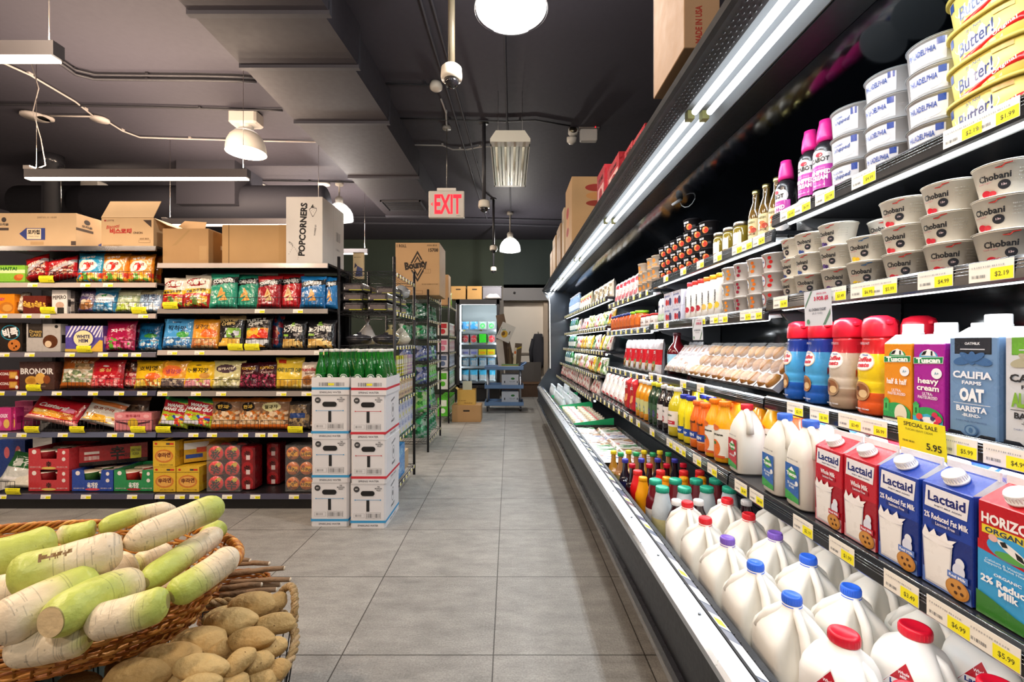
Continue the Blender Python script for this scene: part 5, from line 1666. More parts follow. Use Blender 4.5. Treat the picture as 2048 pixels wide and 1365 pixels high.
def chob(fr1, fr2, squig='c03830'):
 return mk_cup(0.047, 0.036, 0.062, 'f6f4ea', 'f0eee6', 'f4f0e6', [
  ('t', 'Chobani', 0.002, 0.036, 0.046, 0.012, '26282c', 0, 0.03), ('e', 0.016, 0.019, 0.0085, 0.0085, '2c2e34'), ('t', '13g', 0.016, 0.019, 0.007, 0.005, 'f0d8d8', 0, 0.03),
  ('t', 'Greek Yogurt', -0.012, 0.027, 0.022, 0.004, 'c87880'), ('e', -0.012, 0.008, 0.008, 0.006, fr1), ('e', -0.001, 0.006, 0.006, 0.005, fr2),
  ('p', [(0.006, 0.05), (0.014, 0.049), (0.018, 0.054), (0.026, 0.055), (0.026, 0.0565), (0.017, 0.0555), (0.013, 0.0507), (0.006, 0.0515)], squig),
  ('b', 0.034, 0.03, 0.055, 0.032, 12, 'b0aea8'), ('b', 0.034, 0.036, 0.055, 0.038, 12, 'b0aea8'), ('b', 0.034, 0.042, 0.055, 0.044, 12, 'b0aea8'), ('b', 0.034, 0.024, 0.055, 0.026, 12, 'b0aea8')])


def row(key, build, X, Z, ys, labf, cat, rz=FACE, levels=1, hs=0.0, group=None, rx=0.0, jit=2.0, zoff=0.0, ry=0.0):
 for i, y in enumerate(ys):
  n = levels[i] if isinstance(levels, (list, tuple)) else levels
  for l in range(n):
   lab = labf(i, l) if callable(labf) else labf
   put(key, build, (X, y, Z + 0.0005 + zoff + l * (hs + 0.0006)), lab, cat, rz=rz + R(random.uniform(-jit, jit)), group=group, rx=rx, ry=ry)


LV = ['bottom', 'middle', 'top', 'uppermost']


def oval_tub():
 t = empty('butter_tub')
 w, d, h = 0.088, 0.066, 0.072
 mb = MB()
 n = 40

 def ring(a, b, z):
  out = []
  for k in range(n):
   th = 2 * math.pi * k / n
   c, s_ = math.cos(th), math.sin(th)
   out.append((a * math.copysign(abs(c) ** 0.75, c), b * math.copysign(abs(s_) ** 0.75, s_), z))
  return out
 mb.loft([ring(w * 0.8, d * 0.78, 0), ring(w * 0.86, d * 0.84, 0.004), ring(w * 0.95, d * 0.93, h * 0.86)], 'e8d878', 'satin')

 def f(u, v, l):
  k = 0.85 + 0.1 * v / h
  x = u
  c = max(-1, min(1, abs(x) / (w * k))) ** (1 / 0.75)
  s_ = math.sqrt(max(0, 1 - c * c)) ** 0.75
  return (x, -(d * (0.83 + 0.1 * v / h)) * s_ - l, v)
 decals(mb, f, [('r', -0.078, 0.004, 0.07, 0.060, 'ece4a8'), ('e', -0.005, 0.034, 0.045, 0.022, 'eef0ee'), ('t', 'Butter!', -0.004, 0.030, 0.072, 0.026, '30407a', 0.16, 0.01, 0.3),
       ('t', "It's Not", -0.004, 0.053, 0.03, 0.007, '5a6a9a', 0.12, 0.01, 0.3), ('r', -0.064, 0.042, -0.05, 0.058, '3a5aa8'), ('p', [(-0.04, 0.004), (0.07, 0.034), (0.07, 0.019), (0.0, 0.002)], 'd02020'),
       ('t', 'Original', 0.045, 0.0205, 0.036, 0.0085, 'f8f0e8', 0.38, 0.02, 0.3), ('r', 0.03, 0.05, 0.06, 0.058, 'e8c080')], 'gloss', step=0.01, lift=0.0003)
 mb.build('tub', t)
 mb = MB()
 mb.loft([ring(w * 0.97, d * 0.96, h * 0.862), ring(w * 1.01, d * 1.01, h * 0.865), ring(w * 1.01, d * 1.01, h * 0.965), ring(w * 0.97, d * 0.96, h * 0.99), ring(w * 0.9, d * 0.88, h * 0.985)], 'dcc860', 'satin')
 mb.build('lid', t)
 return t


row('butter', oval_tub, 0.968, 1.67, [0.875], lambda i, l: 'oval yellow butter spread tub, %s of the stack at the photo edge' % LV[l], 'butter tub', levels=4, hs=0.0722)


def phila(wh):
 h = 0.074 if wh else 0.0605
 its = [('r', -0.045, 0.006, 0.03, h * 0.84, 'd4d6dc'), ('r', 0.014, h * 0.62, 0.027, h * 0.86, '2c4a9c'), ('e', 0.0, h * 0.3, 0.02, h * 0.14, 'f2f2f2'), ('b', 0.036, h * 0.5, 0.05, h * 0.53, 8, 'b0a8a8'), ('b', 0.036, h * 0.4, 0.05, h * 0.43, 8, 'b0a8a8')]
 if wh:
  its += [('t', 'PHILADELPHIA', -0.02, h * 0.66, 0.03, 0.006, '5a70a8', 0, 0.02), ('t', 'Whipped', -0.01, h * 0.48, 0.046, 0.014, '2c4a90', 0.1, 0.02, 0.3)]
 else:
  its += [('t', 'PHILADELPHIA', -0.014, h * 0.56, 0.054, 0.0125, '2c4a9c', 0, 0.02)]
 return mk_cup(0.0585, 0.053, h, 'c9cacc', 'aab2b8', 'b4bcc2', its, 36, name='cream_cheese_tub', lidh=-0.004, lidname='lid')


row('phila', phila(False), 0.965, 1.67, [1.005, 1.128], lambda i, l: 'grey round cream cheese tub, %s of the %s stack beside the butter tubs' % (LV[l] if l < 3 else 'uppermost', ORD[i]), 'cream cheese', levels=[4, 4], hs=0.061, jit=5, rz=R(-64))
row('philw', phila(True), 0.965, 1.67, [1.25], lambda i, l: 'taller grey whipped cream cheese tub, %s of the stack beside the pink cans' % LV[l], 'cream cheese', levels=3, hs=0.0745, rz=R(-64))
row('phila', phila(False), 1.09, 1.67, [1.02, 1.145], lambda i, l: 'grey cream cheese tub in the %s rear stack, %s one' % (ORD[i], LV[l]), 'cream cheese', levels=3, hs=0.061, jit=6)


def whip_can():
 t = empty('whipped_cream_can')
 mb = MB()
 mb.lathe([(0.028, 0), (0.031, 0.003), (0.031, 0.150), (0.028, 0.165), (0.018, 0.176), (0.016, 0.185)], 28, ['1c1c22', '1c1c22', '1c1c22', '1a1a20', '1a1a20', '1a1a20'], 'gloss')
 f = fcyl(0.0312)
 decals(mb, f, [('e', -0.01, 0.134, 0.028, 0.016, 'd6d9de'), ('e', 0.022, 0.120, 0.016, 0.02, 'd6d9de'), ('e', -0.03, 0.125, 0.014, 0.018, 'd6d9de'), ('r', -0.034, 0.104, 0.034, 0.128, 'd6d9de'), ('r', -0.05, 0.035, 0.044, 0.104, 'c03cac'), ('e', 0, 0.014, 0.04, 0.016, 'd6d9de'),
       ('t', 'CABOT', 0, 0.120, 0.05, 0.014, '1c1c22', 0, 0.04), ('e', 0, 0.135, 0.009, 0.006, 'c03048'), ('t', 'Real Dairy', 0, 0.094, 0.03, 0.005, 'f0d8ec'), ('t', 'WHIPPED\nCREAM', 0, 0.074, 0.056, 0.03, 'f4ecf4', 0, 0.05), ('t', 'Grade A', 0, 0.045, 0.03, 0.005, 'f0d8ec')], 'gloss', step=0.009, lift=0.0003)
 mb.build('can_body', t)
 mb = MB()
 mb.lathe([(0.023, 0.178), (0.0235, 0.19), (0.021, 0.215), (0.017, 0.232), (0.016, 0.243), (0.001, 0.244)], 20, 'f0309a', 'plastic')
 mb.build('cap', t)
 return t


row('whip', whip_can, 0.945, 1.67, [1.343, 1.412], lambda i, l: 'pink capped whipped cream can, %s from the grey tubs' % ORD[i], 'spray can', jit=5, rz=R(-66))
put('whip', whip_can, (0.945, 1.535, 1.626), 'pink capped whipped cream can standing beside the cream label bottles', 'spray can', rz=FACE)


def sauce_bottle():
 t = empty('dressing_bottle')
 mb = MB()
 mb.lathe([(0.024, 0), (0.028, 0.004), (0.028, 0.11), (0.024, 0.135), (0.0135, 0.165), (0.012, 0.195), (0.013, 0.2)], 20, ['6a5020'] * 3 + ['4a3a18', '4a3a18', '6a5a28', '6a5a28'], 'juice')
 decals(mb, fcyl(0.0283), [('r', -0.03, 0.02, 0.03, 0.1, 'e0d4a0'), ('e', 0.0, 0.06, 0.015, 0.014, 'd86838'), ('e', 0.012, 0.055, 0.01, 0.01, 'c04838'), ('t', 'JUICE', 0, 0.04, 0.036, 0.009, '6a3a28', 0, 0.02), ('t', 'FRESH', 0, 0.086, 0.03, 0.008, '5a5a38', 0, 0.02)], 'gloss', step=0.01, lift=0.0003)
 mb.build('bottle_body', t)
 mb = MB()
 mb.lathe([(0.0135, 0.198), (0.014, 0.2), (0.014, 0.211), (0.001, 0.212)], 16, 'd8d088', 'metal')
 mb.build('cap', t)
 return t


row('sauce', sauce_bottle, 0.955, 1.625, [1.60, 1.668, 1.738], lambda i, l: 'dark bottle with cream label, %s from the pink cans' % ORD[i], 'bottle', jit=6, rz=R(-70))


def jar(col, lid, h=0.10, r=0.033, lab='e8e4da', labt=None, lm='metal'):
 def b():
  t = empty('glass_jar')
  mb = MB()
  mb.lathe([(r * 0.9, 0), (r, 0.005), (r, h * 0.75), (r * 0.86, h * 0.86)], 22, col, 'juice')
  its = [('r', -r * 0.9, h * 0.2, r * 0.9, h * 0.62, lab)]
  if labt:
   its.append(('t', labt, 0, h * 0.42, r * 1.3, h * 0.14, '5a2a18', 0, 0.03))
  decals(mb, fcyl(r * 1.01), its, 'gloss', step=0.01)
  mb.build('jar_body', t)
  mb = MB()
  mb.lathe([(r * 0.92, h * 0.86), (r * 0.95, h * 0.87), (r * 0.95, h * 0.985), (r * 0.9, h), (0.001, h)], 22, lid, lm)
  mb.build('lid', t)
  return t
 return b


row('jarg', jar('8a7a28', 'b8b4a8', 0.115), 0.95, 1.625, [1.835, 1.925, 2.015], lambda i, l: 'glass jar with a silver lid, %s from the cream label bottles' % ORD[i], 'jar', jit=8)
row('oikos', mk_cup(0.045, 0.036, 0.062, '1e1c22', '28262c', '202028', [('t', 'OIKOS', -0.002, 0.046, 0.040, 0.010, 'eeeef2', 0, 0.05), ('t', 'PRO', -0.012, 0.034, 0.018, 0.008, 'd8d8e0', 0, 0.05), ('e', 0.018, 0.022, 0.016, 0.015, 'e88848'), ('e', 0.022, 0.02, 0.010, 0.011, 'd04038'), ('e', 0.012, 0.03, 0.005, 0.005, 'f0c080'), ('e', -0.028, 0.018, 0.009, 0.01, 'b02840'), ('b', 0.036, 0.02, 0.05, 0.03, 6, '7a7a80')]),
 0.94, 1.625, [2.11 + 0.096 * k for k in range(7)], lambda i, l: 'black fruit yogurt cup, %s one in the %s stack from the jars' % (LV[l], ORD[i]), 'yogurt', levels=[3, 3, 4, 3, 3, 3, 3], hs=0.0625, jit=8, rz=R(-78))
# C4: round orange cups, white tubes; D4 assorted
OR = mk_cup(0.044, 0.038, 0.07, 'e8e0d4', 'e0dcd4', 'e8a050', [('e', -0.014, 0.038, 0.014, 0.014, 'c87030'), ('e', 0.016, 0.038, 0.013, 0.014, 'd88838'), ('e', -0.014, 0.038, 0.008, 0.008, 'f0e0c8'), ('r', -0.04, 0.006, 0.04, 0.018, 'd8a060')], name='dessert_cup')
row('orc', OR, 0.945, 1.585, [2.84 + 0.10 * k for k in range(4)], lambda i, l: 'cream dessert cup with orange rings, %s one in the %s stack' % (LV[l], ORD[i]), 'dessert cup', levels=[3, 3, 2, 3], hs=0.071, jit=8)


def pouch(name, w, h, th, base, sh=(), tx=(), cap=None, key=0):
 def b():
  t = empty(name)
  o = mk_bag('pouch_body', w, h, th, base, sh, tx, m='film', nu=16, nv=20, seed=key)()
  o.parent = t
  return t
 return b


row('wpouch', mk_bag('snack_pouch', 0.10, 0.17, 0.05, 'd8d0cc', [('r', 0, 0.7, 1, 0.9, 'c83848'), ('n', 0.1, 0.1, 0.9, 0.5, ['d85868', 'e8e0d8', 'c87078'], 6)], [], nu=16, nv=20, seed=31), 0.94, 1.585, [3.27 + 0.115 * k for k in range(6)],
 lambda i, l: 'red topped pale pouch, %s along the upper shelf' % ORD[i], 'pouch')


def simple_bottle(name, r, h, col, cap, label=None, neck=0.45, m='juice', txt=None, tcol='2a2a2a', waist=1.0, shoulder=0.62, capr=None, band=None, caph=0.02, its=None, lz=(0.16, 0.48)):
 t = empty(name)
 mb = MB()
 nr = r * neck
 prof = [(r * 0.85, 0), (r, 0.006), (r, h * 0.22), (r * waist, h * 0.36), (r, h * 0.5), (r * 0.98, h * shoulder), (r * 0.8, h * (shoulder + 0.10)), (nr * 1.15, h * (shoulder + 0.22)), (nr, h - caph * 1.05), (nr, h - caph)]
 mb.lathe(prof, 22, col, m)
 f = fcyl(r * max(waist, 0.93) * 1.012 + 0.0)
 if label or its:
  q = [('r', -r * 1.5, h * lz[0], r * 1.5, h * lz[1], label)] if label else []
  if waist < 0.97:
   f = fcyl(r * 1.012)
  if txt:
   q.append(('t', txt, 0, h * (lz[0] + lz[1]) / 2 + h * 0.05, r * 1.7, h * 0.055 * (1 + txt.count('\n')), tcol, 0, 0.04))
  if band:
   q.insert(1, ('r', -r * 1.5, h * lz[0], r * 1.5, h * (lz[0] + 0.1), band))
  q += list(its or [])
  decals(mb, f, q, 'gloss', step=0.012, lift=0.0003)
 mb.build('bottle_body', t)
 mb = MB()
 cr = capr or nr * 1.12
 rings = [(cr, h - caph), (cr, h - 0.002), (cr * 0.93, h), (0.001, h)]
 mb.lathe(rings, 22, cap, 'plastic')
 for k in range(22):
  a = 2 * math.pi * k / 22
  mb.box(cr * math.cos(a) - 0.0006, cr * math.cos(a) + 0.0006, cr * math.sin(a) - 0.0006, cr * math.sin(a) + 0.0006, h - caph, h - 0.003, cap, 'plastic')
 mb.build('cap', t)
 return t


def SB(*a, **k):
 return lambda: simple_bottle(*a, **k)


row('d4blue', SB('tall_bottle', 0.036, 0.25, '7a9ac0', 'd8dce8', 'c8d4e4'), 0.93, 1.66, [5.9 + 0.1 * k for k in range(9)], lambda i, l: 'pale blue bottle, %s before the far end panel on the upper shelf' % ORD[8 - i], 'bottle')
BUN = [('n', 0.05, 0.1, 0.95, 0.85, ['d8c8b0', 'a89878', 'e8e0d4', '887860', 'c8b090'], 6)]
row('d4bag', mk_bag('snack_pouch', 0.2, 0.17, 0.08, 'c8c0b0', BUN, [], nu=18, nv=18, seed=5), 0.95, 1.66, [4.15 + 0.22 * k for k in range(4)], lambda i, l: 'greyish bean pouch on the upper shelf beyond the dessert cups, %s one' % ORD[i], 'pouch')
row('d4g', mk_bag('snack_pouch', 0.13, 0.17, 0.07, 'b8b090', [('n', 0.05, 0.1, 0.95, 0.85, ['e8e0d0', 'c83838', '6a8a48', 'd8c888'], 5)], [], nu=14, nv=16, seed=6), 0.93, 1.66, [5.05 + 0.15 * k for k in range(5)], lambda i, l: 'mixed green and red pouch on the upper shelf, %s of five' % ORD[i], 'pouch')

# A3 / B3: cups
CB = [chob('c82838', 'd04048'), chob('d02030', 'c83040'), chob('e08040', 'd86030'), chob('e8c838', 'e0b030', '38608a'), chob('5a4080', '3a2a60'), chob('38508a', '3a4a80')]
ysA = [0.842, 0.948, 1.053, 1.165, 1.27, 1.378]
lvA = [3, 3, 3, 2, 3, 3]
for i, y in enumerate(ysA):
 for l in range(lvA[i]):
  k = [0, 1, 0, 3, 4, 5][i]
  put('cb%d' % k, CB[k], (0.932 + random.uniform(-0.003, 0.003), y + random.uniform(-0.003, 0.003), 1.3955 + l * 0.0625), 'cream Greek yogurt cup, %s one in the %s stack from the photo edge' % (LV[l], ORD[i]), 'yogurt', rz=R(-80 + random.uniform(-6, 6) + (16 if l == 0 else 0)))
for i, y in enumerate([0.90, 1.01, 1.12, 1.225]):
 for l in range(3 if i != 2 else 3):
  put('cb2', CB[2], (1.035, y, 1.3955 + l * 0.0625), 'cream yogurt cup in the rear row, %s one of the %s stack' % (LV[l], ORD[i]), 'yogurt', rz=FACE + R(random.uniform(-20, 20)))
put('cb5', CB[5], (0.932, 1.452, 1.3955), 'cream yogurt cup at the shelf joint, bottom of its stack', 'yogurt', rz=FACE - R(10))
put('cb5', CB[5], (0.932, 1.452, 1.458), 'cream yogurt cup at the shelf joint, middle of its stack', 'yogurt', rz=FACE - R(4))
put('cb5', CB[5], (0.932, 1.452, 1.5205), 'cream yogurt cup at the shelf joint, top of its stack', 'yogurt', rz=FACE - R(14))
LF = lambda c1, c2: mk_cup(0.0445, 0.037, 0.064, 'e4e2e2', 'e0dcd8', 'e8e4e0', [('e', -0.012, 0.036, 0.017, 0.02, c1), ('e', -0.012, 0.036, 0.0145, 0.0175, 'e0e8f0'), ('t', 'Light', -0.012, 0.036, 0.02, 0.007, '3858a0', 0, 0.03), ('e', 0.02, 0.048, 0.006, 0.006, c2), ('e', 0.024, 0.034, 0.006, 0.006, c2), ('e', 0.018, 0.018, 0.008, 0.006, c2)])
cc = [('c83838', 'c82828'), ('d8a830', 'e07828'), ('c04040', '902038'), ('d8b038', 'e89030')]
for i, y in enumerate([1.575, 1.675, 1.775, 1.875]):
 for l in range(3):
  put('lf%d' % i, LF(*cc[i]), (0.935, y, 1.3665 + l * 0.0645), 'white yogurt cup with fruit dots, %s one in the %s stack past the joint' % (LV[l], ORD[i]), 'yogurt', rz=FACE + R(random.uniform(-12, 8)))
def drink(cap, pic):
 return SB('yogurt_drink', 0.027, 0.19, 'e6e4e0', cap, 'ecebe8', neck=0.6, m='satin', its=[('t', 'Chobani', 0, 0.088, 0.06, 0.014, '2a2a2e', R(90), 0.04), ('e', 0.012, 0.05, 0.012, 0.014, pic), ('e', -0.008, 0.038, 0.009, 0.01, pic)])
for i, y in enumerate([1.975, 2.04, 2.105, 2.17, 2.235, 2.30]):
 cap, pic = [('e8a020', 'e8c840'), ('e8a020', 'e8c840'), ('e8782a', 'e8c060'), ('d83830', 'b02838'), ('d83830', 'b02838'), ('d04048', 'c03040')][i]
 put('dr' + cap + pic, drink(cap, pic), (0.93, y, 1.3665), 'slim white drinkable yogurt bottle, %s from the dotted cups' % ORD[i], 'bottle', rz=FACE)
yb = mk_box('yogurt_box', 0.125, 0.07, 0.082, 'd8d8e8', front=[('t', 'yogurt', -0.01, 0.062, 0.08, 0.016, '4858a0', 0, 0.03), ('e', -0.02, 0.028, 0.016, 0.018, 'c82830'), ('e', 0.01, 0.026, 0.014, 0.016, 'd04048'), ('e', 0.038, 0.03, 0.018, 0.022, '3a3a68')], m='gloss')
for l in range(2):
 put('ybox', yb, (0.935, 2.415, 1.3665 + l * 0.083), 'pale strawberry yogurt carton, %s of two stacked' % ['lower', 'upper'][l], 'yogurt box', rz=FACE)
 put('ybox', yb, (0.935, 2.55, 1.3665 + l * 0.083), 'pale berry yogurt carton further along, %s of two' % ['lower', 'upper'][l], 'yogurt box', rz=FACE)
pw = mk_bag('yogurt_pouch', 0.06, 0.15, 0.04, 'dcdce0', [('r', 0, 0.1, 1, 0.35, 'c8e0c0')], [('t', '3', 0.5, 0.66, 0.3, 0.1, '3a4a7a', 0, 0.03)], nu=12, nv=14, seed=9)
for i, y in enumerate([2.65, 2.715]):
 put('pw', pw, (0.925, y, 1.368), 'slender white yogurt pouch, %s before the red lidded jars' % ORD[i], 'pouch', rz=FACE)
SAL = jar('d8cfc8', 'c82828', 0.085, 0.045, 'e8e0dc', 'SALSA', 'plastic')
row('sal', SAL, 0.935, 1.35, [2.83, 2.935, 3.04], lambda i, l: 'white jar with a wide red lid, %s after the shelf joint' % ORD[i], 'jar', levels=[1, 1, 1], hs=0.086)
SAL2 = jar('c85a18', '8ac828', 0.125, 0.052, 'd8702c', None, 'plastic')
row('sal2', SAL2, 0.935, 1.35, [3.16, 3.28], lambda i, l: 'orange kimchi jar with a lime lid, %s of two' % ORD[i], 'jar')
SAL3 = jar('b84a18', '283878', 0.125, 0.045, 'c86838', None, 'plastic')
row('sal3', SAL3, 0.93, 1.35, [3.40, 3.50, 3.60, 3.70, 3.80, 3.90], lambda i, l: 'orange jar with a dark blue lid, %s past the lime lids' % ORD[i], 'jar')

# A2: creamers and cartons
def carton_gt(name, w, d, h, col, face, side=(), capc='e8e8ea', gable=True, topc='e6e6e8', capr=0.019, capm=0.0, fin='e4e4e8', ridge=0.030, slope_col=None):
 """half gallon carton with a sloped top, closing fin and screw cap on the front slope"""
 def b():
  t = empty(name)
  mb = MB()
  mb.box(-w / 2, w / 2, -d / 2, d / 2, 0, h, col, 'gloss', 0.0015)
  r = ridge
  sc = slope_col or col
  e = 0.0015
  if gable:
   vs = [(-w / 2 + e, -d / 2 + e, h), (w / 2 - e, -d / 2 + e, h), (w / 2 - e, d / 2 - e, h), (-w / 2 + e, d / 2 - e, h), (-w / 2 + 0.004, 0.0, h + r), (w / 2 - 0.004, 0.0, h + r)]
   mb.add(vs, [(0, 1, 5, 4), (2, 3, 4, 5), (1, 2, 5), (3, 0, 4)], [sc, sc, 'dcdce0', 'dcdce0'], 'gloss')
   mb.box(-w / 2 + 0.001, w / 2 - 0.001, -0.002, 0.002, h + r - 0.004, h + r + 0.012, fin, 'gloss')
  decals(mb, ffront(d), face, 'gloss')
  decals(mb, fleft(w), side, 'gloss')
  decals(mb, fright(w), side, 'gloss')
  mb.build('carton_body', t)
  if capr:
   ang = math.atan2(r, d / 2) if gable else 0
   T = Matrix.Translation((0, -d / 4 - (0.004 if gable else -d / 4 - 0.004), h + (r / 2 if gable else r))) @ Matrix.Rotation(ang, 4, 'X')
   mb = MB(T)
   mb.lathe([(capr * 1.1, -0.002), (capr * 1.1, 0.003), (capr, 0.003), (capr, 0.014), (capr * 0.95, 0.016), (0.001, 0.016)], 24, capc, 'plastic')
   for k in range(24):
    a = 2 * math.pi * k / 24
    mb.box(capr * math.cos(a) - 0.0006, capr * math.cos(a) + 0.0006, capr * math.sin(a) - 0.0006, capr * math.sin(a) + 0.0006, 0.004, 0.013, capc, 'plastic')
   mb.build('cap', t)
  return t
 return b


def flat_top(name, w, d, h, col, face, side=(), capr=0.019):
 """carton with a short white shoulder and a big cap"""
 def b():
  t = empty(name)
  mb = MB()
  mb.box(-w / 2, w / 2, -d / 2, d / 2, 0, h, col, 'gloss', 0.0015)
  vs = [(-w / 2 + 0.001, -d / 2 + 0.001, h), (w / 2 - 0.001, -d / 2 + 0.001, h), (w / 2 - 0.001, d / 2 - 0.001, h), (-w / 2 + 0.001, d / 2 - 0.001, h),
     (-w / 3.4, -d / 3.4, h + 0.02), (w / 3.4, -d / 3.4, h + 0.02), (w / 3.4, d / 3.4, h + 0.02), (-w / 3.4, d / 3.4, h + 0.02)]
  mb.add(vs, [(0, 1, 5, 4), (1, 2, 6, 5), (2, 3, 7, 6), (3, 0, 4, 7), (4, 5, 6, 7)], 'e0e0e2', 'satin')
  decals(mb, ffront(d), face, 'gloss')
  decals(mb, fleft(w), side, 'gloss')
  mb.build('carton_body', t)
  mb = MB()
  mb.lathe([(capr * 1.05, h + 0.018), (capr * 1.05, h + 0.024), (capr, h + 0.025), (capr, h + 0.042), (capr * 0.95, h + 0.0435), (0.001, h + 0.0435)], 26, 'e8e8ea', 'plastic')
  mb.build('cap', t)
  return t
 return b


def calif(col, band, w_):
 ink = 'e4e8ee' if w_ else '2a2c30'
 acc = 'e8ecf0' if w_ else '78a838'
 return flat_top('oat_drink_carton', 0.094, 0.094, 0.19, col, [
  ('r', -0.036, 0.158, 0.036, 0.189, '1c2028' if w_ else '5a9a30'), ('r', -0.0345, 0.1595, 0.0345, 0.1875, col if False else ('262a34' if w_ else '68a83a')), ('t', 'OATMILK' if w_ else 'ALMONDMILK', 0, 0.178, 0.03, 0.005, 'e0e4ea', 0, 0.03), ('r', -0.024, 0.166, 0.024, 0.168, 'c8ccd4'),
  ('e', -0.018, 0.145, 0.020, 0.008, band, 0.2), ('e', 0.018, 0.145, 0.020, 0.008, band, -0.2), ('e', 0, 0.15, 0.008, 0.013, band), ('e', -0.01, 0.152, 0.016, 0.006, band, -0.5), ('e', 0.01, 0.152, 0.016, 0.006, band, 0.5),
  ('t', 'CALIFIA', 0, 0.118, 0.076, 0.014, ink, 0, 0.04), ('t', 'FARMS', 0, 0.103, 0.038, 0.007, ink, 0, 0.04), ('t', 'OAT' if w_ else 'ALMOND', 0, 0.080, 0.048 if w_ else 0.07, 0.026, acc, 0, 0.06),
  ('r', -0.036, 0.062, 0.036, 0.063, ink), ('t', 'BARISTA', 0, 0.053, 0.060, 0.011, ink, 0, 0.04), ('t', '-BLEND-', 0, 0.041, 0.036, 0.006, ink, 0, 0.03), ('t', 'DAIRY FREE, GLUTEN FREE', 0, 0.029, 0.06, 0.0035, '3a5080'), ('e', 0, 0.013, 0.013, 0.010, band), ('e', 0, 0.013, 0.010, 0.008, col),
  ('p', [(-0.046, 0.001), (0.046, 0.001), (0.046, 0.008), (0.02, 0.008), (0.012, 0.002), (-0.012, 0.002), (-0.02, 0.008), (-0.046, 0.008)], '1c2028'), ('e', 0, 0.013, 0.004, 0.005, band)],
  side=[('r', -0.03, 0.06, 0.03, 0.15, 'd8dce0'), ('b', -0.028, 0.07, 0.028, 0.145, 14, '8a98a8')])


put('cal1', calif('6a8cb4', '3f6494', True), (0.928, 0.853, 1.0705), 'slate blue oat drink carton beside the purple cream carton', 'oat milk carton', rz=FACE - R(3))
put('cal2', calif('c8ccd2', 'a8a48c', False), (0.928, 0.752, 1.0705), 'pale grey almond drink carton cut by the photo edge', 'almond milk carton', rz=FACE - R(2))


def tusc(col, text, small, w=0.072, berries=True):
 f = [('e', 0, 0.150, 0.022, 0.014, '38a060' if not berries else '50a0c8'), ('p', [(-0.018, 0.152), (-0.012, 0.162), (0, 0.166), (0.012, 0.162), (0.018, 0.152)], 'f0f0f0'), ('p', [(-0.017, 0.153), (-0.011, 0.161), (-0.003, 0.163), (-0.007, 0.154)], '1c1c1c'), ('r', 0.006, 0.153, 0.010, 0.162, '1c1c1c'), ('p', [(-0.035, 0.134), (0.034, 0.137), (0.035, 0.151), (-0.035, 0.148)], 'e8f0e8'), ('p', [(-0.034, 0.135), (0.033, 0.138), (0.034, 0.150), (-0.034, 0.147)], '1f8048'),
   ('t', 'Tuscan', 0, 0.1425, 0.056, 0.011, 'f4f8f4', 0.04, 0.05), ('e', 0.02, 0.116, 0.012, 0.011, 'e8ecf0'), ('t', 'A+', 0.02, 0.116, 0.01, 0.006, '5a90b0', 0, 0.02),
   ('t', text, 0.0, 0.092, 0.052, 0.013 * (1 + text.count('\n') * 1.1), 'f4f0ec', 0, 0.03), ('t', 'ULTRA-\nPASTEURIZED', 0, 0.068, 0.046, 0.014, 'e8e0e8', 0, 0.02),
   ('e', 0.0, 0.022, 0.036, 0.022, '2c9a50'), ('p', [(-0.035, 0.0), (0.035, 0.0), (0.035, 0.02), (0, 0.03), (-0.035, 0.022)], '38a8d0' if berries else '2c9a50'), ('r', -0.034, 0.022, -0.02, 0.046, '48b058'), ('p', [(-0.036, 0.046), (-0.027, 0.054), (-0.018, 0.046)], '38a050'), ('r', -0.029, 0.028, -0.025, 0.04, '1c6a30')]
 if berries:
  f += [('e', 0.004, 0.012, 0.022, 0.012, 'e8e8ec'), ('e', -0.018, 0.022, 0.008, 0.007, 'd84838'), ('e', 0.018, 0.030, 0.007, 0.006, 'c82850'), ('e', 0.013, 0.022, 0.005, 0.005, '38386a'), ('e', 0.027, 0.022, 0.007, 0.007, 'd83060'), ('e', 0.022, 0.012, 0.006, 0.006, 'c82850'), ('e', -0.012, 0.014, 0.004, 0.004, '38386a')]
 else:
  f += [('e', 0.012, 0.02, 0.016, 0.022, 'e0d8c0'), ('e', 0.012, 0.008, 0.013, 0.008, 'c8a870'), ('r', -0.035, 0.0, 0.035, 0.006, 'e0e0d8'), ('r', -0.035, 0.006, 0.035, 0.01, '3a3028')]
 return flat_top('cream_carton', w, w, 0.178, col, f, side=[('r', -0.03, 0.02, 0.03, 0.12, 'd8d8e0'), ('b', -0.028, 0.03, 0.028, 0.11, 14, '8a8898')], capr=0.0185)


put('tu1', tusc('a02090', 'heavy\ncream', ''), (0.916, 0.943, 1.0705), 'purple heavy cream carton with berries printed low', 'cream carton', rz=FACE - R(2))
put('tu2', tusc('dc8a1e', 'half & half', '', berries=False), (0.916, 1.020, 1.0705), 'orange half and half carton beside the creamer bottles', 'cream carton', rz=FACE)
put('tu1', tusc('a02090', 'heavy\ncream', ''), (0.996, 0.945, 1.0705), 'purple heavy cream carton standing behind the front one', 'cream carton', rz=FACE)
put('tu2', tusc('dc8a1e', 'half & half', '', berries=False), (0.996, 1.022, 1.0705), 'orange half and half carton standing behind the front one', 'cream carton', rz=FACE)
put('cal1', calif('6a8cb4', '3f6494', True), (1.03, 0.853, 1.0705), 'slate blue oat drink carton in the second row back', 'oat milk carton', rz=FACE)


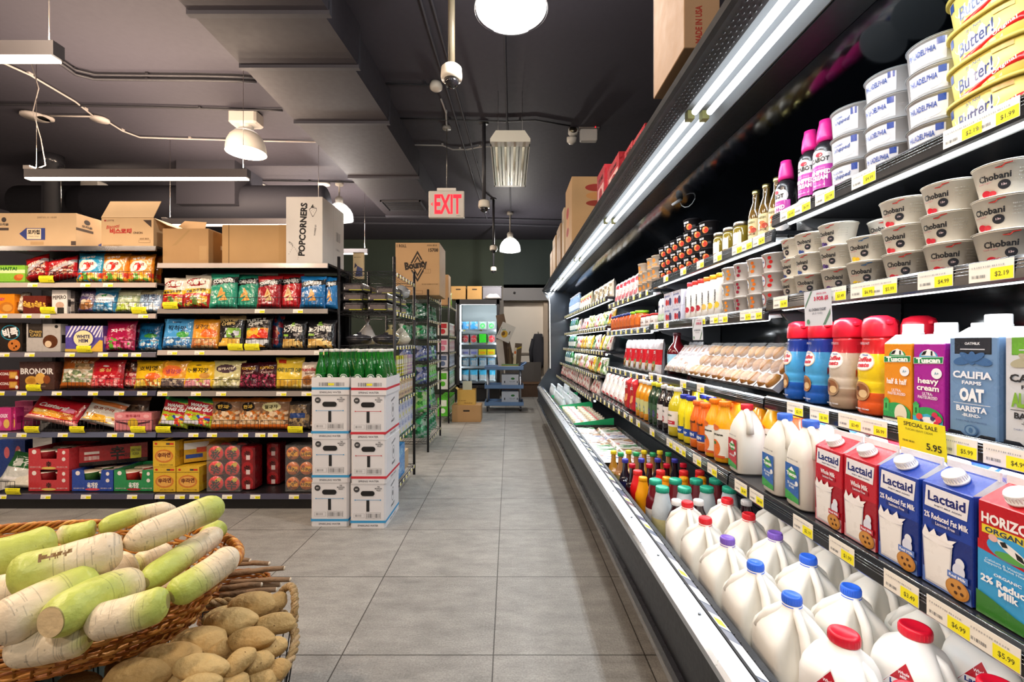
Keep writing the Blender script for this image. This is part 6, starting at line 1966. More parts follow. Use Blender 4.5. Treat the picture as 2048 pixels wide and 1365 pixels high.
def creamer(up, mid, low, pic, mug):
 def b():
  t = empty('creamer_bottle')
  mb = MB()
  n = 28
  r = 0.0425

  def ring(a, z, q=0.8):
   return [(a * math.copysign(abs(math.cos(2 * math.pi * k / n)) ** q, math.cos(2 * math.pi * k / n)), a * 0.92 * math.copysign(abs(math.sin(2 * math.pi * k / n)) ** q, math.sin(2 * math.pi * k / n)), z) for k in range(n)]
  prof = [(0.9, 0.0), (1, 0.006), (1.0, 0.03), (0.965, 0.034), (1.0, 0.038), (1.0, 0.056), (0.965, 0.06), (1.0, 0.064), (1.0, 0.082), (0.965, 0.086), (1.0, 0.09), (1.0, 0.115), (0.95, 0.135), (0.86, 0.152), (0.80, 0.168), (0.80, 0.185), (0.78, 0.195)]
  cols = [low if z < 0.04 else (mid if z < 0.15 else up) for _, z in prof]
  mb.loft([ring(r * a, z) for a, z in prof], cols, 'gloss')
  rf = lambda v: r * (0.95 if v < 0.115 else 0.95 - (v - 0.115) * 3.4) + 0.001

  def f(u, v, l):
   a = u / r
   k = 1.0 if v < 0.115 else max(0.80, 1.0 - (v - 0.115) * 3.9)
   c, s_ = math.sin(a), math.cos(a)
   q = 0.8
   return ((r * k + l + 0.0008) * math.copysign(abs(c) ** q, c), -(r * k * 0.92 + l + 0.0008) * math.copysign(abs(s_) ** q, s_), v)
  decals(mb, f, [('e', 0, 0.132, 0.031, 0.023, 'e8c8a0' if mid != 'c8bcac' else 'f0ece4'), ('e', 0, 0.132, 0.0285, 0.0205, 'f4f0ec'), ('t', 'Coffee\nmate', 0, 0.131, 0.046, 0.026, 'c02838', 0.04, 0.05, 0.25), ('t', 'Nestle', 0.004, 0.149, 0.016, 0.004, '3858a0', 0, 0.03),
        ('e', -0.004, 0.058, 0.024, 0.024, mug), ('e', -0.004, 0.060, 0.019, 0.017, pic), ('e', 0.004, 0.052, 0.010, 0.010, 'd8b888'), ('e', -0.01, 0.064, 0.006, 0.006, '5a3018'), ('e', -0.034, 0.10, 0.009, 0.010, 'c82030'), ('t', 'HAZELNUT' if mug == 'b88858' else 'FRENCH\nVANILLA', 0, 0.178, 0.03, 0.006, 'e0d8e8', 0, 0.02), ('t', 'FLAVORED CREAMER', 0, 0.014, 0.04, 0.004, 'e0e0e8', 0, 0.02)], 'gloss', step=0.008, lift=0.0003)
  mb.build('bottle_body', t)
  mb = MB()
  mb.loft([ring(r * 0.84, 0.193, 0.9), ring(r * 0.86, 0.197, 0.9), ring(r * 0.84, 0.225, 0.9), ring(r * 0.74, 0.240, 0.9), ring(r * 0.4, 0.247, 0.9), ring(r * 0.02, 0.248, 0.9)], 'e01c34', 'plastic')
  mb.box(r * 0.3, r * 0.95, -0.008, 0.008, 0.222, 0.236, 'e01c34', 'plastic', 0.004)
  mb.build('cap', t)
  return t
 return b


CR = [creamer('c81c24', 'e8cc20', 'd85820', '8a5430', 'b88858'), creamer('c02030', 'c8bcac', 'a08a74', '8a5838', 'a88868'), creamer('203c98', '4aa4dc', '1c58b0', '8a5830', 'b07840')]
for i, (y, k) in enumerate(((1.128, 0), (1.232, 1), (1.336, 2), (1.438, 2))):
 put('cr%d' % k, CR[k], (0.928, y, 1.0705), ['yellow and red creamer bottle beside the orange carton', 'beige creamer bottle with a red cap', 'blue creamer bottle with red cap, beside the beige one', 'blue creamer bottle with red cap, beside the bun trays'][i], 'creamer bottle', rz=FACE + R([-6, -6, -12, -16][i]))
for i, y in enumerate((1.13, 1.235)):
 put('cr0', CR[0], (1.03, y, 1.0705), 'red capped creamer bottle in the second row, %s one' % ORD[i], 'creamer bottle', rz=FACE)

# B2: trays of buns leaning back, flat packs


def bun_tray(seed, film):
 def b():
  rr_ = random.Random(seed)
  t = empty('bun_tray')
  mb = MB()
  w, h, d = 0.15, 0.20, 0.03
  mb.loft([[(-w / 2 * a, y, z0), (w / 2 * a, y, z0), (w / 2 * a, y, z1), (-w / 2 * a, y, z1)] for a, y, z0, z1 in ((0.9, d / 2, 0.01, h - 0.01), (0.92, d / 2 - 0.002, 0.008, h - 0.008), (1.0, -d / 2, 0.0, h), (1.02, -d / 2, -0.0, h))], 'c9c9cb', 'satin', True, False)
  mb.build('tray', t)
  for i in range(2):
   for j in range(3):
    mb = MB()
    cx, czz = (i - 0.5) * w * 0.46, h * (j + 0.5) / 3
    mb.lathe([(0.001, -0.022), (0.015, -0.02), (0.026, -0.012), (0.032, 0.0)], 16, rr_.choice(['b07c3c', 'a87434', 'bc8c4c']), 'skin')
    mb.T = None
    for k in range(len(mb.v)):
     x, y, zz = mb.v[k]
     mb.v[k] = (cx + x * rr_.uniform(0.98, 1.02), -d / 2 - 0.001 + zz, czz + y)
    mb.build('bun', t)
  mb = MB()
  mb.box(-w / 2, w / 2, -d / 2 - 0.026, -d / 2 - 0.0255, 0.002, h - 0.002, 'f0f0f0', 'wrap')
  if film:
   mb.add([(-w / 2, -d / 2 - 0.027, h * 0.55), (w / 2, -d / 2 - 0.027, h * 0.62), (w / 2, -d / 2 - 0.027, h * 0.9), (-w / 2, -d / 2 - 0.027, h * 0.86)], [(0, 1, 2, 3)], film, 'gloss')
   decals(mb, ffront(d + 0.056), [('r', -0.05, h * 0.2, 0.0, h * 0.5, 'e8e8e8'), ('b', -0.045, h * 0.25, -0.005, h * 0.32, 8, '6a6a6a'), ('b', -0.045, h * 0.38, -0.005, h * 0.4, 8, '8a8a8a')])
  mb.build('film', t)
  return t
 return b


for i, y in enumerate([1.57, 1.69, 1.81, 1.93, 2.05, 2.17]):
 put('bun%d' % (i % 3), bun_tray(i, [None, None, None, '58b0d8', 'e8d8d8', '58b0d8'][i]) if i < 3 else bun_tray(i, '78b8d8'), (0.895, y, 1.083), 'white tray of round tan buns leaning back, %s from the creamer bottles' % ORD[i], 'bun tray', rz=FACE, rx=-R(46), s=(0.74, 1, 1))
for l in range(4):
 put('bunf', bun_tray(9, None), (1.06, 1.63, 1.0875 + l * 0.060), 'bun tray lying flat beside the creamers, number %s up the pile' % ORD[l], 'bun tray', rz=FACE, rx=-R(90))


def film_pack(key, name, w, h, d, col, cells, texts=()):
 def b():
  t = mk_bag(name, w, h, d, col, cells, texts, m='film', nu=20, nv=22, seed=len(key))()
  return t
 return b


PKW = [('n', 0.0, 0.0, 1, 1, ['c8c4c0', 'd0cccc', 'b8b0a8', 'a88878', 'c0b8bc'], 7), ('r', 0.2, 0.4, 0.8, 0.7, 'c8c4c6')]
for i, y in enumerate([2.30, 2.39, 2.48, 2.57]):
 put('pkw', film_pack('pkw', 'bread_pack', 0.12, 0.20, 0.04, 'b8b4b0', PKW, [('t', '수제만두', 0.5, 0.55, 0.4, 0.1, '6a5a58', 0, 0.02)]), (0.92, y, 1.09), 'clear wrapped pale pack leaning back, %s from the bun trays' % ORD[i], 'bread pack', rz=FACE + R(12), rx=-R(42))
put('bigred', SB('juice_bottle', 0.055, 0.27, '5a1018', '401018', '98c8e0', neck=0.35, band='78b040', shoulder=0.55), (0.99, 2.65, 1.0665), 'big dark red juice bottle with a light blue label', 'bottle', rz=FACE, s=(1, 1, 0.9))
for i, y in enumerate([2.60, 2.68]):
 put('rp2', mk_bag('meat_pouch', 0.12, 0.19, 0.05, 'c8c8cc', [('n', 0.05, 0.05, 0.95, 0.5, ['a82830', 'c84848', 'd8a0a0', '701820'], 8)], [], nu=14, nv=16, seed=3), (1.10, y, 1.067), 'silver and red pouch at the shelf back, %s one' % ORD[i], 'pouch', rz=FACE)
RKB = ('c0bcc0', [('r', 0.0, 0.3, 1, 0.72, 'c01c28'), ('e', 0.5, 0.22, 0.3, 0.16, '6a7a38'), ('n', 0.3, 0.12, 0.7, 0.3, ['5a6a30', 'c8a060', '8a4a28'], 8)], [('t', 'TCH', 0.5, 0.62, 0.3, 0.08, 'f0e8e8', 0, 0.03)])
for i, y in enumerate([2.84, 2.98, 3.12, 3.26, 3.40, 3.54]):
 put('rkb', mk_bag('food_pouch', 0.13, 0.23, 0.06, RKB[0], RKB[1], RKB[2], nu=18, nv=24, seed=4), (0.94, y, 1.047), 'silver pouch with a red band, %s past the big red bottle' % ORD[i], 'pouch', rz=FACE, rx=-R(4))
MX = [('8a9a58', ['a8b868', 'e0e0d0', '5a7a38', 'd8c890']), ('d8b030', ['e8c040', 'f0e0a0', 'b88820']), ('c8c0bc', ['d8a0a0', 'e8e4e0', 'b04048']), ('b8c8b0', ['98b880', 'e8ece4', '6a9050'])]
cnt = 0
for (nm, X, Z, hmax, y0, y1) in (('lower shelf of mixed packs', 0.86, 0.955, 0.17, 4.06, 6.9), ('shelf above the mixed packs', 0.91, 1.175, 0.17, 4.06, 6.9), ('second shelf down at the far end', 0.93, 1.40, 0.19, 4.06, 6.9), ('lip shelf of white packs', 0.82, 0.76, 0.15, 4.06, 6.9)):
 y = y0 + 0.03
 i = 0
 while y < y1 and i < 19:
  rr_ = random.Random(cnt * 13 + i)
  k = rr_.randrange(4)
  if nm.startswith('lip'):
   k = 2
  if i > 11 and not nm.startswith('lip'):
   put('grb%d' % (i % 2), SB('soju_bottle', 0.034, 0.19, ['1f6a38', '6a90b8'][i % 2], ['e8e8e8', '3050a0'][i % 2], 'dde6e0', neck=0.4), (X, y, Z + 0.0005), 'small far bottle, %s of its run on the %s' % (ORD[i - 12], nm), 'bottle', rz=FACE)
   y += 0.085
  else:
   put('mx%d' % k, mk_bag('food_pack', 0.155, 0.16, 0.05, MX[k][0], [('n', 0.05, 0.05, 0.95, 0.9, MX[k][1] + ['e8e4e0'], 6), ('e', 0.5, 0.5, 0.2, 0.16, ['e8e8e0', 'c83828', 'e8e4e8', '2a6a40'][k])], [], nu=14, nv=16, seed=k), (X, y, Z + 0.002), 'mixed food pack, %s along the %s' % (ORD[i], nm), 'food pack', rz=FACE + R(rr_.uniform(-15, 15)), rx=-R(rr_.uniform(5, 18)))
   y += 0.168
  i += 1
 cnt += 1
# C row, shelf above kimchi pouches is C3 (jars); behind them nothing

# A1: milk cartons
def lact(col, dark, kind, stripe):
 w, h = 0.094, 0.196
 face = [('r', -w / 2, 0.0, w / 2, h * 0.55, dark), ('r', -w / 2 + 0.002, 0, w / 2 - 0.002, 0.03, stripe),
   ('p', [(-0.041, 0.150), (0.038, 0.148), (0.042, 0.188), (-0.038, 0.190)], 'f0f0f4'), ('p', [(-0.0395, 0.1515), (0.0365, 0.1495), (0.0405, 0.1865), (-0.0365, 0.1885)], 'e8e8ee'), ('t', 'Lactaid', 0.001, 0.1715, 0.070, 0.019, '16226a', 0, 0.03), ('t', 'ENJOY MILK AGAIN', 0.004, 0.1555, 0.05, 0.004, '3a3a5a', 0, 0.02),
   ('t', kind, 0.0, 0.134, 0.05 if kind[0] == 'W' else 0.082, 0.0115, 'f0ecf0', 0, 0.03), ('r', -0.026, 0.118, 0.026, 0.1265, dark), ('t', 'Lactose Free', 0, 0.1225, 0.036, 0.006, 'e0d8e0', 0, 0.02)]
 gx_, gz = -0.014, 0.005
 face += [('p', [(gx_ - 0.024, gz), (gx_ + 0.022, gz), (gx_ + 0.028, gz + 0.088), (gx_ - 0.03, gz + 0.088)], 'c8c8d0'), ('p', [(gx_ - 0.022, gz + 0.004), (gx_ + 0.020, gz + 0.004), (gx_ + 0.025, gz + 0.08), (gx_ - 0.027, gz + 0.08)], 'eceae8'),
    ('e', gx_, gz + 0.088, 0.030, 0.008, 'f2f0f0'), ('p', [(gx_ - 0.03, gz + 0.09), (gx_ - 0.024, gz + 0.108), (gx_ - 0.016, gz + 0.094), (gx_ - 0.006, gz + 0.106), (gx_, gz + 0.093)], 'f2f0f0'), ('p', [(gx_, gz + 0.09), (gx_ + 0.016, gz + 0.108), (gx_ + 0.02, gz + 0.095), (gx_ + 0.036, gz + 0.10), (gx_ + 0.026, gz + 0.088)], 'f2f0f0'),
    ('e', 0.028, gz + 0.062, 0.008, 0.010, 'e0e4ee'), ('e', 0.026, gz + 0.048, 0.011, 0.014, 'd8dcec'), ('r', 0.006, gz + 0.030, 0.042, gz + 0.042, stripe if stripe != 'd8a0a8' else 'b82838'), ('t', 'Real Milk', 0.024, gz + 0.036, 0.03, 0.0055, 'f0f0f8', 0, 0.03),
    ('e', 0.024, gz + 0.014, 0.021, 0.018, 'b87c34'), ('e', 0.023, gz + 0.015, 0.018, 0.0155, 'c88e44'), ('e', 0.016, gz + 0.018, 0.003, 0.003, '4a2810'), ('e', 0.028, gz + 0.02, 0.003, 0.003, '4a2810'), ('e', 0.022, gz + 0.008, 0.003, 0.003, '4a2810'), ('e', 0.033, gz + 0.01, 0.003, 0.003, '4a2810')]
 return carton_gt('milk_carton', w, 0.094, h, col, face, side=[('r', -0.03, 0.02, 0.03, 0.12, 'e8e8ec'), ('b', -0.028, 0.03, 0.028, 0.11, 14, '9a9aa8')], capr=0.0165)


LR = lact('b81828', '9c1422', 'Whole Milk', 'd8a0a8')
LB = lact('1c3c9c', '182c78', '2% Reduced Fat Milk', '5878c0')
hor = carton_gt('milk_carton', 0.094, 0.094, 0.196, 'b81824', [
 ('r', -0.047, 0.0, 0.047, 0.112, '3a9cd4'), ('p', [(-0.047, 0.112), (-0.047, 0.128), (0.047, 0.100), (0.047, 0.1)], 'b81824'), ('t', 'HORIZON', 0.0, 0.168, 0.082, 0.018, 'f0ecec', 0, 0.04), ('r', -0.04, 0.142, 0.042, 0.156, 'e0cc30'), ('t', 'ORGANIC', 0, 0.149, 0.07, 0.009, '1c3a5a', 0, 0.03),
 ('e', 0.004, 0.126, 0.036, 0.019, '3a9cd4'), ('e', 0.004, 0.115, 0.024, 0.007, '58a048'), ('e', 0.006, 0.127, 0.025, 0.0065, 'e8e8e8', -0.45), ('e', -0.022, 0.138, 0.007, 0.006, 'e0b0a8'), ('p', [(-0.012, 0.136), (-0.004, 0.139), (0.0, 0.131), (-0.008, 0.129)], '1c1c1c'), ('p', [(0.01, 0.129), (0.02, 0.125), (0.024, 0.116), (0.013, 0.119)], '1c1c1c'), ('p', [(0.026, 0.115), (0.034, 0.112), (0.03, 0.106)], '1c1c1c'),
 ('t', 'Calcium & Vitamin D\nSupports Bone Health', -0.002, 0.096, 0.066, 0.010, 'c8e4f4', 0, 0.02), ('t', 'ORGANIC', 0, 0.078, 0.04, 0.005, 'e8f0f8', 0, 0.03), ('t', '2% Reduced\nMilk', 0, 0.058, 0.08, 0.026, 'f0f4f8', 0, 0.04),
 ('p', [(-0.047, 0.001), (0.047, 0.001), (0.047, 0.018), (0.01, 0.024), (-0.02, 0.034), (-0.047, 0.04)], '3a7a30')], side=[('r', -0.03, 0.02, 0.03, 0.12, 'e8e8ec')], capr=0.0165)
ysm = [(0.69, hor, 'hor', 'red and sky blue organic milk carton at the photo edge'), (0.79, LB, 'lb', 'blue reduced fat milk carton beside the organic one'), (0.889, LB, 'lb', 'blue reduced fat milk carton beside the red cartons'),
    (0.985, LR, 'lr', 'red whole milk carton beside the blue ones'), (1.082, LR, 'lr', 'red whole milk carton beside the plastic half gallons')]
for y, bf, kk, lb in ysm:
 put(kk, bf, (0.815, y, 0.8105), lb, 'milk carton', rz=FACE - R(1.5), s=(1, 1, 0.94))
for i, (y, bf, kk, lb) in enumerate(ysm):
 for q in (1, 2):
  put(kk, bf, (0.815 + q * 0.102, y, 0.8105), lb.split(' milk')[0] + ' milk carton, %s row back, %s from the photo edge' % (['front', 'second', 'third'][q], ORD[i]), 'milk carton', rz=FACE, s=(1, 1, 0.94))


def jug_half(lab, capc, lower):
 def b():
  t = empty('half_gallon_jug')
  n = 32

  def ring(a, bb, z, p=0.55):
   return [(a * math.copysign(abs(math.cos(2 * math.pi * k / n)) ** p, math.cos(2 * math.pi * k / n)), bb * math.copysign(abs(math.sin(2 * math.pi * k / n)) ** p, math.sin(2 * math.pi * k / n)), z) for k in range(n)]
  mb = MB()
  rings = [ring(0.044, 0.044, 0), ring(0.048, 0.048, 0.006), ring(0.048, 0.048, 0.135), ring(0.047, 0.046, 0.155, 0.6), ring(0.040, 0.039, 0.180, 0.7), ring(0.027, 0.027, 0.205, 0.85), ring(0.018, 0.018, 0.220, 1.0), ring(0.0175, 0.0175, 0.236, 1.0)]
  # recess beside the grip
  for i in (3, 4):
   pass
  mb.loft(rings, 'e2e0d8', 'milk')
  mb.tube([(0.018, -0.010, 0.222), (0.040, -0.012, 0.205), (0.049, -0.012, 0.175), (0.049, -0.012, 0.145)], [0.009, 0.0095, 0.010, 0.012], 10, 'e4e2da', 'milk')
  f = ffront(0.0975)
  decals(mb, f, [('r', -0.032, 0.016, 0.032, 0.118, lab), ('p', [(-0.032, 0.016), (0.032, 0.016), (0.032, 0.03), (-0.032, 0.042)], '3aa048'), ('e', 0, 0.092, 0.020, 0.016, '3a9a48'), ('p', [(-0.014, 0.1), (0, 0.112), (0.014, 0.1)], 'f0f0f0'), ('t', 'Tuscan', 0, 0.090, 0.048, 0.011, 'f4f8f0', 0.02, 0.05),
        ('t', '2% reduced\nfat milk' if lower else 'whole milk', 0, 0.060, 0.04, 0.016 if lower else 0.008, 'e8f0f4', 0, 0.03), ('e', 0.024, 0.07, 0.007, 0.007, 'e8ecf0'), ('b', -0.02, 0.13, 0.03, 0.134, 12, '5a5a60')], 'gloss')
  mb.build('jug_body', t)
  mb = MB()
  mb.lathe([(0.0195, 0.222), (0.02, 0.224), (0.02, 0.240), (0.0185, 0.2425), (0.001, 0.2425)], 24, capc, 'plastic')
  mb.build('cap', t)
  return t
 return b


HB = jug_half('2860b0', '3a68d0', True)
HR = jug_half('b82030', 'd02838', False)
for i, (x, y) in enumerate(((0.808, 1.205), (0.808, 1.318), (0.925, 1.19), (0.925, 1.305))):
 put('hb', HB, (x, y, 0.8105), 'half gallon milk jug with blue cap, %s row, %s from the red cartons' % (['front', 'front', 'second', 'second'][i], ORD[i % 2]), 'milk jug', rz=FACE - R(4), s=(1, 1, 0.96 if i < 2 else 0.91))
put('hr', HR, (0.812, 1.535, 0.8105), 'half gallon milk jug with red cap and red label', 'milk jug', rz=FACE - R(4), s=(1.0, 1.0, 0.95))

# B1: bottles along the milk shelf
TRO = SB('juice_bottle', 0.037, 0.245, 'f0a818', 'f08820', 'ecece4', neck=0.42, m='gloss', capr=0.021, its=[('t', 'Tropicana', 0.0, 0.112, 0.068, 0.012, '3a3a30', 0, 0.05), ('e', 0.0, 0.058, 0.024, 0.034, 'e07028'), ('e', 0.0, 0.078, 0.008, 0.007, '3a7a30'), ('r', -0.04, 0.02, 0.04, 0.03, 'd05828'), ('e', 0, 0.14, 0.02, 0.012, 'e07030')], lz=(0.1, 0.56))
NAK = lambda c: SB('juice_bottle', 0.033, 0.215, c, 'f07830', 'e8c8a0', neck=0.5, m='gloss', capr=0.021, waist=0.9, its=[('t', 'naked', 0, 0.12, 0.05, 0.012, '3a2a18', 0, 0.05), ('r', -0.045, 0.045, 0.045, 0.075, '2848a0'), ('t', 'OPEN', 0, 0.06, 0.04, 0.014, 'e8f0f8', 0, 0.04), ('t', 'ORANGE', 0.004, 0.1, 0.05, 0.01, 'a04818', R(90), 0.04)], lz=(0.18, 0.2))
YEB = SB('juice_bottle', 0.031, 0.225, 'e8d820', '2838a8', 'e8e0a0', neck=0.5, m='gloss', capr=0.020, its=[('r', -0.045, 0.035, 0.045, 0.07, '1c48a0'), ('t', 'solixir', 0, 0.052, 0.045, 0.014, 'e8f0f8', 0, 0.04), ('t', 'DETOX', 0.002, 0.1, 0.05, 0.01, '5a6a18', R(90), 0.04)], lz=(0.18, 0.2))
WEL = SB('juice_bottle', 0.043, 0.25, 'c8b828', 'e8e8e8', 'e8e0d8', neck=0.38, m='juice', capr=0.018, its=[('t', 'Welchs', 0, 0.108, 0.05, 0.012, '3a5a38', 0, 0.04), ('r', -0.04, 0.062, 0.04, 0.08, 'b82838'), ('t', 'White Grape', 0, 0.071, 0.055, 0.009, 'f0e0e0', 0, 0.03)], lz=(0.2, 0.52))
DRK = SB('juice_bottle', 0.037, 0.245, '1c1418', 'd8d8d8', 'dcd8d8', neck=0.38, m='juice', capr=0.017, its=[('e', 0.004, 0.07, 0.014, 0.016, 'a82030'), ('t', 'JUICE', 0, 0.11, 0.04, 0.012, '2a2a2a', 0, 0.04)], lz=(0.2, 0.56))
DRG = SB('juice_bottle', 0.034, 0.245, '203a24', 'e0d838', '3a5a40', neck=0.38, m='juice', capr=0.017, its=[('e', 0.0, 0.07, 0.016, 0.02, '4a3a80')], lz=(0.2, 0.5))
AMB = SB('tea_bottle', 0.036, 0.24, 'd89018', 'e8e8e4', 'c8c888', neck=0.4, m='juice', capr=0.018, waist=0.93, its=[('e', 0.0, 0.07, 0.018, 0.02, '5a8ab0'), ('e', 0.008, 0.05, 0.012, 0.01, '8a9a38')], lz=(0.18, 0.5))
seqs = [('tro', TRO, [1.665, 1.745], 'orange capped orange juice bottle with a big fruit label'), ('nak', NAK('e06c20'), [1.83, 1.90], 'reddish orange juice bottle with orange cap'), ('yeb', YEB, [1.975, 2.045], 'yellow drink bottle with a blue cap'),
  ('wel', WEL, [2.135], 'broad yellow green grape juice bottle'), ('drk', DRK, [2.23, 2.315], 'black juice bottle with a white label'), ('drg', DRG, [2.395, 2.47], 'dark green bottle with a yellow cap'),
  ('amb', AMB, [2.55, 2.63, 2.71], 'amber tea bottle with a picture label')]
for kk, bf, ys, lb in seqs:
 for q in range(3 if kk in ('tro', 'nak', 'yeb', 'drk') else 2):
  for i, y in enumerate(ys):
   put(kk, bf, (0.800 + q * 0.088, y, 0.8105), lb + (', front row, %s of them' % ORD[i] if q == 0 else ', %s row back, %s of them' % (ORD[q], ORD[i])), 'juice bottle', rz=FACE + R(random.uniform(-12, 4)), s=(1, 1, 0.91))
put('oran', SB('juice_bottle', 0.042, 0.22, 'c84a28', 'e88828', None, neck=0.42, m='gloss', capr=0.022), (0.93, 1.44, 0.8105), 'deep red orange juice bottle behind the milk jugs', 'juice bottle')
for i, y in enumerate((1.5, 1.59)):
 put('tro', TRO, (0.99, y - 0.02 + i * 0.012, 0.8105), 'orange juice bottle behind the red labelled jug, %s one' % ORD[i], 'juice bottle', rz=FACE)
ARC = ('b81c28', [('n', 0.2, 0.1, 0.8, 0.5, ['d86838', 'e8a060', 'a03020'], 6), ('r', 0, 0.86, 1, 1, 'd83038')], [('t', 'ARCI', 0.5, 0.72, 0.5, 0.1, 'f0e8e8', 0, 0.04)])
for i, y in enumerate((2.84, 2.97)):
 put('arc', mk_bag('food_pouch', 0.125, 0.21, 0.06, ARC[0], ARC[1], ARC[2], nu=18, nv=22, seed=8), (0.80, y, 0.812), 'glossy red food pouch beyond the amber bottles, %s of two' % ORD[i], 'pouch', rz=FACE)
WP = [('n', 0.0, 0.0, 1, 1, ['f0ece8', 'e0dcd8', 'd8a8a8', 'e8e4e4', 'c85058'], 5), ('e', 0.5, 0.5, 0.25, 0.2, 'f0ecec')]
for i in range(6):
 put('wp', mk_bag('food_pack', 0.14, 0.19, 0.05, 'e0dcd8', WP, [], nu=16, nv=20, seed=12), (0.81, 3.11 + i * 0.145, 0.812), 'white pack with red print, %s past the red pouches on the bottle shelf' % ORD[i], 'food pack', rz=FACE, rx=-R(16))

# ---------------------------------------------------------------- the well: gallon jugs, juices, packs
WZ = 0.3955


def gallon(capc, lact=False):
 def b():
  t = empty('gallon_jug')
  n = 40
  ha = 0.0 - math.pi / 2            # grip on the front face (-Y)

  def ring(a, z, p=0.55, dent=0.0, cx=0.0, cy=0.0):
   out = []
   for k in range(n):
    th = 2 * math.pi * (k + 0.5) / n
    c, s_ = math.cos(th), math.sin(th)
    x = a * math.copysign(abs(c) ** p, c)
    y = a * math.copysign(abs(s_) ** p, s_)
    if dent:
     dd = math.atan2(math.sin(th - ha), math.cos(th - ha))
     q = math.exp(-(dd / 0.42) ** 2)
     x *= 1 - dent * q * 0.5
     y *= 1 - dent * q
    out.append((x + cx, y + cy, z))
   return out
  mb = MB()
  if lact:
   a = 0.064
   mb.loft([ring(a * 0.9, 0), ring(a, 0.01), ring(a, 0.10), ring(a, 0.16, 0.55), ring(a, 0.192, 0.6, 0.2), ring(a * 0.95, 0.207, 0.66, 0.26), ring(a * 0.82, 0.221, 0.78, 0.28, 0.006), ring(a * 0.58, 0.232, 0.95, 0.1, 0.012), ring(0.027, 0.239, 1, 0, 0.016), ring(0.0255, 0.248, 1, 0, 0.018)], 'e9e7e1', 'milk')
   mb.tube([(0.012, -0.012, 0.228), (0.0, -0.045, 0.214), (-0.004, -0.061, 0.185), (-0.004, -0.065, 0.14), (-0.004, -0.059, 0.11)], [0.011, 0.012, 0.013, 0.014, 0.014], 12, 'eae8e2', 'milk')
  else:
   a = 0.0715
   mb.loft([ring(a * 0.93, 0, 0.5), ring(a, 0.008, 0.45), ring(a, 0.07, 0.45), ring(a, 0.10, 0.43, 0.12), ring(a, 0.13, 0.42, 0.34), ring(a, 0.158, 0.44, 0.42), ring(a * 0.96, 0.174, 0.5, 0.46), ring(a * 0.84, 0.190, 0.58, 0.45), ring(a * 0.66, 0.205, 0.68, 0.38), ring(a * 0.46, 0.219, 0.8, 0.22), ring(0.0245, 0.230, 1, 0.05), ring(0.0215, 0.236, 1), ring(0.0195, 0.246, 1)], 'ebe8df', 'milk')
   mb.tube([(0, -0.014, 0.236), (0, -0.034, 0.222), (0, -0.056, 0.198), (0, -0.066, 0.165), (0, -0.068, 0.13), (0, -0.066, 0.09), (0, -0.06, 0.07)], [0.009, 0.010, 0.0105, 0.0105, 0.011, 0.013, 0.012], 12, 'edeae2', 'milk')
   for sgn in (-1, 1):
    mb.tube([(sgn * 0.012, 0.004, 0.236), (sgn * 0.045, 0.02, 0.205), (sgn * 0.066, 0.03, 0.165)], [0.010, 0.012, 0.008], 8, 'edeae2', 'milk')
  decals(mb, lambda u, v, l: (a + l + 0.001, u, v), [('r', -0.03, 0.03, 0.03, 0.09, 'c8d4e4')] if not lact else [], 'gloss', step=None if lact else 0.02)
  if lact:
   f = lambda u, v, l: (-a * (1.0 - max(0, v - 0.196) * 5.4) - l - 0.003, -u + 0.0, v)
   decals(mb, f, [('p', [(-0.034, 0.170), (0.030, 0.170), (0.002, 0.224)], 'f0eeee'), ('p', [(-0.031, 0.172), (0.027, 0.172), (0.002, 0.220)], 'b01c2c'), ('p', [(-0.030, 0.172), (0.025, 0.172), (0.018, 0.187), (-0.021, 0.187)], 'f0eef0'), ('t', 'Lactaid', -0.002, 0.1795, 0.038, 0.010, '1c2c7a', 0, 0.04),
         ('t', 'Whole\nMilk', 0.0, 0.199, 0.018, 0.012, 'f0dce0', 0, 0.03), ('b', -0.02, 0.122, 0.02, 0.127, 9, '4a4a50')], 'gloss', step=0.008)
  mb.build('jug_body', t)
  mb = MB()
  cx = 0.018 if lact else 0
  cr = 0.0275 if lact else 0.0205
  z0 = 0.247 if lact else 0.243
  mb.lathe([(cr, z0), (cr * 1.02, z0 + 0.003), (cr, z0 + 0.016), (cr * 0.93, z0 + 0.019), (cr * 0.80, z0 + 0.0195), (cr * 0.75, z0 + 0.0185), (0.001, z0 + 0.0185)], 26, capc, 'plastic', c=(cx, 0, 0), sx=1.0, sy=1.0)
  for k in range(26):
   an = 2 * math.pi * k / 26
   mb.box(cx + cr * math.cos(an) - 0.0007, cx + cr * math.cos(an) + 0.0007, cr * math.sin(an) - 0.0007, cr * math.sin(an) + 0.0007, z0 + 0.002, z0 + 0.014, capc, 'plastic')
  if not lact:
   mb.tube([(cr * math.cos(q), cr * math.sin(q), z0 - 0.004) for q in [2 * math.pi * k / 24 for k in range(24)]], 0.0014, 5, capc, 'plastic', closed=True)
  mb.build('cap', t)
  return t
 return b


